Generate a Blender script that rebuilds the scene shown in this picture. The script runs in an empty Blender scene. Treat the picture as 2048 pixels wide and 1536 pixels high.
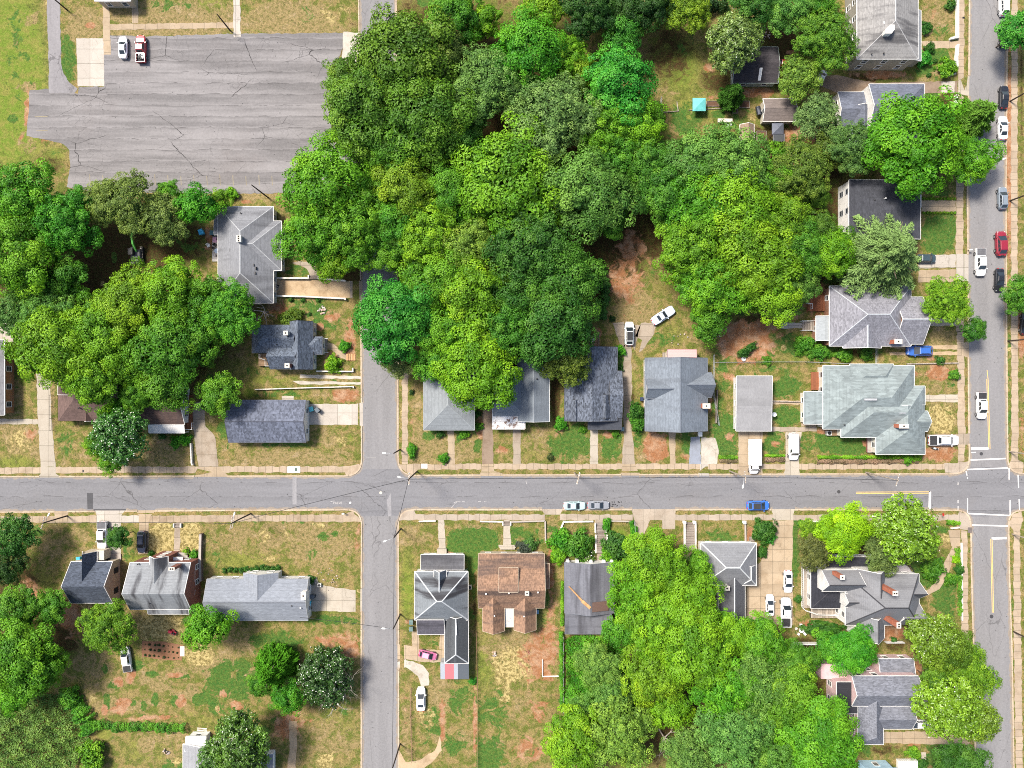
import bpy, math, random
import numpy as np
from mathutils import Vector, Matrix
R_ = math.radians
S, H = 0.11, 160.0            # metres per photo pixel on the ground, camera height
scene = bpy.context.scene
COL = scene.collection
def P(px, py, z=0.0):
    k = S * (H - z) / H
    return Vector(((px - 1024) * k, (768 - py) * k, z))
# ------------------------------------------------------------------ nodes
def nd(nt, t, ins=None, **props):
    n = nt.nodes.new(t)
    for k, v in props.items(): setattr(n, k, v)
    for k, v in (ins or {}).items():
        i = n.inputs[k]
        if isinstance(v, bpy.types.NodeSocket): nt.links.new(v, i)
        else: i.default_value = v
    return n
def mixc(nt, f, a, b, blend='MIX'):
    def c(v): return v if isinstance(v, bpy.types.NodeSocket) else (*v[:3], 1)
    n = nt.nodes.new('ShaderNodeMix'); n.data_type = 'RGBA'; n.blend_type = blend
    for i, v in ((0, f), (6, c(a)), (7, c(b))):
        if isinstance(v, bpy.types.NodeSocket): nt.links.new(v, n.inputs[i])
        else: n.inputs[i].default_value = v
    return n.outputs[2]
def mth(nt, op, a, b=0.0, c=0.0, clamp=False):
    n = nd(nt, 'ShaderNodeMath', {0: a, 1: b, 2: c}, operation=op); n.use_clamp = clamp
    return n.outputs[0]
def sstep(nt, v, lo, hi):
    n = nd(nt, 'ShaderNodeMapRange', {'Value': v, 'From Min': lo, 'From Max': hi}, interpolation_type='SMOOTHSTEP')
    return n.outputs['Result']
def pos(nt, sx=1, sy=1, sz=1):
    g = nd(nt, 'ShaderNodeNewGeometry').outputs['Position']
    if (sx, sy, sz) == (1, 1, 1): return g
    return nd(nt, 'ShaderNodeVectorMath', {0: g, 1: (sx, sy, sz)}, operation='MULTIPLY').outputs[0]
def noise(nt, v, scale, detail=3, rough=.55, dist=0.0):
    return nd(nt, 'ShaderNodeTexNoise', {'Vector': v, 'Scale': scale, 'Detail': detail, 'Roughness': rough, 'Distortion': dist}).outputs[0]
def voro(nt, v, scale, feature='F1', out='Distance', rnd=1.0):
    return nd(nt, 'ShaderNodeTexVoronoi', {'Vector': v, 'Scale': scale, 'Randomness': rnd}, feature=feature).outputs[out]
def newmat(name, rough=.85, spec=.3):
    m = bpy.data.materials.new(name); m.use_nodes = True
    nt = m.node_tree; b = nt.nodes['Principled BSDF']
    b.inputs['Roughness'].default_value = rough
    b.inputs['Specular IOR Level'].default_value = spec
    return m, nt, b
def bump(nt, b, h, strength=.3, dist=.05):
    n = nd(nt, 'ShaderNodeBump', {'Height': h, 'Strength': strength, 'Distance': dist})
    nt.links.new(n.outputs[0], b.inputs['Normal'])
def setc(nt, b, c): nt.links.new(c, b.inputs['Base Color'])
_mc = {}
def flat(name, c, rough=.6, metal=0., var=.15, scale=1.5):
    """plain painted / metal / plastic surface with a little dirt variation"""
    k = (name, c, rough, metal)
    if k in _mc: return _mc[k]
    m, nt, b = newmat(name, rough)
    tc = nd(nt, 'ShaderNodeTexCoord').outputs['Object']
    n = noise(nt, tc, scale, 4)
    setc(nt, b, mixc(nt, sstep(nt, n, .3, .75), tuple(x*(1-var) for x in c), tuple(min(1, x*(1+var*.6)) for x in c)))
    b.inputs['Metallic'].default_value = metal
    _mc[k] = m; return m
def concrete(name, c, jx=0., jy=0., dirt=.5, patch=0.):
    m, nt, b = newmat(name, .9, .2)
    p = pos(nt)
    n1 = noise(nt, p, .35, 5, .65); n2 = noise(nt, p, 3.5, 4, .6)
    d = tuple(x*y for x, y in zip(c, (.62, .56, .5)))
    col = mixc(nt, mth(nt, 'MULTIPLY', sstep(nt, n1, .42, .72), dirt), c, d)
    col = mixc(nt, mth(nt, 'MULTIPLY', sstep(nt, n2, .5, .8), .45), col, d)
    if patch:
        ln = noise(nt, p, 9, 3, .6)
        col = mixc(nt, mth(nt, 'MULTIPLY', sstep(nt, ln, .62, .68), patch), col, (.09, .075, .03))
    sep = nd(nt, 'ShaderNodeSeparateXYZ', {0: p})
    for j, o in ((jx, 0), (jy, 1)):
        if j:
            f = mth(nt, 'FRACT', mth(nt, 'DIVIDE', sep.outputs[o], j))
            ln = mth(nt, 'LESS_THAN', f, .075/j)
            # each slab its own tone
            cell = mth(nt, 'FLOOR', mth(nt, 'DIVIDE', sep.outputs[o], j))
            wn = nd(nt, 'ShaderNodeTexWhiteNoise', {'W': cell}, noise_dimensions='1D').outputs['Value']
            col = mixc(nt, mth(nt, 'MULTIPLY', wn, .38), col, tuple(x*.62 for x in c))
            col = mixc(nt, mth(nt, 'MULTIPLY', ln, .75), col, (.07, .06, .04))
    cr = voro(nt, nd(nt, 'ShaderNodeVectorMath', {0: p, 1: nd(nt, 'ShaderNodeTexNoise', {'Vector': p, 'Scale': .6}).outputs[1]}, operation='ADD').outputs[0], .33, 'DISTANCE_TO_EDGE')
    col = mixc(nt, mth(nt, 'MULTIPLY', mth(nt, 'LESS_THAN', cr, .007), .3), col, (.1, .085, .06))
    setc(nt, b, col); bump(nt, b, n2, .2)
    return m
def asphalt(name, base, along='x', bands=.35, cracks=.6, cscale=.11, warm=(.15, .135, .125), seams=0., sw=1.):
    m, nt, b = newmat(name, .92, .2)
    p = pos(nt)
    st = pos(nt, .035, .45, 1) if along == 'x' else pos(nt, .45, .035, 1)
    n_b = noise(nt, st, 1, 5, .6, .2)
    n_l = noise(nt, p, .07, 4, .6)
    n_f = noise(nt, p, 2.2, 5, .7)
    n_g = nd(nt, 'ShaderNodeTexNoise', {'Vector': p, 'Scale': 22, 'Detail': 2}).outputs[0]
    lo = tuple(x*.68 for x in base); hi = tuple(min(1, x*1.32) for x in base)
    col = mixc(nt, mth(nt, 'MULTIPLY', sstep(nt, n_b, .33, .68), 1), tuple(x*(1-bands*.75) for x in base), tuple(x*(1+bands) for x in base))
    col = mixc(nt, mth(nt, 'MULTIPLY', sstep(nt, n_l, .5, .75), .5), col, warm)
    col = mixc(nt, .35, col, mixc(nt, sstep(nt, n_f, .3, .7), lo, hi))
    col = mixc(nt, .18, col, mixc(nt, sstep(nt, n_g, .35, .65), lo, hi))
    wv = nd(nt, 'ShaderNodeVectorMath', {0: p, 1: nd(nt, 'ShaderNodeTexNoise', {'Vector': p, 'Scale': .5, 'Detail': 5}).outputs[1]}, operation='ADD').outputs[0]
    wv2 = nd(nt, 'ShaderNodeVectorMath', {0: wv, 1: (.45, 1, 1) if along == 'x' else (1, .45, 1)}, operation='MULTIPLY').outputs[0]
    cr = voro(nt, wv2, cscale, 'DISTANCE_TO_EDGE')
    msk = mth(nt, 'MULTIPLY', sstep(nt, noise(nt, p, .09, 2), .46, .6), cracks)
    col = mixc(nt, mth(nt, 'MULTIPLY', sstep(nt, cr, .0065, .002), msk), col, (.03, .028, .028))
    cr2 = voro(nt, wv, cscale*2.6, 'DISTANCE_TO_EDGE')
    col = mixc(nt, mth(nt, 'MULTIPLY', sstep(nt, cr2, .012, .004), mth(nt, 'MULTIPLY', msk, .5)), col, (.035, .033, .033))
    if seams:
        sp = nd(nt, 'ShaderNodeSeparateXYZ', {0: p})
        q = mth(nt, 'DIVIDE', mth(nt, 'ADD', sp.outputs[1], mth(nt, 'MULTIPLY', mth(nt, 'SUBTRACT', noise(nt, p, .16, 5, .65), .5), 1.5)), seams)
        fr = mth(nt, 'FRACT', q)
        mk = noise(nt, nd(nt, 'ShaderNodeVectorMath', {0: p, 1: (.09, .4, 1)}, operation='MULTIPLY').outputs[0], 1, 3)
        col = mixc(nt, mth(nt, 'MULTIPLY', sstep(nt, fr, .2, .02), mth(nt, 'MULTIPLY', sstep(nt, mk, .4, .6), .6*sw)), col, tuple(min(1, x*1.5) for x in base))
        col = mixc(nt, mth(nt, 'MULTIPLY', sstep(nt, fr, .72, .98), mth(nt, 'MULTIPLY', sstep(nt, mk, .58, .4), .55*sw)), col, tuple(x*.5 for x in base))
        col = mixc(nt, mth(nt, 'MULTIPLY', mth(nt, 'LESS_THAN', fr, .045), mth(nt, 'MULTIPLY', sstep(nt, noise(nt, p, .3, 3), .48, .56), .8*(sw+1)/2)), col, (.045, .042, .042))
    spot = voro(nt, p, .55)
    col = mixc(nt, mth(nt, 'MULTIPLY', sstep(nt, spot, .09, .05), .75), col, (.045, .045, .045))
    setc(nt, b, col); bump(nt, b, n_f, .12)
    return m
def shingle(name, c, speck=.35, streak=0., along='x', tone=None, tile=1.7, light=None):
    """asphalt shingle: tab-to-tab tone changes, courses, optional algae streaks down the slope"""
    m, nt, b = newmat(name, .9, .2)
    p = pos(nt)
    # tab cells
    v = nd(nt, 'ShaderNodeVectorMath', {0: p, 1: (1.1, 2.6, 2.6) if along == 'x' else (2.6, 1.1, 2.6)}, operation='MULTIPLY').outputs[0]
    vc = voro(nt, v, 1.05*tile, out='Color')
    g = nd(nt, 'ShaderNodeSeparateColor', {0: vc}).outputs[0]
    n1 = noise(nt, p, .22, 4, .6); n2 = noise(nt, p, 6, 3, .6)
    lo = tuple(x*(1-speck*.8) for x in c); hi = tuple(min(1, x*(1+speck)) for x in c)
    col = mixc(nt, g, lo, hi)
    col = mixc(nt, mth(nt, 'MULTIPLY', sstep(nt, n2, .35, .7), .35), col, hi)
    col = mixc(nt, mth(nt, 'MULTIPLY', sstep(nt, n1, .4, .7), .3), col, tone or tuple(x*.72 for x in c))
    sep = nd(nt, 'ShaderNodeSeparateXYZ', {0: p})
    cf = mth(nt, 'FRACT', mth(nt, 'MULTIPLY', sep.outputs[2], 3.1))
    col = mixc(nt, mth(nt, 'MULTIPLY', sstep(nt, cf, .3, .08), .28), col, tuple(x*.55 for x in c))
    if streak:
        sv = pos(nt, .55, .07, .12) if along == 'x' else pos(nt, .07, .55, .12)
        ns = noise(nt, sv, 1, 4, .55)
        col = mixc(nt, mth(nt, 'MULTIPLY', sstep(nt, ns, .47, .66), streak), col, (.032, .031, .035))
        col = mixc(nt, mth(nt, 'MULTIPLY', sstep(nt, ns, .42, .25), streak*.6), col, light or tuple(min(1, x*1.55) for x in c))
    setc(nt, b, col); bump(nt, b, g, .35, .03)
    return m
def siding(name, c, course=.22, vert=False):
    m, nt, b = newmat(name, .7)
    p = pos(nt)
    sep = nd(nt, 'ShaderNodeSeparateXYZ', {0: p})
    q = sep.outputs[2] if not vert else mth(nt, 'ADD', sep.outputs[0], sep.outputs[1])
    f = mth(nt, 'FRACT', mth(nt, 'DIVIDE', q, course))
    n = noise(nt, p, .8, 4)
    col = mixc(nt, sstep(nt, n, .35, .75), c, tuple(x*.8 for x in c))
    col = mixc(nt, mth(nt, 'MULTIPLY', mth(nt, 'LESS_THAN', f, .14), .45), col, tuple(x*.5 for x in c))
    setc(nt, b, col); bump(nt, b, f, .4, .02)
    return m
def brickmat(name, c, mortar=(.3, .27, .24)):
    m, nt, b = newmat(name, .9, .2)
    p = pos(nt)
    sep = nd(nt, 'ShaderNodeSeparateXYZ', {0: p})
    v = nd(nt, 'ShaderNodeCombineXYZ', {0: mth(nt, 'ADD', sep.outputs[0], sep.outputs[1]), 1: sep.outputs[2], 2: 0.}).outputs[0]
    br = nd(nt, 'ShaderNodeTexBrick', {'Vector': v, 'Color1': (*c, 1), 'Color2': (*[x*.62 for x in c], 1), 'Mortar': (*mortar, 1),
            'Scale': 3.2, 'Mortar Size': .012, 'Brick Width': .7, 'Row Height': .24}).outputs[0]
    n = noise(nt, p, 1.2, 4)
    setc(nt, b, mixc(nt, mth(nt, 'MULTIPLY', sstep(nt, n, .45, .75), .4), br, tuple(x*.5 for x in c)))
    return m
def planks(name, c, w=.16, along='x'):
    m, nt, b = newmat(name, .85, .2)
    p = pos(nt); sep = nd(nt, 'ShaderNodeSeparateXYZ', {0: p})
    q = sep.outputs[1] if along == 'x' else sep.outputs[0]
    t = mth(nt, 'DIVIDE', q, w)
    wn = nd(nt, 'ShaderNodeTexWhiteNoise', {'W': mth(nt, 'FLOOR', t)}, noise_dimensions='1D').outputs['Value']
    col = mixc(nt, wn, tuple(x*.65 for x in c), tuple(min(1, x*1.3) for x in c))
    col = mixc(nt, mth(nt, 'MULTIPLY', sstep(nt, noise(nt, p, 2, 4), .45, .75), .5), col, tuple(x*.5 for x in c))
    col = mixc(nt, mth(nt, 'LESS_THAN', mth(nt, 'FRACT', t), .12), col, tuple(x*.25 for x in c))
    setc(nt, b, col); return m
def ribbed(name, c, w=.25, along='x', rough=.45, rust=.25):
    """corrugated metal sheet"""
    m, nt, b = newmat(name, rough, .5)
    p = pos(nt); sep = nd(nt, 'ShaderNodeSeparateXYZ', {0: p})
    q = sep.outputs[0] if along == 'x' else sep.outputs[1]
    f = mth(nt, 'PINGPONG', mth(nt, 'DIVIDE', q, w), .5)
    n = noise(nt, p, .9, 5, .65)
    col = mixc(nt, mth(nt, 'MULTIPLY', sstep(nt, f, .38, .5), .5), c, tuple(x*.55 for x in c))
    col = mixc(nt, mth(nt, 'MULTIPLY', sstep(nt, n, .55, .75), rust), col, (.16, .1, .07))
    setc(nt, b, col); bump(nt, b, f, .5, .04); return m
# ------------------------------------------------------------------ mesh helpers
class MB:
    """collects faces for ONE mesh object; material index per face"""
    def __init__(s): s.v = []; s.f = []; s.mi = []
    def face(s, pts, mi=0):
        b = len(s.v); s.v += [tuple(p) for p in pts]; s.f.append(tuple(range(b, b+len(pts)))); s.mi.append(mi)
    def mesh(s, v, f, mi=0):
        b = len(s.v); s.v += [tuple(p) for p in v]
        for q in f: s.f.append(tuple(i+b for i in q)); s.mi.append(mi)
    def box(s, a, c, mi=0, M=None, bev=0.):
        x0, y0, z0 = a; x1, y1, z1 = c
        if bev:
            e = bev
            ring = lambda z, i: [(x0+i, y0+i, z), (x1-i, y0+i, z), (x1-i, y1-i, z), (x0+i, y1-i, z)]
            v = ring(z0, 0) + ring(z1-e, 0) + ring(z1, e)
            f = [(3, 2, 1, 0), (8, 9, 10, 11)]
            for k in (0, 4):
                for i in range(4): f.append((k+i, k+(i+1) % 4, k+4+(i+1) % 4, k+4+i))
        else:
            v = [(x0, y0, z0), (x1, y0, z0), (x1, y1, z0), (x0, y1, z0), (x0, y0, z1), (x1, y0, z1), (x1, y1, z1), (x0, y1, z1)]
            f = [(3, 2, 1, 0), (4, 5, 6, 7), (0, 1, 5, 4), (1, 2, 6, 5), (2, 3, 7, 6), (3, 0, 4, 7)]
        if M is not None: v = [tuple(M @ Vector(p)) for p in v]
        s.mesh(v, f, mi)
    def obox(s, c, hx, hy, z0, z1, ang=0, mi=0):
        s.box((-hx, -hy, z0), (hx, hy, z1), mi, Matrix.Translation((c[0], c[1], 0)) @ Matrix.Rotation(ang, 4, 'Z'))
    def prism(s, pts, z0, z1, mi=0):
        n = len(pts)
        v = [(p[0], p[1], z0) for p in pts] + [(p[0], p[1], z1) for p in pts]
        a = sum(pts[i][0]*pts[(i+1) % n][1]-pts[(i+1) % n][0]*pts[i][1] for i in range(n))
        idx = list(range(n)) if a > 0 else list(range(n-1, -1, -1))
        f = [tuple(n+i for i in idx), tuple(reversed(idx))]
        for k in range(n):
            i, j = idx[k], idx[(k+1) % n]; f.append((i, j, n+j, n+i))
        s.mesh(v, f, mi)
    def tube(s, pts, rad, n=8, mi=0, cap=True):
        pts = [Vector(p) for p in pts]
        if not hasattr(rad, '__len__'): rad = [rad]*len(pts)
        rings = []
        for i, p in enumerate(pts):
            d = (pts[min(i+1, len(pts)-1)]-pts[max(i-1, 0)]).normalized()
            u = d.cross(Vector((0, 0, 1)))
            if u.length < 1e-3: u = Vector((1, 0, 0))
            u.normalize(); w = d.cross(u)
            rings.append([p+(u*math.cos(a)+w*math.sin(a))*rad[i] for a in (2*math.pi*k/n for k in range(n))])
        v = [q for r in rings for q in r]; f = []
        for i in range(len(rings)-1):
            for k in range(n):
                a, b2 = i*n+k, i*n+(k+1) % n; f.append((a, a+n, b2+n, b2))
        if cap: f.append(tuple(range(n))); f.append(tuple(reversed(range((len(rings)-1)*n, len(rings)*n))))
        s.mesh(v, f, mi)
    def lathe(s, prof, c=(0, 0, 0), n=14, mi=0):
        """profile [(r,z)...] revolved round z"""
        v = []; f = []
        for r, z in prof:
            for k in range(n):
                a = 2*math.pi*k/n; v.append((c[0]+r*math.cos(a), c[1]+r*math.sin(a), c[2]+z))
        for i in range(len(prof)-1):
            for k in range(n):
                a, b2 = i*n+k, i*n+(k+1) % n; f.append((a, b2, b2+n, a+n))
        f.append(tuple(reversed(range(n)))); f.append(tuple(range((len(prof)-1)*n, len(prof)*n)))
        s.mesh(v, f, mi)
    def data(s, name, mats):
        me = bpy.data.meshes.new(name); me.from_pydata(s.v, [], s.f)
        for m in (mats if isinstance(mats, (list, tuple)) else [mats]): me.materials.append(m)
        if any(s.mi): me.polygons.foreach_set('material_index', s.mi)
        me.update(); return me
    def build(s, name, mats, parent=None, smooth=False):
        o = bpy.data.objects.new(name, s.data(name, mats)); COL.objects.link(o)
        if parent: o.parent = parent
        if smooth: o.data.polygons.foreach_set('use_smooth', [True]*len(o.data.polygons))
        return o
def tag(o, label=None, cat=None, group=None, kind=None):
    if label: o['label'] = label
    if cat: o['category'] = cat
    if group: o['group'] = group
    if kind: o['kind'] = kind
    return o
def empty(name, loc, rz=0., label=None, cat=None, group=None):
    o = bpy.data.objects.new(name, None); COL.objects.link(o)
    o.location = loc; o.rotation_euler = (0, 0, rz); o.empty_display_size = .5
    return tag(o, label, cat, group)
def copy_tree(o, parent=None):
    c = o.copy(); COL.objects.link(c)
    if parent: c.parent = parent
    for ch in list(o.children): copy_tree(ch, c)
    return c
def in_poly(pts, x, y):
    ins = False; j = len(pts)-1
    for i in range(len(pts)):
        xi, yi = pts[i][0], pts[i][1]; xj, yj = pts[j][0], pts[j][1]
        if (yi > y) != (yj > y) and x < (xj-xi)*(y-yi)/(yj-yi)+xi: ins = not ins
        j = i
    return ins
# ------------------------------------------------------------------ ground, streets, paving
rng = random.Random(7); nr = np.random.default_rng(11)
def rounded(pts):
    out = []
    n = len(pts)
    for i, p in enumerate(pts):
        r = p[2] if len(p) > 2 else 0
        if not r: out.append((p[0], p[1])); continue
        a = Vector(pts[i-1][:2]); b = Vector(p[:2]); c = Vector(pts[(i+1) % n][:2])
        d1 = (a-b).normalized(); d2 = (c-b).normalized()
        s0 = b+d1*r; s1 = b+d2*r
        for k in range(9):
            t = k/8; out.append(tuple((1-t)**2*s0+2*t*(1-t)*b+t*t*s1))
    return out
F_ = 12000
BLK = {
 'A': rounded([(-F_, 975), (-F_, -F_), (716, -F_), (719, 0), (723, 570), (725, 953, 36)]),
 'B': rounded([(791, -F_), (1945, -F_), (1940, 0), (1936, 384), (1938, 800), (1940, 949, 36), (1700, 949), (795, 952, 36), (794, 570), (791, 0)]),
 'C': rounded([(2016, -F_), (F_, -F_), (F_, 946), (2014, 948, 32), (2012, 768), (2010, 384), (2013, 0)]),
 'D': rounded([(-F_, 1036), (0, 1023), (500, 1019), (725, 1018, 34), (724, 1152), (723, F_), (-F_, F_)]),
 'E': rounded([(795, 1018, 34), (1600, 1018), (1942, 1019, 32), (1944, 1152), (1948, 1300), (1952, 1536), (1975, F_), (796, F_), (796, 1300)]),
 'F': rounded([(2015, 1019, 32), (F_, 1018), (F_, F_), (2045, F_), (2026, 1536), (2022, 1300), (2017, 1152)]),
}
def at_ground(px, py):
    return .10 if any(in_poly(b, px, py) for b in BLK.values()) else .0
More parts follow.
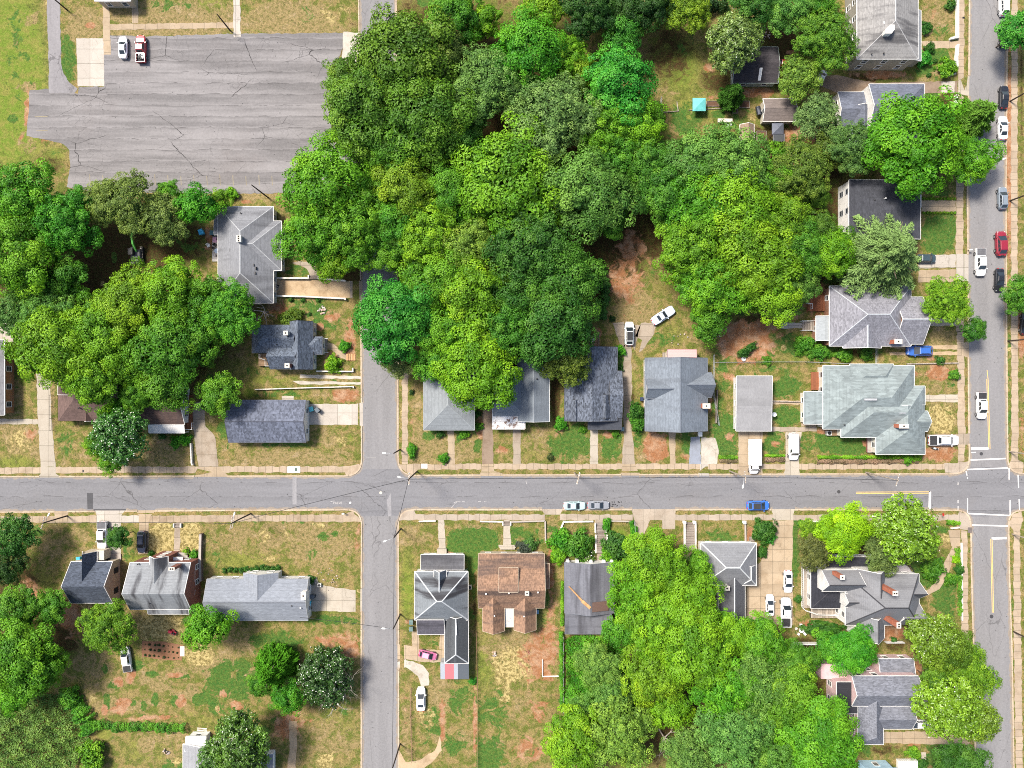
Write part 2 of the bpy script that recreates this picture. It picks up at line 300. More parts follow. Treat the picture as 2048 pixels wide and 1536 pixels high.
# blobs of ground cover: type, cx, cy, rx, ry, strength
# L lush green, D dry tan, S pale straw, E bare orange earth, M brown leaf litter, Y bright yellow green
BL = [
 ('Y',30,150,70,210,1.0),('L',35,110,30,120,.35),('Y',20,260,55,60,.8),('L',135,130,18,60,.8),('D',60,40,30,40,.4),
 ('D',60,175,30,20,.55),('D',56,285,20,30,.6),('M',95,330,50,30,.5),('Y',110,310,30,25,.5),('E',55,230,8,60,.7),('E',100,280,40,10,.5),
 ('D',170,55,40,40,1.),('D',245,25,35,25,.9),('D',340,35,150,40,.75),('L',340,10,60,16,.5),('Y',420,12,60,20,.5),('D',430,48,140,16,.9),('D',590,40,110,45,.95),('S',670,30,50,30,.45),('L',615,15,20,30,.35),('M',690,20,25,25,.25),('D',300,65,200,8,.8),
 ('D',500,392,60,14,.9),('E',430,385,60,12,.5),('Y',500,400,50,12,.5),('E',700,255,20,45,.8),
 ('M',310,480,120,70,.85),('L',380,490,50,40,.4),('D',415,520,25,60,.3),('E',418,480,10,40,.7),('M',200,520,60,80,.8),
 ('D',610,620,50,40,.5),('L',610,620,60,30,.55),('L',650,640,50,40,.5),('E',600,640,30,20,.3),('E',700,680,15,60,.7),('L',600,540,40,15,.7),('M',700,550,25,25,.7),('E',560,620,30,30,.6),
 ('Y',470,735,60,40,.35),('D',475,720,60,30,.4),('L',520,745,60,15,.35),('D',600,740,100,10,.5),('E',660,715,25,20,.6),('D',660,757,70,18,.55),('Y',540,760,60,14,.5),
 ('L',560,788,50,12,.55),('E',690,790,35,16,.9),('D',640,785,30,14,.5),('D',480,895,70,40,.4),('L',450,850,18,50,.6),('D',590,915,120,20,.7),('L',570,890,100,14,.4),('D',660,875,40,30,.55),('S',685,880,18,14,.5),('D',520,925,200,9,.8),
 ('D',35,870,50,40,.8),('S',40,880,40,30,.5),('E',62,870,14,16,.7),('Y',30,925,60,20,.5),('D',30,790,30,50,.6),('Y',50,740,25,60,.55),('L',30,740,15,60,.4),
 ('L',135,890,22,35,.55),('D',150,905,60,30,.5),('D',330,900,70,40,.65),('E',300,890,40,30,.35),('D',250,930,150,10,.55),('D',105,800,8,60,.6),
 ('D',835,830,18,110,.55),('E',825,850,14,60,.35),('D',865,895,40,30,.7),('L',870,870,30,14,.5),('D',925,900,35,30,.7),('L',925,870,25,16,.6),('L',955,880,10,40,.5),('D',850,925,40,14,.7),
 ('M',975,800,20,70,.5),('E',960,860,15,40,.5),('M',1110,790,14,70,.75),('D',1080,880,50,30,.55),('L',1130,890,40,40,.75),('L',1160,880,25,45,.7),('Y',1060,890,60,40,.35),('E',1100,870,60,40,.25),('D',1155,915,25,14,.6),
 ('L',1220,890,26,40,.75),('D',1222,905,25,20,.5),('E',1215,870,16,10,.8),('E',1312,895,28,34,1.1),('L',1372,890,12,34,.8),('E',1365,915,20,14,.4),('M',1262,800,14,60,.5),('L',1275,870,14,50,.45),('Y',1265,770,14,60,.4),
 ('E',1250,560,55,90,.55),('M',1255,540,55,80,.4),('D',1250,570,60,60,.5),('E',1265,490,35,40,.55),('M',1250,480,60,40,.35),('D',1265,620,60,50,.75),('L',1300,560,20,40,.4),('Y',1330,560,45,60,.35),('D',1320,530,30,60,.4),('L',1320,680,50,20,.5),('Y',1350,670,40,40,.4),('D',1370,690,40,30,.4),
 ('E',1490,685,60,45,1.1),('E',1460,660,60,30,.5),('S',1500,690,30,20,.25),('D',1500,650,60,20,.5),('L',1570,690,50,30,.55),('Y',1590,700,60,30,.4),('E',1540,660,35,20,.6),('M',1510,640,60,14,.6),('L',1440,750,24,90,.5),('E',1420,800,8,60,.5),
 ('D',1460,735,60,14,.5),('L',1540,740,60,14,.5),('L',1570,775,34,22,1.0),('L',1573,832,32,24,1.1),('L',1450,870,28,50,1.0),('L',1548,888,22,28,1.0),('Y',1550,880,16,14,.3),('L',1700,885,100,26,1.15),('Y',1660,890,30,20,.3),
 ('L',1640,700,50,24,.7),('M',1700,705,60,12,.5),('L',1740,705,40,14,.6),('D',1800,705,60,14,.5),('E',1880,745,40,18,.8),('D',1880,765,30,20,.6),('L',1900,770,14,10,.5),('S',1880,840,34,36,.75),('D',1880,830,40,45,.5),('E',1880,905,32,20,1.1),('E',1835,900,16,25,.9),
 ('D',1880,670,35,20,.75),('L',1870,620,30,30,.7),('L',1880,570,30,12,.5),('D',1860,690,60,8,.8),
 ('L',1878,468,36,44,1.15),('L',1878,385,36,10,.7),('M',1660,420,40,40,.9),('E',1640,600,30,50,.6),('E',1600,590,50,60,.5),
 ('M',1340,110,70,90,.55),('Y',1360,130,60,80,.55),('E',1290,60,40,40,.2),('D',1330,190,40,40,.4),('L',1370,80,30,40,.35),('Y',1350,170,60,50,.3),('L',1370,240,50,40,.65),('Y',1390,220,70,40,.5),('M',1430,160,40,40,.6),('E',1430,190,30,20,.5),('M',1560,130,60,60,.8),('E',1510,185,50,12,.8),('M',1560,70,60,30,.7),('M',1520,280,90,40,.6),('E',1600,270,40,40,.8),('L',1450,240,60,30,.5),('M',1650,320,60,60,.8),
 ('E',1760,150,60,10,.9),('M',1745,155,70,12,.6),('L',1860,140,40,20,.5),('D',1870,145,30,16,.5),('D',1875,40,40,40,.7),('L',1880,60,30,30,.4),('E',1862,20,20,30,.3),('L',1870,110,36,20,.8),('L',1860,195,18,20,.9),('M',1893,210,16,34,.95),
 ('E',2018,300,6,300,.9),('M',2042,180,5,300,.5),('L',2026,520,8,60,.6),('E',2045,650,12,80,.9),('L',2018,700,4,100,.5),('L',2018,850,4,90,.7),('E',2044,860,8,60,.5),
 # block D
 ('M',30,1200,60,150,.7),('E',70,1190,30,60,.5),('D',100,1090,40,50,.6),('Y',90,1160,30,60,.4),('D',160,1080,30,40,.5),('S',110,1065,20,20,.5),('E',140,1230,30,40,.8),('L',80,1060,30,20,.5),
 ('L',255,1100,14,40,.6),('Y',265,1120,14,30,.4),('S',325,1080,32,42,1.05),('S',380,1080,26,44,1.05),('D',245,1140,14,40,.6),
 ('D',500,1080,110,40,.6),('S',540,1070,70,30,.3),('Y',480,1120,90,30,.45),('D',640,1090,90,60,.65),('L',620,1110,20,20,.4),('L',430,1110,20,40,.35),('D',600,1050,120,12,.6),('E',715,1080,10,60,.5),('L',560,1045,160,6,.35),
 ('S',320,1250,50,35,1.0),('D',280,1230,30,20,.8),('S',400,1310,35,25,.8),('E',150,1260,30,40,.5),('M',120,1280,50,50,.7),('D',190,1330,50,40,.55),('D',310,1360,40,20,.7),('D',370,1390,30,14,.7),('E',262,1345,12,10,.9),('D',430,1330,60,40,.7),('D',480,1290,50,40,.6),('L',460,1370,70,50,.75),('L',560,1290,70,30,.8),('Y',520,1280,70,26,.5),('E',660,1280,50,18,.55),('L',660,1240,60,12,.7),('D',240,1410,90,16,.8),('E',300,1435,80,8,.6),('D',200,1380,40,30,.6),('E',430,1410,60,40,.3),('Y',400,1440,60,20,.4),
 ('D',330,1490,70,40,.55),('Y',290,1500,80,40,.4),('L',350,1530,30,20,.5),('E',600,1440,30,40,.5),('D',590,1490,14,60,.8),('E',570,1450,30,50,.6),('D',660,1480,60,60,.55),('S',650,1520,40,20,.6),('Y',680,1460,60,60,.35),('L',700,1410,20,50,.4),('E',700,1300,24,50,.6),('Y',640,1225,80,8,.5),
 # block E
 ('D',815,1070,24,26,.7),('D',850,1075,24,22,.5),('Y',815,1120,20,60,.4),('L',920,1090,34,34,1.1),('L',960,1080,40,30,1.1),('D',950,1055,40,16,.65),('E',900,1110,26,8,.8),('L',945,1120,12,40,.8),('L',1050,1075,40,24,.7),('E',1100,1130,12,60,.7),('D',1100,1060,20,30,.6),('L',1020,1060,20,20,.5),
 ('Y',815,1190,18,80,.6),('E',818,1230,14,40,.4),('L',945,1190,10,80,.5),('L',870,1285,18,10,.6),('L',880,1320,14,20,.5),('M',950,1230,8,60,.5),
 ('L',1090,1200,14,80,.35),('Y',1080,1240,40,30,.4),('E',1105,1230,16,80,.5),('D',980,1300,40,30,.4),('S',1040,1330,60,50,.7),('E',1070,1320,50,70,.55),('D',1020,1300,60,50,.6),('D',1060,1310,60,60,.7),('E',1090,1300,40,60,.55),('D',1040,1400,40,60,.5),('S',1010,1350,26,60,.5),('L',990,1420,40,60,.5),('Y',970,1330,30,80,.5),('L',980,1510,40,40,.8),('E',1080,1420,30,40,.55),('E',1060,1500,40,30,.6),('D',980,1485,60,14,.5),
 ('D',880,1390,40,40,.7),('S',850,1430,26,60,.45),('L',920,1400,40,40,.6),('Y',930,1340,30,50,.5),('L',860,1450,30,60,.5),('E',885,1440,8,60,.8),('D',880,1480,20,50,.6),('L',910,1490,30,30,.6),('D',930,1470,30,20,.5),('E',950,1440,6,100,.7),('D',815,1440,16,100,.6),('E',812,1400,8,80,.4),
 ('Y',1160,1080,40,30,.6),('D',1155,1070,35,20,.6),('L',1145,1090,30,20,.35),('Y',1235,1080,30,34,.7),('E',1275,1080,20,50,.5),('L',1360,1080,10,30,.4),('L',1430,1075,50,20,.6),('D',1430,1055,50,14,.4),('E',1500,1080,12,40,.6),('E',1370,1120,20,40,.5),('E',1520,1100,20,30,.5),
 ('M',1700,1110,100,60,.8),('L',1590,1100,10,80,1.0),('L',1850,1140,30,40,1.0),('L',1880,1180,22,60,.8),('E',1825,1190,14,14,.8),('L',1900,1200,16,60,.6),('E',1780,1265,40,20,.9),('E',1620,1250,30,14,.7),('L',1640,1262,60,12,.8),('M',1610,1300,40,30,.8),('M',1790,1290,30,20,.6),('E',1830,1330,20,30,.7),('L',1830,1410,16,20,.4),('M',1830,1415,14,14,.5),('L',1880,1510,40,30,.9),('M',1770,1500,50,16,.5),('L',1720,1495,40,14,.6),
 ('M',1250,1420,150,150,.7),('M',1500,1420,200,150,.8),('M',1150,1300,40,60,.5),('L',1160,1370,40,100,.6),
 ('E',2020,1300,4,300,.5),('L',2024,1200,4,150,.4),
 # the shaded wood floor
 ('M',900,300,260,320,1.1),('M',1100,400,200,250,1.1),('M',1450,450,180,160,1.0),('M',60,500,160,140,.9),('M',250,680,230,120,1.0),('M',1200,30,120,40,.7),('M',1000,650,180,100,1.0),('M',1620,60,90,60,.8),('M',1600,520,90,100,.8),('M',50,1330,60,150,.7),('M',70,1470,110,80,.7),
]
_b = random.Random(77)
for _ in range(34):
    BL.append((_b.choice('LLLED'), _b.uniform(205, 500), _b.uniform(1325, 1420), _b.uniform(7, 20), _b.uniform(6, 15), _b.uniform(.8, 1.1)))
for _ in range(420):
    BL.append((_b.choice('LLDDSEY'), _b.uniform(0, 2048), _b.choice((_b.uniform(600, 930), _b.uniform(1040, 1536), _b.uniform(0, 600))), _b.uniform(5, 20), _b.uniform(5, 14), _b.uniform(.5, .95)))
def ground_mesh():
    fx = np.arange(-160, 2209, 4.6); fy = np.arange(-160, 1697, 4.6)
    ox = np.array([-14000, -7000, -3500, -1800, -900, -450]); 
    xs = np.concatenate([ox, fx, 2048-ox[::-1]]); ys = np.concatenate([ox, fy, 1536-ox[::-1]])
    X, Y = np.meshgrid(xs, ys); n = X.size; x = X.ravel(); y = Y.ravel()
    z = np.zeros(n)
    for poly in BLK.values():
        p = np.array(poly); q = np.roll(p, -1, 0)
        ins = np.zeros(n, bool); dist = np.full(n, 1e9)
        for (x0, y0), (x1, y1) in zip(p, q):
            c = (y0 > y) != (y1 > y)
            with np.errstate(divide='ignore', invalid='ignore'):
                ins ^= c & (x < (x1-x0)*(y-y0)/(y1-y0+1e-12)+x0)
            dx, dy = x1-x0, y1-y0; L2 = dx*dx+dy*dy+1e-9
            t = np.clip(((x-x0)*dx+(y-y0)*dy)/L2, 0, 1)
            dist = np.minimum(dist, np.hypot(x-x0-t*dx, y-y0-t*dy))
        t = np.clip((dist-2.2)/5.0, 0, 1)
        z = np.where(ins, np.maximum(z, .1*t*t*(3-2*t)), z)
    W = {k: np.zeros(n) for k in 'LDSEMY'}
    for k, cx, cy, rx, ry, st in BL:
        d = np.sqrt(((x-cx)/rx)**2+((y-cy)/ry)**2)
        w = st*np.clip(1.35-d, 0, 1)/1.0; W[k] = np.maximum(W[k], np.minimum(w, st)) + .25*np.minimum(W[k], w)
    v = np.stack([(x-1024)*S, (768-y)*S, z], 1)
    nx, ny = len(xs), len(ys)
    i = np.arange(n).reshape(ny, nx)
    q = np.stack([i[:-1, :-1], i[1:, :-1], i[1:, 1:], i[:-1, 1:]], -1).reshape(-1, 4)
    me = npmesh('ground', v, q)
    for nm, ks in (('cover_a', 'LDS'), ('cover_b', 'EMY')):
        a = me.color_attributes.new(nm, 'FLOAT_COLOR', 'POINT')
        arr = np.ones((n, 4), np.float32)
        for j, k in enumerate(ks): arr[:, j] = np.clip(W[k], 0, 1.3)
        a.data.foreach_set('color', arr.ravel())
    return me
def npmesh(name, v, q):
    me = bpy.data.meshes.new(name); n = len(v); m = len(q); k = q.shape[1]
    me.vertices.add(n); me.vertices.foreach_set('co', np.asarray(v, np.float32).ravel())
    me.loops.add(m*k); me.loops.foreach_set('vertex_index', np.asarray(q, np.int32).ravel())
    me.polygons.add(m); me.polygons.foreach_set('loop_start', np.arange(0, m*k, k, dtype=np.int32))
    me.update(calc_edges=True); return me
def ground_mat():
    m, nt, b = newmat('ground_cover', .95, .1)
    p = pos(nt)
    def attr(nm):
        a = nd(nt, 'ShaderNodeAttribute', attribute_name=nm)
        return nd(nt, 'ShaderNodeSeparateColor', {0: a.outputs['Color']}).outputs
    A, B = attr('cover_a'), attr('cover_b')
    nA = noise(nt, p, .22, 6, .62, .6); nB = noise(nt, p, .55, 6, .68, .4); nC = noise(nt, p, 1.6, 5, .7); nD = noise(nt, p, 5.5, 4, .7); nE = noise(nt, p, .09, 3); nF = noise(nt, p, .38, 8, .72, .8); nF2 = noise(nt, nd(nt, 'ShaderNodeVectorMath', {0: p, 1: (31.7, 12.2, 3)}, operation='ADD').outputs[0], .34, 8, .72, .8); nG = noise(nt, p, 13, 2, .6)
    def vary(c, k=.45):
        f = sstep(nt, nD, .3, .7)
        lo = tuple(x*(1-k) for x in c); hi = tuple(min(1, x*(1+k)) for x in c)
        return mixc(nt, f, lo, hi)
    # thin worn turf as the base: green mottled with tan
    base = mixc(nt, sstep(nt, nB, .42, .6), vary((.085, .1, .02)), vary((.185, .138, .055)))
    base = mixc(nt, mth(nt, 'MULTIPLY', sstep(nt, nC, .56, .66), .6), base, vary((.2, .155, .08)))
    col = base
    def lay(col, w, c, n, amp=.8, lo=.32, hi=.6, k=.4):
        f = mth(nt, 'ADD', w, mth(nt, 'MULTIPLY', mth(nt, 'SUBTRACT', n, .5), amp*2))
        f = mth(nt, 'MULTIPLY', sstep(nt, f, lo, hi), sstep(nt, w, .02, .2))
        return mixc(nt, f, col, c)
    tan = mixc(nt, sstep(nt, nC, .45, .6), vary((.2, .15, .068), .35), vary((.125, .108, .038), .4))
    tan = mixc(nt, mth(nt, 'MULTIPLY', sstep(nt, nB, .55, .68), .65), tan, vary((.27, .2, .12), .3))
    lime = mixc(nt, sstep(nt, nB, .42, .62), vary((.1, .145, .02), .3), vary((.15, .15, .035), .35))
    lush = mixc(nt, sstep(nt, nC, .36, .66), vary((.034, .09, .016), .5), vary((.075, .11, .022), .4))
    straw = mixc(nt, sstep(nt, nC, .43, .57), vary((.33, .265, .115), .3), vary((.16, .125, .045), .5))
    earth = mixc(nt, sstep(nt, nB, .4, .65), vary((.215, .098, .045), .25), vary((.29, .18, .11), .25))
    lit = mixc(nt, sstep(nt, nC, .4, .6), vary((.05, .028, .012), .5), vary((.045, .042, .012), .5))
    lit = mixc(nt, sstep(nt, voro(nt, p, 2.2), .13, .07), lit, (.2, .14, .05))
    col = lay(col, B[2], lime, nB, 1.)
    col = lay(col, A[1], tan, nF, 1.2, .36, .54)
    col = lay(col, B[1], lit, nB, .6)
    col = lay(col, A[0], lush, nF2, 1.25, .4, .52)
    col = lay(col, A[2], straw, nF, 1., .36, .54)
    col = lay(col, B[0], earth, nF, 1., .36, .58)
    # fallen leaves and pale seed heads, dark weeds
    col = mixc(nt, mth(nt, 'MULTIPLY', sstep(nt, voro(nt, p, 1.35), .1, .055), sstep(nt, nE, .46, .58)), col, (.24, .2, .1))
    col = mixc(nt, mth(nt, 'MULTIPLY', sstep(nt, voro(nt, nd(nt, 'ShaderNodeVectorMath', {0: p, 1: (3.3, 1.7, 0)}, operation='ADD').outputs[0], .62), .16, .07), .6), col, (.03, .045, .012))
    col = mixc(nt, 1., col, mixc(nt, sstep(nt, nG, .36, .64), (.82, .82, .82), (1.17, 1.17, 1.17)), 'MULTIPLY')
    col = mixc(nt, mth(nt, 'MULTIPLY', sstep(nt, nC, .6, .7), .5), col, (.035, .048, .012))
    setc(nt, b, col)
    bump(nt, b, mth(nt, 'ADD', nC, mth(nt, 'MULTIPLY', nD, .6)), .8, .12)
    return m
g = bpy.data.objects.new('ground', ground_mesh()); COL.objects.link(g); g.data.materials.append(ground_mat()); g['kind'] = 'structure'

def wob(pts, amp, step=7., closed=True):
    """resample a px outline and roughen it, as grass creeping over a paved edge does"""
    out = []
    n = len(pts)
    for i in range(n if closed else n-1):
        a = Vector(pts[i]); b = Vector(pts[(i+1) % n]); L = (b-a).length
        k = max(1, int(L/step)); nrm = Vector((-(b-a).y, (b-a).x)).normalized() if L > 0 else Vector((0, 0))
        for j in range(k):
            q = a+(b-a)*(j/k)
            if j: q = q+nrm*rng.uniform(-amp, amp)
            out.append((q.x, q.y))
    return out
def sheet(name, pts, mat, z, amp=1.35, th=.05, kind='structure'):
    q = wob(pts, amp) if amp else pts
    mb = MB(); mb.prism([P(*p) for p in q], z-th, z)
    o = mb.build(name, mat); o['kind'] = kind; return o
MAT_RD_X = asphalt('asphalt_east_west', (.142, .141, .148), 'x', .16, .6, .15, seams=3.1, sw=.35)
MAT_RD_Y = asphalt('asphalt_north_south', (.165, .161, .163), 'y', .14, .4, .13)
MAT_RD_R = asphalt('asphalt_side', (.165, .161, .163), 'y', .14, .4, .13)
MAT_LOT = asphalt('asphalt_worn_lot', (.155, .147, .146), 'x', .5, 1., .15, (.128, .108, .1), seams=2.45, sw=.8)
MAT_LANE = asphalt('asphalt_lane', (.18, .172, .176), 'y', .2, .5, .12)
CON = (.33, .262, .19)
MAT_SWX = concrete('sidewalk_joints_x', CON, jx=1.55, dirt=.6, patch=.35)
MAT_SWY = concrete('sidewalk_joints_y', CON, jy=1.55, dirt=.6, patch=.35)
MAT_SWW = concrete('sidewalk_weathered', (.31, .245, .175), jx=1.55, dirt=.9, patch=.8)
MAT_SWG = concrete('sidewalk_grey', (.31, .262, .21), jx=2.4, dirt=.6, patch=.3)
MAT_DR = concrete('driveway_concrete', (.36, .32, .26), jx=3.4, jy=3.4, dirt=.45, patch=.15)
MAT_DRG = concrete('driveway_old', (.3, .25, .195), jx=3.1, jy=2.6, dirt=.9, patch=.5)
MAT_DRT = concrete('driveway_tan', (.35, .275, .19), jx=2.6, jy=2.6, dirt=.7, patch=.35)
MAT_PALE = concrete('pale_concrete', (.38, .345, .3), jx=3.2, jy=3.2, dirt=.3, patch=.05)
MAT_DIRT = concrete('dirt_track', (.36, .27, .17), dirt=.9, patch=.7)
MAT_GRAV = concrete('pale_gravel', (.37, .34, .29), dirt=.6, patch=.5)
MAT_GRAVB = concrete('blue_gravel', (.2, .22, .26), dirt=.6, patch=.5)
MAT_KERB = concrete('kerb_concrete', (.42, .34, .25), jx=3., jy=3., dirt=.8, patch=.4)
MAT_BRK = concrete('brown_driveway', (.2, .15, .11), dirt=.9, patch=.4)
# streets: sheets 4 mm above the ground sheet
def strip(name, pts, mat, z): return sheet(name, pts, mat, z, 0, .004)
strip('street', [(-F_, 975-30), (0, 940), (724, 938), (2014, 934), (F_, 932), (F_, 1032), (2016, 1034), (724, 1032), (0, 1037), (-F_, 1050)], MAT_RD_X, .006)
strip('street', [(702, -F_), (806, -F_), (804, 0), (806, 570), (808, 938), (706, 938), (708, 570), (705, 0)], MAT_RD_Y, .010)
strip('street', [(706, 1032), (810, 1032), (810, F_), (708, F_)], MAT_RD_Y, .010)
strip('street', [(1931, -F_), (2030, -F_), (2027, 0), (2024, 384), (2026, 934), (1926, 934), (1922, 384), (1927, 0)], MAT_RD_R, .010)
strip('street', [(1928, 1033), (2030, 1033), (2036, 1300), (2040, 1536), (2060, F_), (1960, F_), (1937, 1536), (1934, 1300)], MAT_RD_R, .010)
# driveway mouths: kerb is left out there
APRON = []
def apron(pts, mat, z=.122):
    APRON.append(pts)
    mb = MB()
    # outer two points sit on the gutter, the others at lawn height
    q = [P(*p) for p in pts]
    top = [Vector((v.x, v.y, .016 if i < 2 else z)) for i, v in enumerate(q)]
    mb.face([Vector((v.x, v.y, -.05)) for v in reversed(top)]); mb.face(top)
    for i in range(len(q)):
        a, b2 = top[i], top[(i+1) % len(q)]
        mb.face([Vector((a.x, a.y, -.05)), Vector((b2.x, b2.y, -.05)), b2, a])
    me = mb.build('driveway', mat); me['kind'] = 'structure'
# (first two points on the gutter line)
apron([(123, 955), (76, 955), (82, 947), (82, 934), (112, 934), (112, 947)], MAT_DR)
apron([(458, 953.5), (386, 953.5), (390, 945), (398, 933), (437, 933), (450, 945)], MAT_DRT)
apron([(726, 804), (726, 853), (712, 849), (712, 808)], MAT_PALE)
apron([(725, 562), (725, 599), (700, 596), (700, 562)], MAT_DRG)
apron([(1018, 952), (958, 952), (963, 941), (964, 928), (987, 928), (988, 941)], MAT_DRT)
apron([(1282, 951), (1240, 951), (1244, 939), (1244, 928), (1270, 928), (1274, 939)], MAT_DRT)
apron([(1418, 951), (1395, 951), (1400, 939), (1400, 928), (1416, 928)], MAT_PALE)
apron([(1526, 950.5), (1474, 950.5), (1477, 940), (1477, 928), (1524, 928), (1524, 940)], MAT_DRT)
apron([(1600, 950.5), (1565, 950.5), (1570, 940), (1570, 928), (1598, 928), (1598, 940)], MAT_DR)
apron([(108, 1022), (138, 1022), (135, 1031), (136, 1045), (112, 1045), (110, 1031)], MAT_DRT)
apron([(190, 1021), (250, 1021), (243, 1031), (243, 1045), (194, 1045), (194, 1031)], MAT_PALE)
apron([(272, 1020.5), (313, 1020.5), (302, 1031), (298, 1045), (278, 1045), (278, 1031)], MAT_DRT)
apron([(724, 1178), (724, 1224), (708, 1223), (708, 1180)], MAT_DR)
apron([(1082, 1018), (1126, 1018), (1120, 1029), (1090, 1029)], MAT_SWG)
apron([(1262, 1018), (1352, 1018), (1350, 1029), (1350, 1040), (1268, 1040), (1266, 1029)], MAT_SWG)
apron([(1542, 1018), (1590, 1018), (1586, 1029), (1586, 1040), (1546, 1040), (1546, 1029)], MAT_DR)
apron([(795, 1324), (795, 1288), (812, 1290), (812, 1318)], MAT_DRT)
apron([(795, 1338), (795, 1318), (812, 1317), (812, 1334)], MAT_GRAV)
apron([(1938, 192), (1939, 150), (1926, 155), (1916, 162), (1916, 186), (1926, 190)], MAT_DR)
apron([(1937, 562), (1937, 508), (1926, 508), (1912, 508), (1912, 562), (1926, 562)], MAT_PALE)
apron([(1938, 716), (1938, 682), (1926, 686), (1914, 688), (1914, 710), (1926, 712)], MAT_DRT)
apron([(1939, 890), (1939, 866), (1930, 868), (1930, 889)], MAT_DRG)
apron([(1951, 1482), (1950, 1455), (1936, 1462), (1922, 1463), (1922, 1488), (1936, 1486)], MAT_DRT)
# kerbs
lastw = [3.]; MAT_GUT = concrete('gutter_grit', (.215, .185, .155), dirt=.5, patch=.3)
def kerb(name, key, vis=lambda x, y: -500 < x < 2600 and -500 < y < 2100, w=2.6):
    pts = BLK[key]; mb = MB(); n = len(pts); gu = MB()
    for i in range(n):
        a = Vector(pts[i]); b = Vector(pts[(i+1) % n]); L = (b-a).length
        if L < .01: continue
        d = (b-a)/L; k = max(1, int(L/5.)) if L < 5000 else int(L/5.)
        nrm = Vector((-d.y, d.x))
        m = a+d*.5*L+nrm*2
        for j in range(k):
            p = a+d*(L*j/k); q = a+d*(L*(j+1)/k); c = (p+q)/2
            if not vis(c.x, c.y) or any(in_poly(ap, c.x+nrm.x*s, c.y+nrm.y*s) for ap in APRON for s in (-3, 3)): continue
            ins = nrm if in_poly(pts, c.x+nrm.x*.8, c.y+nrm.y*.8) else -nrm
            u = rng.uniform(-.25, .35)
            w1, w2 = rng.uniform(1.5, 5.5), rng.uniform(1.5, 5.5)
            if 1: gu.prism([P(*(p-ins*lastw[0])), P(*(q-ins*w2)), P(*q), P(*p)], .005, .0145+rng.uniform(0, .001)); lastw[0] = w2
            mb.prism([P(*p), P(*q), P(*(q+ins*(w+u))), P(*(p+ins*(w+u)))], -.05, .125+rng.uniform(-.006, .006))
    o = mb.build(name, MAT_KERB); o['kind'] = 'structure'
    o = gu.build('gutter_dirt', MAT_GUT); o['kind'] = 'structure'
for k in BLK: kerb('kerb', k)
# sidewalks (butted against the driveway mouths), z just above lawn level
Z1 = .118
sheet('sidewalk', [(-600, 937), (0, 935), (82, 934), (82, 946.5), (0, 948), (-600, 951)], MAT_SWX, Z1)
sheet('sidewalk', [(112, 934), (398, 933), (391, 945), (112, 946.5)], MAT_SWX, Z1)
sheet('sidewalk', [(437, 933), (700, 932), (718, 928), (723, 932), (715, 945), (704, 950), (692, 950), (690, 944.5), (449, 945)], MAT_SWX, Z1)
sheet('sidewalk', [(798, 929), (822, 928), (963, 927.5), (963, 938.5), (836, 939), (826, 949), (812, 944), (800, 936)], MAT_SWX, Z1)
for a, b in ((988, 1244), (1271, 1400), (1416, 1477), (1524, 1570), (1598, 1888)):
    sheet('sidewalk', [(a, 927.5), (b, 927.5), (b, 938.5), (a, 938.5)], MAT_SWX, Z1)
sheet('sidewalk', [(1888, 926), (1914, 926), (1938, 922), (1936, 936), (1926, 944), (1908, 947), (1890, 945)], MAT_SWG, Z1)
sheet('sidewalk', [(-600, 1040), (0, 1033), (111, 1032), (111, 1045), (0, 1046), (-600, 1053)], MAT_SWW, Z1)
sheet('sidewalk', [(136, 1031.5), (194, 1031), (194, 1045), (136, 1045)], MAT_SWX, Z1)
sheet('sidewalk', [(243, 1031), (278, 1031), (278, 1045), (243, 1045)], MAT_PALE, Z1)
sheet('sidewalk', [(299, 1031), (520, 1030), (690, 1029), (706, 1022), (721, 1040), (722, 1044), (640, 1043), (520, 1042.5), (299, 1045)], MAT_SWW, Z1)
sheet('sidewalk', [(799, 1034), (808, 1022), (828, 1020), (832, 1028.5), (1090, 1028.5), (1090, 1040), (826, 1040), (799, 1041)], MAT_SWG, Z1)
sheet('sidewalk', [(1120, 1028.5), (1266, 1028.5), (1266, 1040), (1120, 1040)], MAT_SWG, Z1)
sheet('sidewalk', [(1350, 1028.5), (1546, 1028.5), (1546, 1040), (1350, 1040)], MAT_SWG, Z1)
sheet('sidewalk', [(1586, 1029), (1915, 1029.5), (1918, 1023), (1934, 1026), (1941, 1038), (1942, 1052), (1934, 1060), (1920, 1058), (1912, 1041), (1586, 1040.5)], MAT_SWG, Z1)
sheet('sidewalk', [(804, 745), (816, 745), (816, 928), (804, 928)], MAT_SWY, Z1)
sheet('sidewalk', [(1916, -300), (1931, -300), (1927, 155), (1915, 162)], MAT_SWY, Z1)
sheet('sidewalk', [(1915, 186), (1927, 190), (1926, 384), (1926, 508), (1911, 508), (1912, 384)], MAT_SWY, Z1)
sheet('sidewalk', [(1912, 562), (1926, 562), (1927, 686), (1913, 688)], MAT_SWY, Z1)
sheet('sidewalk', [(1914, 710), (1927, 712), (1930, 870), (1928, 922), (1915, 926), (1915, 760)], MAT_SWY, Z1)
sheet('sidewalk', [(1922, 1060), (1934, 1062), (1936, 1300), (1938, 1461), (1922, 1463), (1922, 1200)], MAT_SWY, Z1)
sheet('sidewalk', [(1923, 1488), (1938, 1486), (1942, 1700), (1926, 1700)], MAT_SWY, Z1)
sheet('sidewalk', [(2024, -300), (2036, -300), (2034, 384), (2036, 920), (2046, 925), (2044, 946), (2026, 943), (2017, 930), (2022, 918), (2021, 384)], MAT_SWY, Z1)
sheet('sidewalk', [(2048, 925), (2300, 924), (2300, 938), (2047, 942)], MAT_SWX, Z1)
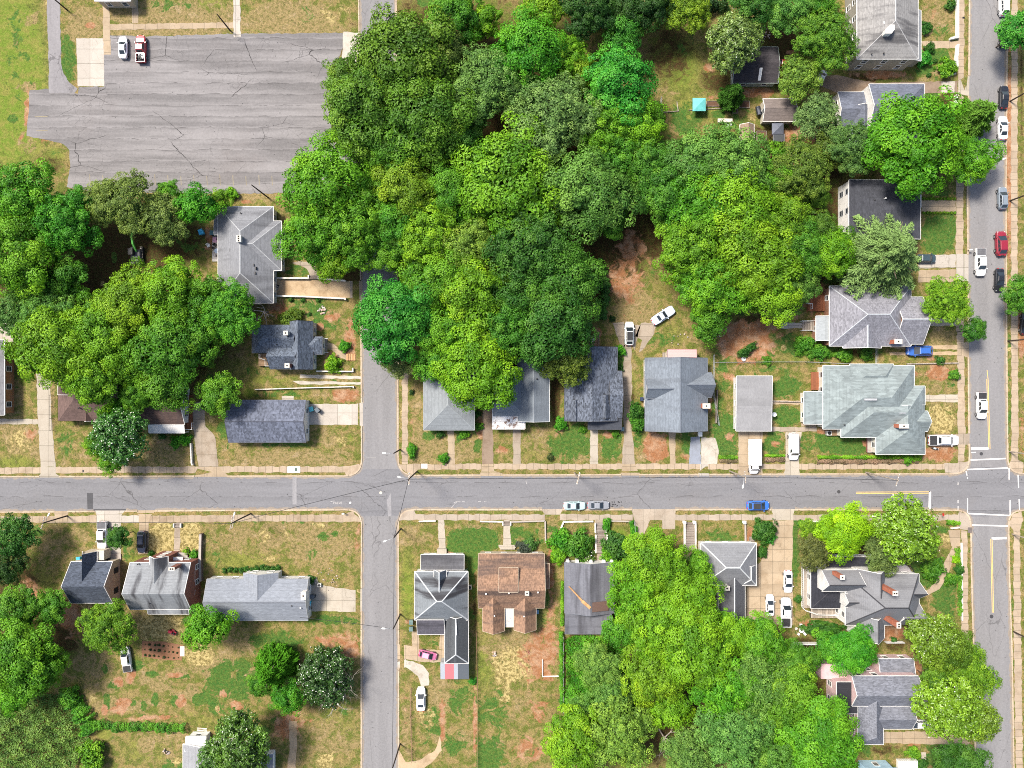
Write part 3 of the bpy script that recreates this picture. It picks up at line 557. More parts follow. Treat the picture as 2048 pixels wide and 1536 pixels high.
sheet('sidewalk', [(2018, 1050), (2024, 1028), (2042, 1022), (2046, 1040), (2039, 1060), (2042, 1300), (2048, 1700), (2034, 1700), (2027, 1300), (2026, 1060)], MAT_SWY, Z1)
# driveways, paths, lots
Z2 = .124
def drive(pts, mat=MAT_DR, name='driveway', z=Z2, amp=1.): return sheet(name, pts, mat, z, amp)
lot = [(208, 71), (300, 73), (470, 68), (686, 66), (686, 96), (672, 130), (664, 200), (663, 285), (722, 288), (726, 330), (640, 385), (480, 388), (190, 384), (134, 374), (141, 335), (139, 300), (126, 288), (54, 272), (60, 181), (99, 178), (128, 178), (156, 188), (158, 174), (208, 174)]
drive(lot, MAT_LOT, 'parking_lot', .116, 1.2)
drive([(93, -200), (121, -200), (121, 40), (123, 128), (128, 148), (140, 166), (156, 178), (150, 186), (99, 186), (98, 130), (95, 40)], MAT_LANE, 'lane', .120, 1.)
drive([(153, 77), (208, 77), (209, 173), (156, 173)], MAT_PALE, 'concrete_pad', .126, .6)
drive([(687, 64), (718, 66), (719, 155), (680, 150), (686, 96)], MAT_GRAV, 'driveway', .122)
drive([(205, -20), (219, -20), (222, 110), (208, 110)], MAT_DRT, 'footpath', .130)
drive([(264, -20), (277, -20), (277, 47), (265, 47)], MAT_DRT, 'footpath')
drive([(220.5, 49), (466, 45), (468, 56), (220.5, 61)], MAT_DRT, 'footpath')
drive([(466, -20), (480, -20), (482, 75), (468, 75)], MAT_PALE, 'footpath', .130)
drive([(545, 560), (610, 560), (693, 563), (700, 562), (700, 596), (690, 596), (610, 592), (548, 591)], MAT_DIRT)
drive([(584, 526), (600, 522), (625, 525), (636, 540), (637, 551), (620, 551), (614, 538), (600, 531)], MAT_DRG, 'footpath')
drive([(654, 684), (668, 688), (680, 700), (694, 708), (693, 720), (678, 714), (664, 700), (654, 698)], MAT_DRT, 'footpath')
drive([(600, 749), (722, 753), (722, 758), (600, 756)], MAT_GRAV, 'gravel_track')
drive([(585, 762), (722, 764), (722, 769), (600, 769)], MAT_GRAV, 'gravel_track')
drive([(614, 808), (712, 808), (712, 849), (614, 850)], MAT_PALE)
drive([(564, 792), (588, 792), (588, 801), (564, 801)], MAT_PALE, 'concrete_pad')
drive([(383, 808), (408, 800), (411, 852), (430, 872), (434, 900), (437, 933), (398, 933), (392, 905), (388, 862)], MAT_DRG)
drive([(73, 735), (100, 735), (104, 840), (112, 934), (82, 934), (77, 850)], MAT_DR)
drive([(-200, 838), (76, 838), (77, 848), (-200, 848)], MAT_DR, 'footpath')
drive([(-120, 640), (30, 648), (46, 690), (20, 684), (-120, 676)], MAT_PALE)
drive([(895, 858), (908, 858), (910, 928), (897, 928)], MAT_DRT, 'footpath')
drive([(966, 818), (986, 818), (986, 870), (987, 928), (964, 928), (965, 870)], MAT_BRK)
drive([(1026, 857), (1041, 857), (1042, 928), (1026, 928)], MAT_DRG, 'footpath')
drive([(1180, 858), (1196, 858), (1196, 928), (1180, 928)], MAT_DR, 'footpath')
drive([(1247, 690), (1262, 690), (1264, 780), (1260, 830), (1266, 880), (1270, 928), (1244, 928), (1248, 860), (1246, 780)], MAT_DRG)
drive([(1225, 646), (1248, 644), (1250, 690), (1242, 714), (1240, 690)], MAT_DRG)
drive([(1282, 646), (1313, 645), (1308, 668), (1290, 694), (1278, 705), (1284, 680), (1270, 672)], MAT_DRG)
drive([(1270, 650), (1281, 650), (1269, 700), (1264, 690), (1266, 668)], MAT_DRG)
drive([(1337, 862), (1353, 862), (1350, 880), (1351, 928), (1340, 928), (1338, 880)], MAT_DRT, 'footpath')
drive([(1381, 874), (1400, 872), (1401, 900), (1402, 928), (1378, 928)], MAT_GRAVB, 'gravel_pad')
drive([(1402, 875), (1430, 876), (1437, 900), (1434, 928), (1402, 928)], MAT_GRAV, 'gravel_pad')
drive([(1477, 863), (1525, 863), (1524, 928), (1477, 928)], MAT_DRT)
drive([(1526, 854), (1633, 854), (1633, 863), (1526, 863)], MAT_DRG, 'footpath')
drive([(1571, 864), (1603, 864), (1600, 880), (1598, 928), (1570, 928)], MAT_DR)
drive([(1544, 800), (1608, 802), (1608, 809), (1544, 808)], MAT_DRT, 'footpath')
drive([(1604, 820), (1632, 842), (1632, 853), (1602, 853)], MAT_DRT, 'concrete_pad')
drive([(1562, 645), (1606, 645), (1606, 656), (1562, 657)], MAT_PALE, 'footpath')
drive([(1858, 638), (1912, 638), (1912, 652), (1858, 652)], MAT_DR, 'footpath')
drive([(1778, 691), (1914, 690), (1914, 699), (1780, 696)], MAT_DIRT)
drive([(1778, 705), (1914, 703), (1914, 710), (1780, 711)], MAT_DIRT)
drive([(1850, 790), (1915, 789), (1915, 804), (1850, 803)], MAT_DR, 'footpath')
drive([(1852, 868), (1930, 868), (1930, 889), (1855, 891)], MAT_DRG)
drive([(1842, 401), (1911, 401), (1911, 424), (1842, 424)], MAT_DRT, 'footpath')
drive([(1836, 510), (1911, 509), (1911, 535), (1836, 537)], MAT_PALE)
drive([(1836, 541), (1911, 539), (1911, 563), (1836, 565)], MAT_DRT)
drive([(1640, 148), (1680, 152), (1730, 163), (1760, 166), (1882, 163), (1915, 162), (1915, 186), (1850, 187), (1740, 186), (1700, 190), (1670, 185), (1640, 172)], MAT_BRK)
drive([(1882, 163.5), (1909, 163), (1909, 186), (1882, 186)], MAT_PALE, 'driveway', .128)
drive([(1841, 83), (1916, 82), (1916, 97), (1850, 97)], MAT_DRT, 'footpath')
drive([(195, 1045), (242, 1045), (242, 1108), (195, 1108)], MAT_PALE)
drive([(279, 1045), (298, 1045), (297, 1108), (277, 1108)], MAT_DRT)
drive([(350, 1045), (362, 1045), (360, 1112), (348, 1112)], MAT_DRG, 'footpath')
drive([(622, 1172), (632, 1152), (640, 1170), (708, 1180), (708, 1223), (624, 1222)], MAT_DR)
drive([(285, 1281), (330, 1283), (367, 1290), (364, 1321), (330, 1319), (284, 1313)], concrete('garden_soil', (.2, .1, .055), dirt=.6, patch=.3), 'garden_soil')
drive([(876, 1040), (888, 1040), (891, 1092), (893, 1105), (874, 1105), (878, 1092)], MAT_DR, 'footpath')
drive([(1008, 1040), (1019, 1040), (1022, 1090), (1006, 1090)], MAT_DR, 'footpath')
drive([(1190, 1040), (1209, 1040), (1212, 1122), (1194, 1122)], MAT_DRG, 'footpath')
drive([(1268, 1040), (1300, 1040), (1285, 1075), (1280, 1086), (1272, 1070)], MAT_SWG)
drive([(1324, 1040), (1350, 1040), (1350, 1058), (1324, 1058)], MAT_SWG)
drive([(1546, 1040), (1586, 1040), (1584, 1120), (1586, 1250), (1492, 1250), (1492, 1140), (1520, 1125), (1538, 1090)], MAT_DRT)
drive([(1366, 1100), (1390, 1100), (1386, 1120), (1368, 1122)], MAT_BRK, 'footpath')
drive([(812, 1290), (825, 1292), (824, 1262), (838, 1262), (838, 1298), (888, 1300), (890, 1324), (850, 1324), (812, 1318)], MAT_DRT)
drive([(812, 1320), (826, 1322), (846, 1330), (858, 1346), (858, 1370), (842, 1372), (836, 1352), (812, 1334)], MAT_GRAV)
drive([(881, 1268), (890, 1268), (890, 1300), (879, 1298)], MAT_DRT, 'footpath')
drive([(798, 1500), (812, 1524), (838, 1520), (870, 1500), (880, 1470), (884, 1500), (866, 1522), (830, 1548), (798, 1560)], MAT_DIRT, 'dirt_track')
drive([(578, 1440), (594, 1442), (594, 1500), (590, 1560), (570, 1560), (580, 1500)], MAT_DIRT, 'dirt_track')
drive([(1905, 1090), (1916, 1096), (1894, 1150), (1878, 1178), (1856, 1190), (1840, 1192), (1838, 1184), (1858, 1178), (1872, 1160), (1886, 1130)], MAT_DRT, 'footpath')
drive([(1896, 1060), (1920, 1060), (1920, 1092), (1902, 1092)], MAT_DRT, 'footpath', Z2+.004)
drive([(1722, 1465), (1850, 1462), (1922, 1464), (1922, 1488), (1850, 1488), (1715, 1484)], MAT_DRT)
drive([(1848, 1440), (1880, 1448), (1910, 1463), (1850, 1463)], MAT_DR)
drive([(1838, 1370), (1848, 1372), (1858, 1410), (1860, 1438), (1850, 1440), (1850, 1410)], MAT_PALE, 'footpath')
drive([(425, 463), (442, 463), (442, 523), (425, 523)], concrete('patio_stone', (.5, .47, .44), jx=1.2, jy=1.2), 'patio')
drive([(1842, 1504), (1851, 1504), (1851, 1560), (1842, 1560)], MAT_DR, 'footpath')
# painted markings and street iron
MAT_WH = concrete('white_road_paint', (.56, .55, .53), dirt=.6, patch=.35); MAT_YE = concrete('yellow_road_paint', (.62, .42, .14), dirt=.45)
MAT_YF = concrete('faded_yellow_paint', (.26, .225, .14), dirt=.9)
MAT_DKP = asphalt('dark_patch', (.062, .062, .066), 'x', .2, 0); MAT_LTP = asphalt('light_patch', (.21, .205, .21), 'y', .2, .2)
def mark(quads, mat, z=.020, name='road_marking'):
    mb = MB()
    for q in quads: mb.prism([P(*p) for p in q], z-.003, z)
    o = mb.build(name, mat); o['kind'] = 'structure'; return o
def ln(x0, y0, x1, y1, w):
    d = Vector((x1-x0, y1-y0)).normalized(); n = Vector((-d.y, d.x))*w/2
    return [(x0+n.x, y0+n.y), (x1+n.x, y1+n.y), (x1-n.x, y1-n.y), (x0-n.x, y0-n.y)]
# stop bars and crossings of the right hand junction
mark([ln(1942, 897, 1977, 897, 4.5)], MAT_WH); mark([ln(1860, 983, 1859, 1018, 4.5)], MAT_WH); mark([ln(1983, 1077, 2013, 1076, 4.5)], MAT_WH)
mark([ln(1941, 920, 2012, 917, 2.6), ln(1934, 939, 2016, 936, 2.6)], MAT_WH)
mark([ln(1935, 1027, 2020, 1031, 2.6), ln(1944, 1050, 2016, 1052, 2.6)], MAT_WH)
mark([ln(1932, 942, 1934, 951, 2), ln(1916, 965, 1916, 970, 1.5), ln(1935, 996, 1935, 1030, 2), ln(1916, 1000, 1916, 1006, 1.5), ln(1935, 954, 1935, 958, 1.6), ln(1916, 1012, 1916, 1020, 1.5)], MAT_WH)
mark([ln(2018, 936, 2018, 960, 2), ln(2036, 950, 2037, 976, 2), ln(2020, 1000, 2020, 1031, 2), ln(2038, 998, 2039, 1020, 2)], MAT_WH)
mark([ln(1712, 984.2, 1860, 983.6, 1.3), ln(1712, 987, 1857, 986.4, 1.3)], MAT_YE)
mark([ln(1976, 758, 1980, 898, 1.2), ln(1973.4, 758, 1977.4, 895, 1.2), ln(1974, 740, 1976, 758, 1.2)], MAT_YE)
mark([ln(1984, 1077, 1987, 1225, 1.2), ln(1981.4, 1078, 1984.4, 1225, 1.2)], MAT_YE)
mark([ln(1942, 905, 1952, 904.4, 1.6)], MAT_WH)
mark([[(174, 986), (186, 986), (186, 1018), (175, 1018)]], MAT_DKP, .016, 'asphalt_patch')
mark([ln(187, 1020, 252, 1020, 4)], MAT_DKP, .016, 'asphalt_patch')
mark([[(585, 953), (593, 953), (593.5, 1009), (585, 1009)]], MAT_LTP, .016, 'asphalt_patch')
mark([[(774, 1000), (782, 985), (783, 1032), (776, 1032)]], MAT_LTP, .016, 'asphalt_patch')
# faded bay lines of the lot
mark([ln(x, 349+((x*7) % 5), x+1, 371, 1.1) for x in range(180, 560, 26)] + [ln(70+i*3, 234+i*28, 96, 233+i*28, 1.) for i in range(2)], MAT_YF, .121)
# survey marks: dots, the sprayed word and the arrow
def disc(px, py, r, mat, z=.020, name='road_marking'):
    mb = MB(); c = P(px, py); mb.prism([(c.x+r*math.cos(a), c.y+r*math.sin(a)) for a in (k*math.pi/8 for k in range(16))], z-.003, z)
    o = mb.build(name, mat); o['kind'] = 'structure'
disc(700.5, 1005.5, .24, MAT_WH); disc(761.5, 985.5, .33, flat('pale_iron', (.42, .4, .33), .6), .02, 'manhole_cover')
IRON = flat('cast_iron', (.06, .058, .06), .55, .3)
for p in ((1677.5, 983.5, .38), (1962.5, 907.5, .38), (2033, 940.5, .3), (1983, 1233, .42)): disc(*p, IRON, .02, 'manhole_cover')
def text(body, px, py, size, mat, z, rz=0.):
    cu = bpy.data.curves.new('lettering', 'FONT'); cu.body = body; cu.size = size; cu.align_x = 'CENTER'; cu.align_y = 'CENTER'; cu.extrude = .001
    o = bpy.data.objects.new('road_marking', cu); COL.objects.link(o); o.location = P(px, py, 0)+Vector((0, 0, z)); o.rotation_euler.z = rz
    cu.materials.append(mat); o['kind'] = 'structure'; return o
MAT_FNT = concrete('worn_white_paint', (.42, .41, .4), dirt=.6, patch=.3)
text('VALVE', 675, 1006, .72, MAT_FNT, .018); mark([ln(661, 1003.5, 669, 1001.5, .6)], MAT_FNT, .02)
mark([ln(908, 1005, 914, 1003, .7), ln(914, 1003, 921, 1003.5, .5), ln(924, 1003, 930, 1003.5, .5), ln(902, 1016, 912, 1005, .5), ln(912, 1002, 914, 1006, .6), ln(956, 1003, 962, 1003, .6), ln(968, 1003, 974, 1002, .5)], MAT_FNT, .02)
mark([ln(1052, 963, 1053, 968, .8), ln(1050, 962, 1053, 962, .7)], MAT_FNT, .02)
mark([ln(731, 914, 752, 915, 1.)], concrete('faint_paint', (.24, .235, .23)), .02)
# oil drips by the parked grey car
for i in range(16):
    disc(1222+rng.uniform(0, 28), 1007+rng.uniform(-4, 7), rng.uniform(.06, .2), flat('oil_stain', (.03, .03, .032), .5), .0205+i*.0004, 'oil_stain')
# ------------------------------------------------------------------ foliage
def leafmat(name, rough=.5, spec=.35, trans=.2, contrast=.8, yellow=.65):
    m, nt, b = newmat(name, rough, spec)
    oi = nd(nt, 'ShaderNodeObjectInfo')
    at = nd(nt, 'ShaderNodeAttribute', attribute_name='tone')
    sc = nd(nt, 'ShaderNodeSeparateColor', {0: at.outputs['Color']}).outputs
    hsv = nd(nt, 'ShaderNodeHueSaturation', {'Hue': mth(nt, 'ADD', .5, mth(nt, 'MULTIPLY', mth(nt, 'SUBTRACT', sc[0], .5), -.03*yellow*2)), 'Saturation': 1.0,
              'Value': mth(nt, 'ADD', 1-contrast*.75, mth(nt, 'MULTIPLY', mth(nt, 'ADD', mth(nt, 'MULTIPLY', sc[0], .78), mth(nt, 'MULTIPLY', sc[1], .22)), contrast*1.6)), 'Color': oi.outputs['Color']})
    c = hsv.outputs[0]
    setc(nt, b, c)
    tr = nd(nt, 'ShaderNodeBsdfTranslucent', {'Color': mixc(nt, 1., c, (1.25, 1.1, .5), 'MULTIPLY')})
    mx = nd(nt, 'ShaderNodeMixShader', {0: trans, 1: b.outputs[0], 2: tr.outputs[0]})
    nt.links.new(mx.outputs[0], nt.nodes['Material Output'].inputs[0])
    return m
M_LEAF = leafmat('broad_leaf', .5, .22); M_GLOSS = leafmat('magnolia_leaf', .35, .4, .1, .8, .3); M_NEEDLE = leafmat('needle_leaf', .7, .12, .25, .6, .2)
M_FLOWER = flat('white_blossom', (.75, .73, .66), .6, 0, .1)
M_BARK = flat('bark', (.1, .078, .058), .95, 0, .5, 3.); M_BAREBARK = flat('dead_grey_bark', (.34, .3, .26), .9, 0, .4, 2.)
def unit(a): return a/np.maximum(np.linalg.norm(a, axis=1, keepdims=True), 1e-9)
def leaf_mesh(name, c, nrm, size, tone, mat, r, aspect=.62, axis=None):
    """each leaf a folded pointed blade; c, nrm (N,3), size (N), tone (N,2)"""
    n = len(c); nrm = unit(nrm)
    a = unit(np.cross(nrm, r.normal(size=(n, 3)))) if axis is None else unit(axis-nrm*np.sum(axis*nrm, 1, keepdims=True))
    b = np.cross(nrm, a); s = size[:, None]
    fold = nrm*s*.16
    v = np.stack([c-a*s*.5, c+b*s*.5*aspect+fold, c+a*s*.55-fold*.6, c-b*s*.5*aspect+fold], 1).reshape(-1, 3)
    i = np.arange(n)*4
    q = np.stack([np.stack([i, i+3, i+2], 1), np.stack([i, i+2, i+1], 1)], 1).reshape(-1, 3)
    me = npmesh(name, v, q)
    at = me.color_attributes.new('tone', 'FLOAT_COLOR', 'POINT')
    arr = np.ones((n, 4, 4), np.float32); arr[:, :, 0] = tone[:, 0:1]; arr[:, :, 1] = tone[:, 1:2]
    at.data.foreach_set('color', arr.ravel()); me.materials.append(mat); return me
def sphere_dirs(n, r): return unit(r.normal(size=(n, 3)))
def crown_mesh(name, R, seed, clump=1.15, leaf=.5, nleaf=34, lobes=7, flat_=.72, mat=None, dens=1.0, spread=.55, drop=-.35, flowers=0):
    """boughs (lobes) -> leaf sprays (clumps) -> leaves; origin at the crown's middle"""
    r = np.random.default_rng(seed)
    L = [(np.array([0, 0, .22*R]), .62*R)]
    a0 = r.uniform(0, 6.28)
    for k in range(lobes):
        a = a0+2*math.pi*k/lobes+r.uniform(-.35, .35); d = R*spread*r.uniform(.85, 1.2); rr = R*r.uniform(.3, .47)
        L.append((np.array([d*math.cos(a), d*math.sin(a), R*r.uniform(-.28, .22)]), min(rr, R*1.06-d)))
    for k in range(max(2, lobes//2)):
        a = r.uniform(0, 6.28); d = R*r.uniform(.15, .5)
        L.append((np.array([d*math.cos(a), d*math.sin(a), R*r.uniform(.25, .48)]), R*r.uniform(.25, .36)))
    cs, ns, cr, ct = [], [], [], []
    for c, rr in L:
        m = int(dens*4*math.pi*rr*rr*.8/(clump*clump*1.75))
        d = sphere_dirs(m, r); p = c+d*(rr+clump*r.uniform(-.75, .45, (m, 1))); keep = d[:, 2] > drop
        for c2, r2 in L:
            if c2 is not c: keep &= np.linalg.norm(p-c2, axis=1) > r2*.88
        lt = r.uniform(.0, 1.)
        p, d = p[keep], d[keep]
        cs.append(p); ns.append(d); cr.append(clump*r.uniform(.5, 1.2, len(p))); ct.append(.3*lt+.7*r.uniform(0, 1, len(p)))
    cs = np.concatenate(cs); ns = np.concatenate(ns); cr = np.concatenate(cr); ct = np.concatenate(ct)
    N = len(cs); k = np.maximum(6, (nleaf*(cr/clump)**2).astype(int)); idx = np.repeat(np.arange(N), k); M = len(idx)
    d = sphere_dirs(M, r); out = ns[idx]
    flip = np.sum(d*(out+np.array([0, 0, .4])), 1) < -.1; d[flip] *= -1
    d[:, 2] = np.where(r.random(M) < .6, np.abs(d[:, 2]), d[:, 2])
    pos_ = cs[idx]+d*(cr[idx]*r.uniform(.62, 1.1, M))[:, None]*np.array([1, 1, .75])
    nrm = d*.8+out*.35+np.array([0, 0, .35])+r.normal(size=(M, 3))*.33
    # inner filling so that the crown is not hollow
    K = M//6; li = r.integers(0, len(L), K); dd = sphere_dirs(K, r)
    fill = np.array([L[i][0] for i in li])+dd*(np.array([L[i][1] for i in li])*r.uniform(.4, .76, K))[:, None]
    pos_ = np.concatenate([pos_, fill]); nrm = np.concatenate([nrm, dd+r.normal(size=(K, 3))*.6])
    sp_, sn_ = [], []
    for c, rr in L:
        m2 = int(1.25*2*math.pi*(.78*rr)**2/(.31*(1.5*leaf)**2)); d2 = sphere_dirs(m2, r); d2[:, 2] = np.abs(d2[:, 2])-.25
        sp_.append(c+d2*rr*r.uniform(.66, .84, (m2, 1))*.93); sn_.append(d2*.6+np.array([0, 0, .6])+r.normal(size=(m2, 3))*.4)
    sp_ = np.concatenate(sp_); K += len(sp_); dd = np.concatenate([dd, np.concatenate(sn_)]); pos_ = np.concatenate([pos_, sp_]); nrm = np.concatenate([nrm, np.concatenate(sn_)])
    tone = np.stack([np.concatenate([ct[idx], r.uniform(0, .5, K)]), r.uniform(0, 1, M+K)], 1)  # inner leaves take darker tones: shade between the clumps is partly painted in
    pos_[:, 2] *= flat_
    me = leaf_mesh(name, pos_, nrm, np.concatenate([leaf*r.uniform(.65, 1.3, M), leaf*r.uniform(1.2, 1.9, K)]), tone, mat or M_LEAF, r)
    fl = None
    if flowers:
        top = np.where(ns[:, 2] > .0)[0]; pick = r.choice(top, min(flowers, len(top)), replace=False)
        mb = MB()
        for i in pick:
            q = cs[i]+ns[i]*cr[i]*1.05; q = q*np.array([1, 1, flat_]); s = r.uniform(.08, .15)
            up = Vector(ns[i])+Vector((0, 0, .6)); M3 = Matrix.Translation(Vector(q)) @ up.to_track_quat('Z', 'Y').to_matrix().to_4x4()
            for e in range(6):
                a = e*math.pi/3
                mb.face([M3 @ Vector(t) for t in ((0, 0, 0), (s*math.cos(a-.45)*.7, s*math.sin(a-.45)*.7, s*.35), (s*math.cos(a), s*math.sin(a), s*.6), (s*math.cos(a+.45)*.7, s*math.sin(a+.45)*.7, s*.35))])
        fl = mb.data('blossom', M_FLOWER)
    return me, fl
def needle_crown(name, R, Hh, seed, mat=None, n=0):
    """drooping feathery sprays on tiers of long boughs; origin at mid height"""
    r = np.random.default_rng(seed); pos_, nrm, ax, tn = [], [], [], []
    z = Hh*.5
    tier = 0
    while z > -Hh*.5:
        t = (Hh*.5-z)/Hh; rad = R*(min(1, .16+1.35*t)) * (1 if t < .75 else 1-(t-.75)*.8)
        nb = int(6+10*t); a0 = r.uniform(0, 6.28)
        for k in range(nb):
            a = a0+2*math.pi*k/nb+r.uniform(-.25, .25); Lb = rad*r.uniform(.6, 1.12); bt = r.uniform(0, 1)
            m = int(46*Lb)
            s = r.uniform(.12, 1, m)**.8; side = r.normal(size=m)*.28*Lb*(1.05-s)*.9+r.normal(size=m)*.16
            x = s*Lb; zz = z-.16*x*s+r.normal(size=m)*.16+.12*Lb*s*(1-s)-np.abs(side)*.2
            ca, sa = math.cos(a), math.sin(a)
            pos_.append(np.stack([x*ca-side*sa, x*sa+side*ca, zz], 1))
            dirx = np.stack([ca-np.sign(side)*sa*.7, sa+np.sign(side)*ca*.7, -.25*np.ones(m)], 1)
            ax.append(dirx+r.normal(size=(m, 3))*.3)
            nrm.append(np.array([0, 0, 1.])+r.normal(size=(m, 3))*.45); tn.append(np.stack([np.full(m, bt)*.5+s*.5, r.uniform(0, 1, m)], 1))
        z -= Hh/13*r.uniform(.8, 1.2); tier += 1
    pos_ = np.concatenate(pos_); n = len(pos_)
    return leaf_mesh(name, pos_, np.concatenate(nrm), .52*r.uniform(.6, 1.3, n), np.concatenate(tn), mat or M_NEEDLE, r, .3, np.concatenate(ax)), None
def branch_rec(mb, p, d, L, rad, depth, r, spread=.6, up=.15, kids=3):
    n = 4; pts = [p]; rr = [rad]
    q = p.copy(); dd = d.copy()
    for i in range(n):
        dd = (dd+Vector((r.gauss(0, .16), r.gauss(0, .16), r.gauss(0, .1)+up*.12))).normalized(); q = q+dd*L/n
        pts.append(q.copy()); rr.append(rad*(1-.16*(i+1)))
    mb.tube(pts, rr, 6 if depth > 1 else 4, cap=depth == 0)
    if depth:
        for k in range(kids+(r.random() < .5)):
            t = r.choice([2, 3, 4]); ax = dd.orthogonal().normalized(); ax.rotate(Matrix.Rotation(r.uniform(0, 6.28), 3, dd))
            nd_ = (dd+ax*spread*r.uniform(.6, 1.4)).normalized()
            branch_rec(mb, pts[t], nd_, L*r.uniform(.55, .8), rr[t]*.62, depth-1, r, spread, up, kids)
def trunk_mesh(name, hgt, R, seed):
    """tapered trunk from z=0 with limbs reaching into the crown"""
    r = random.Random(seed); mb = MB(); r0 = .035*hgt
    pts = [(0, 0, -.15), (0, 0, .35), (.05*R, -.02*R, hgt*.35), (.02*R, .04*R, hgt*.6), (0, 0, hgt*.82)]
    mb.tube(pts, [r0*1.5, r0, r0*.82, r0*.6, r0*.25], 10)
    for k in range(6):
        a = k*1.05+r.uniform(-.3, .3); z = hgt*r.uniform(.36, .62); e = R*r.uniform(.55, .8)
        mb.tube([(0, 0, z), (e*.45*math.cos(a), e*.45*math.sin(a), z+hgt*.1), (e*math.cos(a), e*math.sin(a), z+hgt*.14)], [r0*.42, r0*.3, r0*.1], 6)
    return mb.data(name, M_BARK)
PROTO = {}
def proto(key, R, trunkh, maker):
    me, fl = maker(); PROTO[key] = (R, me, fl, trunk_mesh('trunk', trunkh, R*.8, len(PROTO)+3) if trunkh else None, trunkh)
proto('b1', 9., 9, lambda: crown_mesh('crown', 9., 1, 1.6, .44, 118, 8))
proto('b2', 9., 9, lambda: crown_mesh('crown', 9., 2, 1.8, .44, 148, 7, spread=.6))
proto('b3', 9., 9, lambda: crown_mesh('crown', 9., 3, 1.35, .42, 90, 9, spread=.58))
proto('b4', 9., 9, lambda: crown_mesh('crown', 9., 8, 2.0, .44, 190, 10, spread=.6, flat_=.68))
proto('m1', 5.5, 6, lambda: crown_mesh('crown', 5.5, 4, 1.25, .4, 84, 6))
proto('m2', 5.5, 6, lambda: crown_mesh('crown', 5.5, 5, 1.1, .38, 72, 7, spread=.6))
proto('m3', 5.5, 6, lambda: crown_mesh('crown', 5.5, 6, 1.4, .4, 108, 5, spread=.5))
proto('f1', 7., 8, lambda: crown_mesh('crown', 7., 9, .75, .3, 40, 9, spread=.6, dens=.8))
proto('f2', 5., 6, lambda: crown_mesh('crown', 5., 10, .6, .28, 32, 8, spread=.6, dens=.85))
proto('g1', 6.5, 5, lambda: crown_mesh('crown', 6.5, 11, .7, .42, 22, 8, mat=M_GLOSS, flat_=.85, spread=.5, flowers=90))
proto('g2', 6.5, 5, lambda: crown_mesh('crown', 6.5, 12, .8, .44, 26, 7, mat=M_GLOSS, flat_=.85, spread=.5, flowers=14))
proto('h1', 8.5, 13, lambda: needle_crown('crown', 8.5, 14., 13))
proto('h2', 3.2, 7, lambda: needle_crown('crown', 3.2, 7., 14))
proto('s1', 2., 0, lambda: crown_mesh('shrub', 2., 15, .5, .3, 26, 5, drop=-.8))
proto('s2', 2., 0, lambda: crown_mesh('shrub', 2., 16, .45, .28, 22, 6, drop=-.8, spread=.62))
proto('s3', .8, 0, lambda: crown_mesh('shrub', .8, 17, .28, .16, 26, 4, drop=-.9, spread=.4, flat_=.9))
proto('s4', 2., 0, lambda: crown_mesh('shrub', 2., 18, .5, .26, 14, 7, drop=-.6, spread=.7, flowers=26))
LG = (.122, .285, .008); YG = (.145, .282, .01); MG = (.07, .2, .012); DG = (.034, .115, .013); EM = (.045, .23, .02)
PG = (.12, .225, .055); OL = (.095, .155, .014); BR = (.095, .09, .03); LM = (.19, .4, .006); GG = (.15, .21, .06); VD = (.02, .06, .01); BG = (.055, .225, .01)
def mixt(a, b, t): return tuple(x*(1-t)+y*t for x, y in zip(a, b))
tr_r = random.Random(31)
def tree(kind, px, py, r, tint, label, h=None, cat='tree', name='tree', group=None, squash=1., stretch=(1, 1), rot=None):
    R0, me, fl, tm, th = PROTO[kind]
    R = r*S
    hh = h or min(19., max(3.5, 3.5+1.45*R))
    zc = hh-.62*R if kind[0] != 'h' else hh*.55
    zc = max(zc, hh*.5)
    k = (H-zc)/H; Rw = R*k; c = P(px, py, zc); gz = at_ground(1024+c.x/S, 768-c.y/S)
    root = empty(name, (c.x, c.y, gz), 0, label, cat, group)
    v = lambda a: tuple(x*tr_r.uniform(.93, 1.07) for x in mixt(a, (.085, .24, .012), .12))
    rz = tr_r.uniform(0, 6.28) if rot is None else R_(rot)
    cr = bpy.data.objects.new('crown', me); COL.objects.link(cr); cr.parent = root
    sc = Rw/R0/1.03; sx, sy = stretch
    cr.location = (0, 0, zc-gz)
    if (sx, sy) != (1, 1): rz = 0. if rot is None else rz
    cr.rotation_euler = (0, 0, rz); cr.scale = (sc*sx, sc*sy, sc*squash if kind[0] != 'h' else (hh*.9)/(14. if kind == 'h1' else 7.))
    cr.color = (*v(tint), 1)
    if fl:
        f = bpy.data.objects.new('blossom', fl); COL.objects.link(f); f.parent = cr
    t = bpy.data.objects.new('trunk', tm); COL.objects.link(t); t.parent = root
    t.scale = (sc, sc, (zc+.25*R)/th/.82*.95 if kind[0] != 'h' else hh*.92/th/.82); t.rotation_euler.z = rz
    return root
def shrub(kind, px, py, r, tint, label, cat='shrub', name='shrub', group=None, hs=1., stretch=(1, 1), rot=0.):
    R0, me, fl, tm, th = PROTO[kind]; R = r*S; sc = R/R0
    zc = R*.62*hs; c = P(px, py, zc); gz = at_ground(1024+c.x/S, 768-c.y/S)
    o = bpy.data.objects.new(name, me); COL.objects.link(o); tag(o, label, cat, group)
    o.location = (c.x, c.y, gz+zc*.8); o.scale = (sc*stretch[0], sc*stretch[1], sc*hs)
    o.rotation_euler.z = tr_r.uniform(0, 6.28) if stretch == (1, 1) else R_(rot)
    o.color = (*[x*tr_r.uniform(.92, 1.08) for x in tint], 1)
    if fl:
        f = bpy.data.objects.new('blossom', fl); COL.objects.link(f); f.parent = o
    return o
T = tree
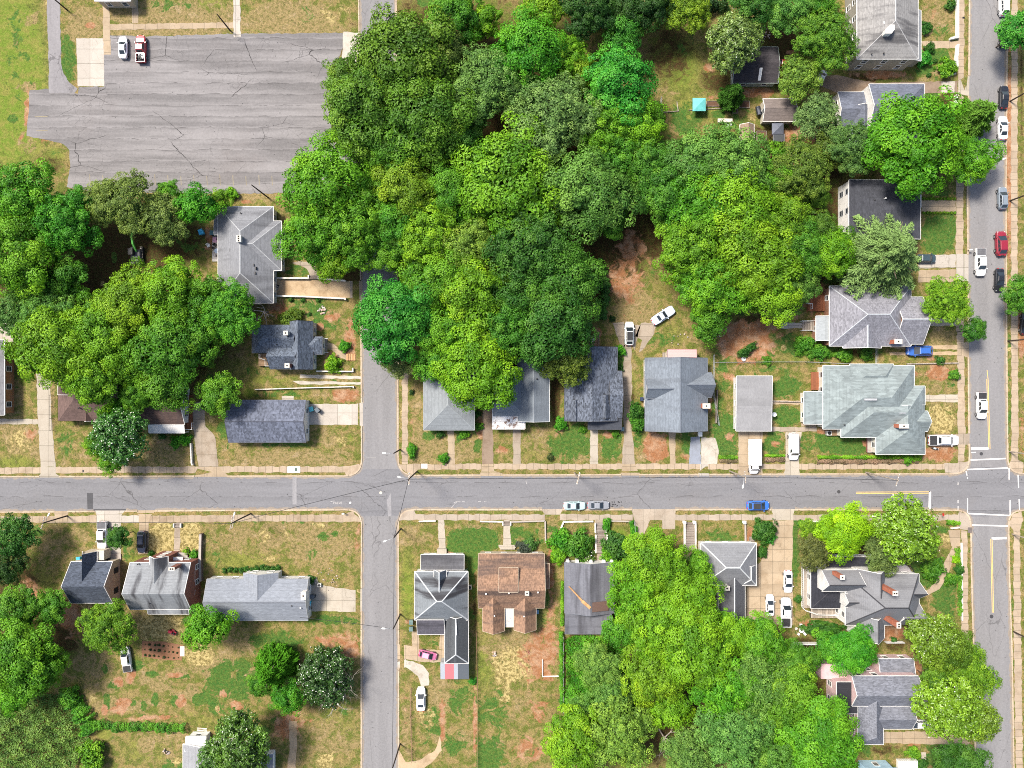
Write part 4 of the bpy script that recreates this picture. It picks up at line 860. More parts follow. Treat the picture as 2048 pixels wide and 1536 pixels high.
# --- left edge and the rows behind the parking lot
T('b1',40,395,80,mixt(LG,BG,.5),'vivid green round tree below the grass meadow at the left edge')
T('b3',125,445,72,BG,'mid green tree left of the olive tree, southwest of the parking lot')
T('b2',35,505,85,mixt(LG,MG,.4),'broad green tree at the left edge above the pale concrete corner')
T('m1',135,555,48,MG,'small shaded dark green tree between two big crowns in the left woods')
T('m2',70,570,50,mixt(MG,OL,.4),'dull green tree low in the left woods beside a thin grey one')
T('f2',22,625,46,mixt(PG,MG,.4),'pale fine leaved tree at the left edge beside the concrete patch')
T('f1',95,635,64,mixt(PG,MG,.6),'thin grey green tree with bare twigs above the lime crown at left')
T('f1',258,408,66,mixt(GG,OL,.6),'olive grey thin tree with bare limbs above the green excavator')
T('f2',205,405,48,mixt(GG,YG,.4),'small olive tree at the corner of the parking lot, left of the thin limbed tree')
T('f2',325,440,52,mixt(GG,OL,.5),'olive thin tree leaning right toward the hipped roof, by the blue bin')
T('m3',392,412,46,BG,'bright green bush-like tree at the bottom edge of the parking lot')
T('m2',338,388,28,mixt(LG,BG,.5),'small vivid green tree touching the bottom edge of the parking lot')
T('s2' if False else 'm1',440,400,24,YG,'low yellow green tree at the upper left corner of the hipped roof')
# --- yellow green grove left
T('b2',262,604,74,YG,'yellow green tree topping the grove south of the green excavator')
T('b1',345,590,74,mixt(YG,LG,.5),'bright green tree in the grove, right below the excavator lawn')
T('b4',105,690,88,mixt(LG,YG,.6),'large lime crown over the concrete drive near the left edge')
T('b2',205,665,74,mixt(YG,MG,.3),'yellow green crown in the middle of the left grove')
T('b3',190,745,72,mixt(LG,YG,.5),'lime crown hanging over the brown hip roofs from the left grove')
T('b1',345,690,82,MG,'darker green tree at the right end of the left grove')
T('m1',410,600,52,mixt(MG,BG,.4),'green tree touching the lower left corner of the hipped roof')
T('f1',455,625,66,mixt(BG,MG,.5),'round fine green tree between the hipped roof and the slate cottage')
T('m2',400,690,46,mixt(OL,MG,.5),'dull olive tree at the right edge of the left grove by the lawn')
T('m3',330,770,58,MG,'green tree overhanging the long brown roof with the metal porch')
T('m1',438,790,46,mixt(MG,YG,.3),'green tree over the old driveway beside the dark shingled roof')
T('f2',270,720,56,mixt(YG,MG,.2),'mid sized yellow green tree inside the left grove')
T('b3',270,790,40,mixt(MG,YG,.2),'green tree between the two brown roofs')
T('g1',240,868,64,DG,'dark magnolia speckled with white blossoms below the brown roof')
T('m2',222,925,26,mixt(LG,BG,.4),'small vivid green tree beside the sidewalk under the magnolia')
T('m1',190,890,26,mixt(LG,YG,.3),'light green small tree at the left side of the front yard magnolia')
T('m3',228,830,34,BG,'green tree in the gap between brown roofs above the magnolia')
# --- over the street, left of the central woods
T('b2',650,375,92,mixt(BG,LG,.6),'bright green tree at the bottom right corner of the parking lot')
T('b1',625,470,72,mixt(LG,BG,.4),'green crown brushing the right side of the hipped roof')
T('b3',705,455,78,mixt(MG,LG,.4),'green crown over the street above the walled driveway')
T('m3',668,525,46,mixt(LG,YG,.5),'light green crown tip hanging over the walled driveway')
T('b3',752,330,56,mixt(MG,LG,.3),'green crown closing the gap over the street below the lot')
T('b1',748,395,58,mixt(LG,MG,.5),'light green crown over the street between the lot tree and the woods')
T('m1',690,160,48,mixt(MG,OL,.5),'olive green branch mass at the pale driveway beside the lot')
T('b2',790,500,50,mixt(MG,LG,.4),'green crown over the street just above the round blue green crown')
T('m2',700,265,44,mixt(MG,OL,.4),'low olive crown at the lower right edge of the lot')
T('b3',745,210,60,mixt(OL,MG,.5),'olive green crown over the street beside the lot')
# --- central woods
T('b4',800,130,112,mixt(MG,OL,.5),'large olive green tree over the street at the top')
T('b1',725,215,92,mixt(MG,OL,.55),'olive green crown reaching furthest onto the parking lot')
T('b4',835,235,104,mixt(MG,OL,.4),'olive green crown at the middle of the big tree beside the lot')
T('b2',780,300,72,MG,'dark green crown at the lower right corner of the parking lot')
T('b3',870,110,70,mixt(OL,GG,.4),'brownish green crown with pale seed tufts near the top')
T('b1',905,40,66,MG,'green tree touching the top edge right of the street')
T('m1',968,45,40,LG,'bright yellow green tree near the top edge in the woods')
T('f1',985,165,84,mixt(PG,MG,.3),'pale silvery fine leaved tree in the upper woods')
T('b2',1055,115,84,BG,'emerald tree in the upper woods beside the long lawn')
T('m2',1085,25,48,YG,'yellow green tree at the top edge left of the hedge line')
T('b3',1130,120,54,LG,'light green tree left of the dark round bush at the upper lawn')
T('m3',1160,150,44,YG,'yellowish small tree in front of the upper emerald crown')
T('b1',1240,170,80,EM,'blue emerald tree along the left side of the long upper lawn')
T('b2',1275,245,62,LG,'lime crown at the lower left corner of the long upper lawn')
T('f1',1105,230,94,mixt(PG,GG,.4),'large pale grey green fine tree in the middle of the woods')
T('b3',1205,265,70,mixt(LG,MG,.4),'green crown right of the pale grey tree in the woods')
T('b1',920,270,60,DG,'dark green tree in the shaded gap right of the olive crowns')
T('b4',1020,375,120,mixt(YG,MG,.35),'huge billowing light green crown at the centre of the woods')
T('b2',1180,385,92,mixt(PG,MG,.5),'grey green crown right of the huge central one')
T('b3',1235,318,64,MG,'mid green crown between the pale tree and the right woods')
T('b3',1290,330,62,mixt(MG,DG,.3),'dark green crown below the fenced corner of the long lawn')
T('b2',815,385,72,mixt(YG,OL,.2),'yellow green open crown over the street in the woods')
T('b1',785,455,64,mixt(MG,BG,.3),'green crown over the street right of the walled driveway yard')
T('b3',860,470,74,YG,'yellow green crown beside the small blue bin in the woods')
T('f1',925,500,68,mixt(YG,GG,.4),'light olive fine tree in the woods below the blue bin')
T('b2',900,390,62,MG,'green crown between the street and the huge central tree')
T('b4',785,640,86,EM,'round blue green crown covering the street bend')
T('b2',870,570,74,mixt(LG,MG,.5),'light green crown above right of the round blue green one')
T('b1',945,590,84,mixt(YG,LG,.4),'yellow green crown left of the dark trees by the clearing')
T('b3',1060,500,92,DG,'dark green tall crown left of the grassy clearing')
T('b4',1120,560,88,mixt(DG,MG,.4),'dark green crown bordering the clearing from the left')
T('b2',1040,590,70,mixt(DG,MG,.2),'dark crown deep in the woods left of the clearing')
T('b1',1115,645,88,DG,'dark green crown above the olive dome and the deck')
T('b3',1010,660,72,mixt(MG,DG,.4),'dark green crown above the grey roofs of the front row')
T('b2',905,660,64,mixt(MG,LG,.4),'green crown over the back yard of the first grey roof')
T('b1',1214,432,46,MG,'green crown at the top left of the grassy clearing')
T('b4',955,745,86,mixt(YG,LG,.4),'bright yellow green crown covering two grey roofs')
T('m1',870,725,46,mixt(MG,BG,.4),'green tree over the top of the first grey roof beside the sidewalk')
T('f2',795,722,36,GG,'thin olive tree with bare twigs beside the street and sidewalk')
T('m2',1075,690,46,DG,'dark green tree left of the olive dome')
T('f2',1132,722,52,(.075,.1,.014),'olive brown domed tree over the slate speckled roof')
# --- right woods
T('b2',1390,332,76,mixt(PG,MG,.4),'grey green crown below the garden tables')
T('b3',1470,332,80,mixt(PG,LG,.4),'pale green crown left of the small brown shed')
T('b1',1336,385,72,mixt(DG,MG,.5),'dark green crown above the tip of the clearing')
T('b4',1400,400,84,mixt(MG,LG,.3),'green crown in the middle of the right woods')
T('b2',1480,420,88,mixt(LG,YG,.4),'bright lime crown in the middle of the right woods')
T('b3',1390,490,80,mixt(LG,MG,.3),'green crown overhanging the right edge of the clearing')
T('b4',1510,520,92,YG,'large yellow green crown in the right woods')
T('b1',1425,570,76,mixt(LG,BG,.5),'green crown right of the silver car on the grass')
T('b2',1545,575,70,mixt(YG,LG,.5),'yellow green crown above the bare orange yard')
T('b1',1560,440,66,mixt(YG,MG,.4),'light green crown left of the black roof')
T('m3',1415,640,46,MG,'green tree tip hanging between the silver car and the orange yard')
T('b3',1595,500,66,mixt(MG,DG,.3),'dark green crown left of the feathery conifer')
T('b2',1660,505,56,LG,'bright green round tree left of the feathery conifer')
T('b1',1640,465,44,mixt(DG,OL,.4),'dark olive crown below the white side wall of the black roof')
T('b3',1590,570,52,mixt(MG,PG,.4),'grey green crown beside the brick deck')
T('f1',1600,340,66,mixt(BR,OL,.75),'brownish thin tree below the gazebo')
T('b1',1545,350,56,mixt(MG,LG,.4),'green crown below the small brown shed')
T('m1',1660,300,40,mixt(OL,BR,.3),'small brown green tree left of the white porch corner')
T('b3',1628,388,36,mixt(OL,MG,.4),'dull green crown above the white side wall')
# --- top right yards
T('b3',1180,10,66,VD,'very dark tree at the top edge left of the long lawn hedge')
T('b1',1290,5,60,VD,'very dark tree at the top edge above the long lawn')
T('f2',1375,18,48,mixt(YG,OL,.2),'yellow green tree hanging into the top of the long lawn')
T('m3',1248,62,46,mixt(DG,EM,.4),'dark round tree standing in the upper left of the long lawn')
T('g2',1466,90,64,mixt(GG,OL,.5),'dry magnolia with pale leaves beside the dark shed roof')
T('b2',1510,10,52,DG,'dark green tree at the top edge above the dry magnolia')
T('b1',1580,15,56,mixt(MG,PG,.4),'green tree at the top edge left of the two storey house')
T('f1',1655,80,66,mixt(OL,MG,.4),'olive green tree touching the left side of the two storey house')
T('b2',1635,15,42,MG,'green tree at the top edge beside the grey hip roof')
T('f2',1598,155,46,mixt(YG,PG,.4),'light yellow green tree beside the dark shed and the driveway')
T('f2',1635,235,48,mixt(PG,GG,.3),'grey green thin tree right of the workshop roof')
T('h2',1467,188,28,DG,'spiky dark green tree in front of the dark shed')
T('b4',1824,290,104,mixt(BG,LG,.5),'huge bright green tree covering the slate house')
T('b1',1945,320,54,mixt(LG,BG,.4),'bright green tree over the sidewalk and street, right of the huge one',h=10)
T('f1',1705,296,56,mixt(DG,GG,.35),'dark thin grey green tree between the slate wing and the black roof')
T('h2',1958,230,42,mixt(MG,GG,.4),'young green street tree with a ragged outline on the verge')
T('h1',1772,505,98,(.2,.28,.1),'feathery pale grey green conifer between the black and lavender roofs')
T('f1',1896,600,50,mixt(LG,YG,.6),'round yellow green front yard tree beside the right street')
T('m2',1948,660,26,mixt(DG,MG,.3),'small dark street tree leaning over the right street')
T('m1',2042,60,48,EM,'emerald tree at the right edge over the parked black pickup')
T('b3',2050,590,44,MG,'green tree at the right edge beside the black sedan')
# --- below the street, left
T('m2',28,1075,46,DG,'dark glossy tree at the left edge just below the sidewalk')
T('b2',8,1130,44,VD,'very dark tree at the left edge beside the dry yard')
T('b1',30,1220,56,MG,'green tree at the left edge beside the slate gabled house')
T('m1',105,1215,36,MG,'small green tree near the corner of the slate gabled house')
T('b4',40,1320,78,mixt(MG,LG,.5),'large green tree at the left edge left of the white pickup')
T('b2',85,1330,48,mixt(LG,MG,.3),'lime green crown right of the large left edge tree')
T('m3',30,1390,42,mixt(LG,BG,.3),'bright green tree at the left edge above the ivy thicket')
T('m1',238,1074,26,DG,'small dark tree on the pale driveway beside the covered pickup')
T('f1',215,1255,58,mixt(LG,OL,.45),'grey hearted round tree in the yard below the slate gabled house')
T('m3',412,1255,52,mixt(BG,LG,.5),'tidy round bright green tree below the long grey roof')
T('h2',545,1340,44,mixt(BG,MG,.3),'tall narrow bright green conifer left of the blossoming magnolia',h=13)
T('m1',575,1395,36,BG,'bright green tree at the foot of the narrow conifer')
T('m2',520,1370,28,MG,'small green tree at the left foot of the narrow conifer')
T('g1',648,1348,66,VD,'dark blossoming magnolia beside the left street with a dead tree at its right',h=9)
T('g2',480,1485,72,mixt(DG,OL,.5),'magnolia with few blossoms over the roof at the bottom edge')
T('g2',430,1520,44,mixt(DG,OL,.3),'olive magnolia at the bottom edge over the grey roof corner')
# --- below the street, right
T('b4',1310,1130,70,mixt(LG,YG,.5),'lime tree rising over the sidewalk driveway between two grey roofs')
T('b1',1270,1180,64,mixt(LG,YG,.3),'bright green crown right of the dark grey sheet roof')
T('b2',1375,1190,64,mixt(YG,LG,.4),'yellow green crown left of the hipped grey roof')
T('m3',1398,1130,32,mixt(LG,MG,.3),'small bright crown touching the white ridged hip roof')
T('m3',1245,1255,46,mixt(BG,MG,.4),'green crown at the lower right corner of the dark grey sheet roof')
T('b3',1320,1250,78,mixt(LG,YG,.5),'lime crown in the middle of the lower woods')
T('b4',1385,1300,88,mixt(YG,LG,.3),'large yellow green crown in the lower woods')
T('b1',1310,1340,74,YG,'yellow green crown below the middle of the lower woods')
T('b2',1445,1270,56,mixt(LG,MG,.3),'green crown below the dark back roof')
T('m3',1340,1420,48,mixt(LG,YG,.3),'lime crown tip hanging over the dead branches')
T('b3',1450,1370,72,mixt(BG,LG,.4),'green crown right of the large lower one')
T('b1',1520,1290,62,mixt(MG,LG,.3),'green crown at the end of the long driveway')
T('f1',1520,1370,74,mixt(PG,MG,.5),'grey green fine crown in the lower woods below the driveway')
T('f1',1470,1460,78,mixt(PG,MG,.4),'pale fine crown near the bottom edge of the lower woods')
T('b2',1570,1400,72,mixt(MG,YG,.4),'green crown left of the pink walled house')
T('b4',1640,1480,86,mixt(MG,LG,.4),'large green crown below left of the pink walled house')
T('b1',1560,1510,66,mixt(MG,PG,.3),'green crown at the bottom edge right of the pale fine one')
T('b3',1590,1330,52,MG,'green crown between the driveway end and the pink walled house')
T('f1',1380,1510,60,mixt(MG,GG,.5),'grey green thin crown at the bottom edge of the lower woods')
T('b1',1150,1490,74,mixt(LG,YG,.6),'lime tree at the bottom edge right of the dry back yard')
T('f1',1240,1470,74,mixt(YG,GG,.4),'olive lime thin crown at the bottom edge beside the dead branches')
T('f1',1195,1330,48,mixt(PG,YG,.4),'pale thin tree in the vines below the dark grey sheet roof')
T('f2',1225,1390,44,mixt(PG,MG,.4),'grey green small tree in the overgrown yard')
T('m2',1170,1420,34,mixt(MG,PG,.4),'small green tree in the overgrown yard near its fence')
T('b2',1705,1300,52,BG,'bright green crown between the turret house and the pink walled house')
T('m3',1660,1295,36,mixt(BG,MG,.3),'small green crown at the lower left corner of the turret house')
T('g2',1862,1275,62,mixt(OL,YG,.35),'glossy olive tree at the lower right of the turret house')
T('m2',1905,1300,46,mixt(OL,MG,.3),'dark olive crown beside the sidewalk below the turret house')
T('f1',1930,1345,62,mixt(YG,OL,.45),'olive yellow crown over the right street below the turret house',h=9)
T('g2',1905,1410,72,mixt(OL,YG,.55),'big olive tree covering the sidewalk right of the pink walled house')
T('g2',1950,1440,50,mixt(OL,YG,.4),'yellowish olive crown over the right street near the bottom',h=9)
T('m2',1870,1365,36,mixt(MG,OL,.4),'shaded green crown between the two big olive trees')
T('b2',1690,1062,56,LM,'neon lime maple in front of the turret house',squash=.8)
T('m3',1652,1058,30,LM,'small neon lime maple side crown at the sidewalk')
T('g2',1818,1068,74,mixt(OL,YG,.5),'glossy yellow olive magnolia at the corner front yard')
T('m3',1730,1065,28,mixt(LG,LM,.4),'small bright green tree between the maple and the corner magnolia')
T('f2',1630,1105,38,BR,'brownish bronze leaved tree at the upper left of the turret house')
T('f2',1768,1105,46,mixt(BR,GG,.5),'grey olive thin tree behind the corner magnolia')
T('f2',1618,1058,22,mixt(YG,OL,.3),'small rounded yellow green tree beside the long driveway')
T('b2',1920,1535,56,DG,'dark green tree at the bottom edge beside the right street')
# --- shrubs
Sb = shrub
Sb('s1',690,692,12,BG,'round clipped green bush beside the curved path of the slate cottage')
Sb('s2',667,728,18,LG,'yellow green feathery bush above the low white wall')
Sb('s1',578,640,20,OL,'olive bush behind the slate cottage')
Sb('s1',597,630,12,mixt(OL,DG,.4),'small dark bush behind the slate cottage')
for x, l in ((582,'leftmost'),(606,'middle'),(635,'rightmost')): Sb('s3',x,600,5.5,DG,l+' of three small bushes along the lower driveway wall',group='bushes along the driveway wall')
Sb('s2',462,388,14,LG,'low lime bush between the parking lot and the hipped roof')
Sb('s1',824,903,12,BG,'rounded green bush beside the corner sidewalk',stretch=(.8,1.3))
Sb('s1',886,917,11,BG,'round green bush left of the front path of the first grey roof')
Sb('s3',824,784,6,VD,'dark small bush in the dry strip beside the sidewalk')
Sb('s1',957,853,9,MG,'dark green bush right of the first grey roof')
Sb('s1',955,828,8,DG,'shaded bush between the first grey roof and the brown driveway')
Sb('s1',880,868,9,DG,'dark low bush under the eave left of the front path')
Sb('s2',928,866,12,mixt(MG,LG,.3),'green bush under the eave right of the front path')
Sb('s1',1121,849,14,BG,'round bright bush between the grey roof and the slate speckled roof')
Sb('s1',1165,858,8,MG,'small green bush at the corner of the dark porch roof')
Sb('s2',1232,868,8,MG,'small dark bush right of the dark porch roof')
Sb('s1',1273,822,18,DG,'dark leafy bush between the driveway and the blue grey roof',hs=1.4)
Sb('s1',1276,848,17,mixt(DG,MG,.4),'lower dark leafy bush beside the blue grey roof',hs=1.3)
Sb('s3',1101,914,8,mixt(VD,BR,.4),'dark twiggy bush in the front lawn')
Sb('s2',1240,702,12,BG,'green bush at the upper right corner of the slate speckled roof')
Sb('s2',1238,740,10,DG,'dark bush along the right wall of the slate speckled roof')
Sb('s1',1223,637,7,VD,'very dark small bush beside the white and black parked vehicle')
Sb('s2',1496,700,15,DG,'single dark bush in the bare orange yard',stretch=(1.5,.7),rot=30)
Sb('s2',1534,722,10,MG,'green bush at the fence below the bare orange yard')
Sb('s1',1910,750,11,MG,'small yellow green bush in the orange front yard')
Sb('s3',1880,720,10,DG,'dark bush at the corner of the orange front yard')
Sb('s1',1815,917,12,mixt(MG,LG,.4),'green bush at the lower corner of the pale green roof')
Sb('s1',1834,913,10,mixt(MG,YG,.4),'yellow green bush under the eave corner of the pale green roof')
Sb('s2',1610,690,20,MG,'sprawling green bush left of the lavender grey roof')
Sb('s2',1640,706,18,mixt(MG,DG,.3),'dark bush below the lavender grey roof')
Sb('s2',1690,708,17,MG,'green bush between the lavender and the pale green roofs')
Sb('s2',1735,706,15,mixt(DG,MG,.5),'dark green bush at the right below the lavender roof')
Sb('s1',1848,118,16,EM,'dark emerald bush at the porch of the two storey house')
Sb('s1',1860,95,11,DG,'dark bush beside the path of the two storey house')
Sb('s2',1895,135,20,mixt(MG,YG,.5),'yellow green bush in front of the two storey house')
Sb('s2',1852,55,13,DG,'shaded bush right of the porch roof of the two storey house')
Sb('s3',1903,10,12,DG,'dark bush at the top beside the white wall')
Sb('s1',1870,122,5,DG,'tiny bush in the front lawn of the two storey house')
Sb('s1',1858,150,5,DG,'tiny bush beside the wide right driveway')
for i in range(10):
    for j, y in enumerate((397.5, 425.5)):
        Sb('s3',1847+i*6.9,y,3.5,mixt(MG,YG,.5),('small clipped ball bush in the upper row','small clipped ball bush in the lower row')[j]+' along the tan path',group=('ball bushes above the tan path','ball bushes below the tan path')[j])
for i in range(11):
    Sb('s3',450+i*10.6,1141-(i>5)*4-(i*5 % 3),6.5,DG,'small dark clipped bush in the row before the long grey roof',group='foundation bushes of the long grey roof')
Sb('s1',622,1160,9,DG,'dark bush at the right end of the long grey roof')
Sb('s3',302,1106,7,DG,'dark round bush left of the front path of the weathered roof')
Sb('s3',373,1103,8,LG,'lime round bush right of the front path of the weathered roof')
Sb('s2',390,1112,12,mixt(MG,BG,.4),'green bush beside the brown stone wall')
Sb('s2',180,1515,30,mixt(MG,YG,.4),'large round yellow green bush near the bottom left corner')
Sb('s2',1048,1100,17,(.05,.07,.05),'grey leaved bush beside the steps of the red brown roof')
Sb('s2',1062,1088,14,mixt(DG,PG,.5),'pale green bush in the front yard of the red brown roof')
Sb('s1',925,1150,12,DG,'dark bush at the right of the grey front porch roof')
Sb('s1',1155,1092,30,mixt(MG,DG,.4),'dark leafy bush left of the stone stairs')
Sb('s2',1125,1085,26,mixt(BG,MG,.4),'green bush at the left side of the stairs yard')
Sb('s4',1172,1112,18,mixt(MG,GG,.5),'bush with pale flowers beside the lower stone stairs')
Sb('s1',1235,1095,28,DG,'dark green bush right of the stone stairs')
Sb('s2',1214,1052,12,BG,'vine bush right of the upper stone stairs',stretch=(.7,1.6))
Sb('s2',1220,1105,20,mixt(LG,MG,.4),'bright bush right of the lower stone stairs')
Sb('s1',1118,1110,18,mixt(LG,MG,.4),'bright bush at the left corner of the dark grey sheet roof')
Sb('s2',1268,1070,12,BG,'ivy clump beside the cracked driveway mouth',stretch=(.6,1.8))
Sb('s1',1530,1060,24,DG,'dark rounded bush left of the long driveway')
Sb('s2',1538,1078,14,EM,'emerald bush left of the long driveway',)
Sb('s1',1523,1105,12,DG,'small dark bush at the right of the white ridged roof')
Sb('s1',1605,1050,10,DG,'dark bush at the wall right of the long driveway')
Sb('s3',1598,1198,9,DG,'round potted bush left of the white porch')
Sb('s1',1650,1262,26,DG,'dark bushes below the white wall of the turret house',stretch=(1.6,.7))
Sb('s2',1870,1140,24,mixt(MG,DG,.3),'green bush in the corner lawn')
Sb('s2',1912,1118,9,LM,'small lime bush along the right sidewalk')
Sb('s1',1918,1140,10,DG,'dark bush along the right sidewalk beside the curved path')
Sb('s2',1905,1160,14,MG,'green bush inside the right sidewalk wall')
Sb('s3',1787,1279,7,DG,'small bush in the brown bed behind the turret house')
Sb('s2',1828,1508,14,mixt(MG,YG,.5),'variegated bush beside the path at the bottom edge')
Sb('s1',1845,1528,12,DG,'dark bush beside the path at the bottom edge')
Sb('s1',140,1395,22,mixt(MG,BG,.4),'green bush at the corner of the vine hedge')
Sb('s2',1185,740,6,OL,'small olive bush at the edge of the slate speckled roof')
Sb('s2',945,1362,8,EM,'green bush at the lower right of the striped metal roof')
Sb('s2',620,628,4,DG,'small weed clump beside the pile of stones')
for x, y, l in ((350,885,'left'),(368,878,'right')): Sb('s2',x,y,13,BG,l+' green bush in front of the metal porch roof')
Sb('s1',325,872,8,DG,'small dark bush at the left of the metal porch roof')
# --- hedges: one continuous clipped body each
def hedge(pts, wpx, hgt, tint, label, seed, dry=0., name='hedge', cat='hedge', leaf=.24, mat=None, kind=None):
    r = np.random.default_rng(seed); c, nn = [], []
    for (x0, y0), (x1, y1) in zip(pts[:-1], pts[1:]):
        a = P(x0, y0, 0); b = P(x1, y1, 0); L = (b-a).length; m = int(L*wpx*S*95+L*60)
        t = r.random(m); wv = (r.random(m)-.5); zz = r.random(m)
        d = (b-a)/L; n2 = Vector((-d.y, d.x, 0))
        lump = 1+.22*np.sin(t*L*1.9+seed)+.15*np.sin(t*L*4.3)
        rr = np.sqrt(np.clip(1-(2*wv)**2, .05, 1)); top = hgt*rr*lump*(.55+.45*zz)
        p = np.array(a)[None]+t[:, None]*np.array(b-a)[None]+wv[:, None]*wpx*S*np.array(n2)[None]*lump[:, None]
        p[:, 2] = .1+top; c.append(p); nn.append(np.stack([n2.x*wv*2, n2.y*wv*2, .6+zz], 1)+r.normal(size=(m, 3))*.5)
    c = np.concatenate(c); nn = np.concatenate(nn); n = len(c)
    me = leaf_mesh('hedge', c, nn, leaf*r.uniform(.6, 1.4, n), np.stack([r.random(n)*.5+.5*(np.sin(c[:, 0]*1.1+c[:, 1])*.5+.5), r.random(n)], 1), mat or M_LEAF, r)
    o = bpy.data.objects.new(name, me); COL.objects.link(o); o.color = (*tint, 1)
    tag(o, label, cat); 
    if kind: o['kind'] = kind
    return o
hedge([(1632,914),(1808,914)],7,.8,mixt(LG,MG,.4),'long clipped green hedge below the pale green roof lawn',1)
hedge([(1632,923),(1720,923),(1835,922)],9,.6,(.2,.14,.085),'dried tan hedge row along the sidewalk below the green hedge',2)
hedge([(1436,914),(1474,915)],8,.7,mixt(MG,YG,.4),'short green hedge left of the white box truck',3)
hedge([(1438,921),(1474,922)],8,.6,(.17,.13,.07),'dried tan hedge left of the white box truck',4)
hedge([(1528,911),(1568,911)],5,.6,LG,'short green hedge between the box truck and the white van',5)
hedge([(1528,919),(1568,919)],9,.6,(.2,.14,.085),'dried tan hedge between the box truck and the white van',6)
hedge([(178,1448),(205,1445),(235,1452),(290,1450),(340,1454),(375,1453)],17,1.5,mixt(BG,MG,.5),'long ragged vine hedge across the lower left yard',7)
hedge([(150,1400),(172,1430),(185,1462)],34,2.,mixt(BG,MG,.4),'dense vine hedge corner below the dry yard at lower left',8,leaf=.3)
hedge([(1150,35),(1250,28),(1330,22),(1450,15)],26,3.,VD,'tall very dark hedge along the top of the long lawn',9,leaf=.35)
hedge([(1125,1160),(1124,1250)],7,1.2,mixt(LG,MG,.4),'vine hedge along the left wall of the dark grey sheet roof',10)
hedge([(1122,1260),(1123,1330),(1124,1420)],9,1.6,mixt(BG,MG,.4),'vine covered fence right of the dry back yard',11)
hedge([(1890,1044),(1918,1046)],9,.8,mixt(MG,LG,.4),'clipped green hedge at the right junction corner',12)
hedge([(1912,1095),(1918,1150),(1918,1230)],8,.8,MG,'narrow green planting strip inside the right sidewalk',13)
hedge([(1262,1040),(1268,1090)],8,.9,BG,'ivy strip along the left side of the cracked driveway',14)
hedge([(1340,440),(1370,520),(1395,600)],22,2.6,DG,'dark undergrowth hedge along the right side of the clearing',15,leaf=.34)
hedge([(1195,520),(1210,580),(1200,640)],20,2.4,DG,'dark undergrowth along the left side of the clearing',16,leaf=.34)
hedge([(1410,560),(1420,660)],26,2.5,mixt(DG,MG,.5),'green undergrowth between the clearing and the orange yard',17,leaf=.34)
hedge([(1595,700),(1640,708),(1700,710)],14,.9,mixt(MG,DG,.3),'low green planting below the lavender grey roof',18)
# tangled ground cover
def thicket(poly, n, hgt, tint, label, seed, leaf=.34):
    r = np.random.default_rng(seed); xs = [p[0] for p in poly]; ys = [p[1] for p in poly]
    pts = []
    while len(pts) < n:
        x = r.uniform(min(xs), max(xs), n); y = r.uniform(min(ys), max(ys), n)
        pts += [(a, b) for a, b in zip(x, y) if in_poly(poly, a, b)]
    pts = np.array(pts[:n]); X = (pts[:, 0]-1024)*S; Y = (768-pts[:, 1])*S
    lump = (np.sin(X*.9+seed)*np.sin(Y*.8)+np.sin(X*1.9+Y*1.3)*.6+np.sin(Y*2.7-X)*.4)
    Z = .1+hgt*np.clip(.5+.32*lump, .05, 1.6)*r.uniform(.75, 1.05, n)
    gx = np.cos(X*.9+seed)*np.sin(Y*.8)*.9+np.cos(X*1.9+Y*1.3)*1.1; gy = np.sin(X*.9+seed)*np.cos(Y*.8)*.8+np.cos(X*1.9+Y*1.3)*.8
    nn = np.stack([-gx*.35*hgt, -gy*.35*hgt, np.ones(n)], 1)+r.normal(size=(n, 3))*.5
    me = leaf_mesh('thicket', np.stack([X, Y, Z], 1), nn, leaf*r.uniform(.6, 1.4, n), np.stack([np.clip(.5+.25*lump, 0, 1), r.random(n)], 1), M_LEAF, r)
    o = bpy.data.objects.new('ground_vines', me); COL.objects.link(o); o.color = (*tint, 1); tag(o, label, 'ground vines', kind='stuff')
thicket([(0,1400),(70,1380),(130,1390),(190,1450),(170,1500),(150,1540),(-20,1540)],15000,1.9,mixt(MG,GG,.5),'tangled green vines and brush filling the bottom left corner',1)
thicket([(1130,1272),(1175,1266),(1215,1275),(1250,1295),(1262,1350),(1290,1400),(1240,1440),(1200,1425),(1165,1450),(1128,1410),(1132,1350)],13000,1.5,mixt(BG,MG,.4),'vines smothering the yard below the dark grey sheet roof',2)
thicket([(860,700),(1010,690),(1060,720),(900,760)],2500,.9,DG,'shaded ground vines behind the grey roofs',3)
# dead trees
def bare(px, py, rpx, hgt, seed, label, lean=(0, 0), col=None, kids=3, depth=4):
    r = random.Random(seed); mb = MB(); c = P(px, py, 0); gz = at_ground(px, py)
    root = empty('dead_tree', (c.x, c.y, gz), 0, label, 'dead tree')
    m1 = MB(); base = Vector((0, 0, -.1)); top = Vector((lean[0]*.25, lean[1]*.25, hgt*.3))
    m1.tube([base, (base+top)/2, top], [.2, .16, .13], 8); m1.build('trunk', col or M_BAREBARK, root)
    for k in range(kids):
        a = 2*math.pi*k/kids+r.uniform(-.4, .4)
        d = Vector((math.cos(a)*.8+lean[0]*.12, math.sin(a)*.8+lean[1]*.12, .7)).normalized()
        mb.tube([top, top+d*.3], [.16, .15], 6, cap=False)
        branch_rec(mb, top+d*.2, d, rpx*S*.62, .15, depth, r, .55, .1, 2)
    mb.build('branches', col or M_BAREBARK, root); return root
bare(694,1350,58,8.5,5,'dead white branched tree right of the blossoming magnolia',(1.0,-.5),kids=5)
bare(676,1392,34,5,17,'pale bare tree just below the blossoming magnolia',(-1.0,-2.0),kids=4,depth=3)
bare(1318,1458,40,7,9,'fallen pale dead branches in the lower woods',(2.5,-3.0),kids=4,depth=3)
bare(536,624,34,4.5,21,'bare grey shrub tree below the hipped roof',(-1,-.5),M_BAREBARK,5,3)
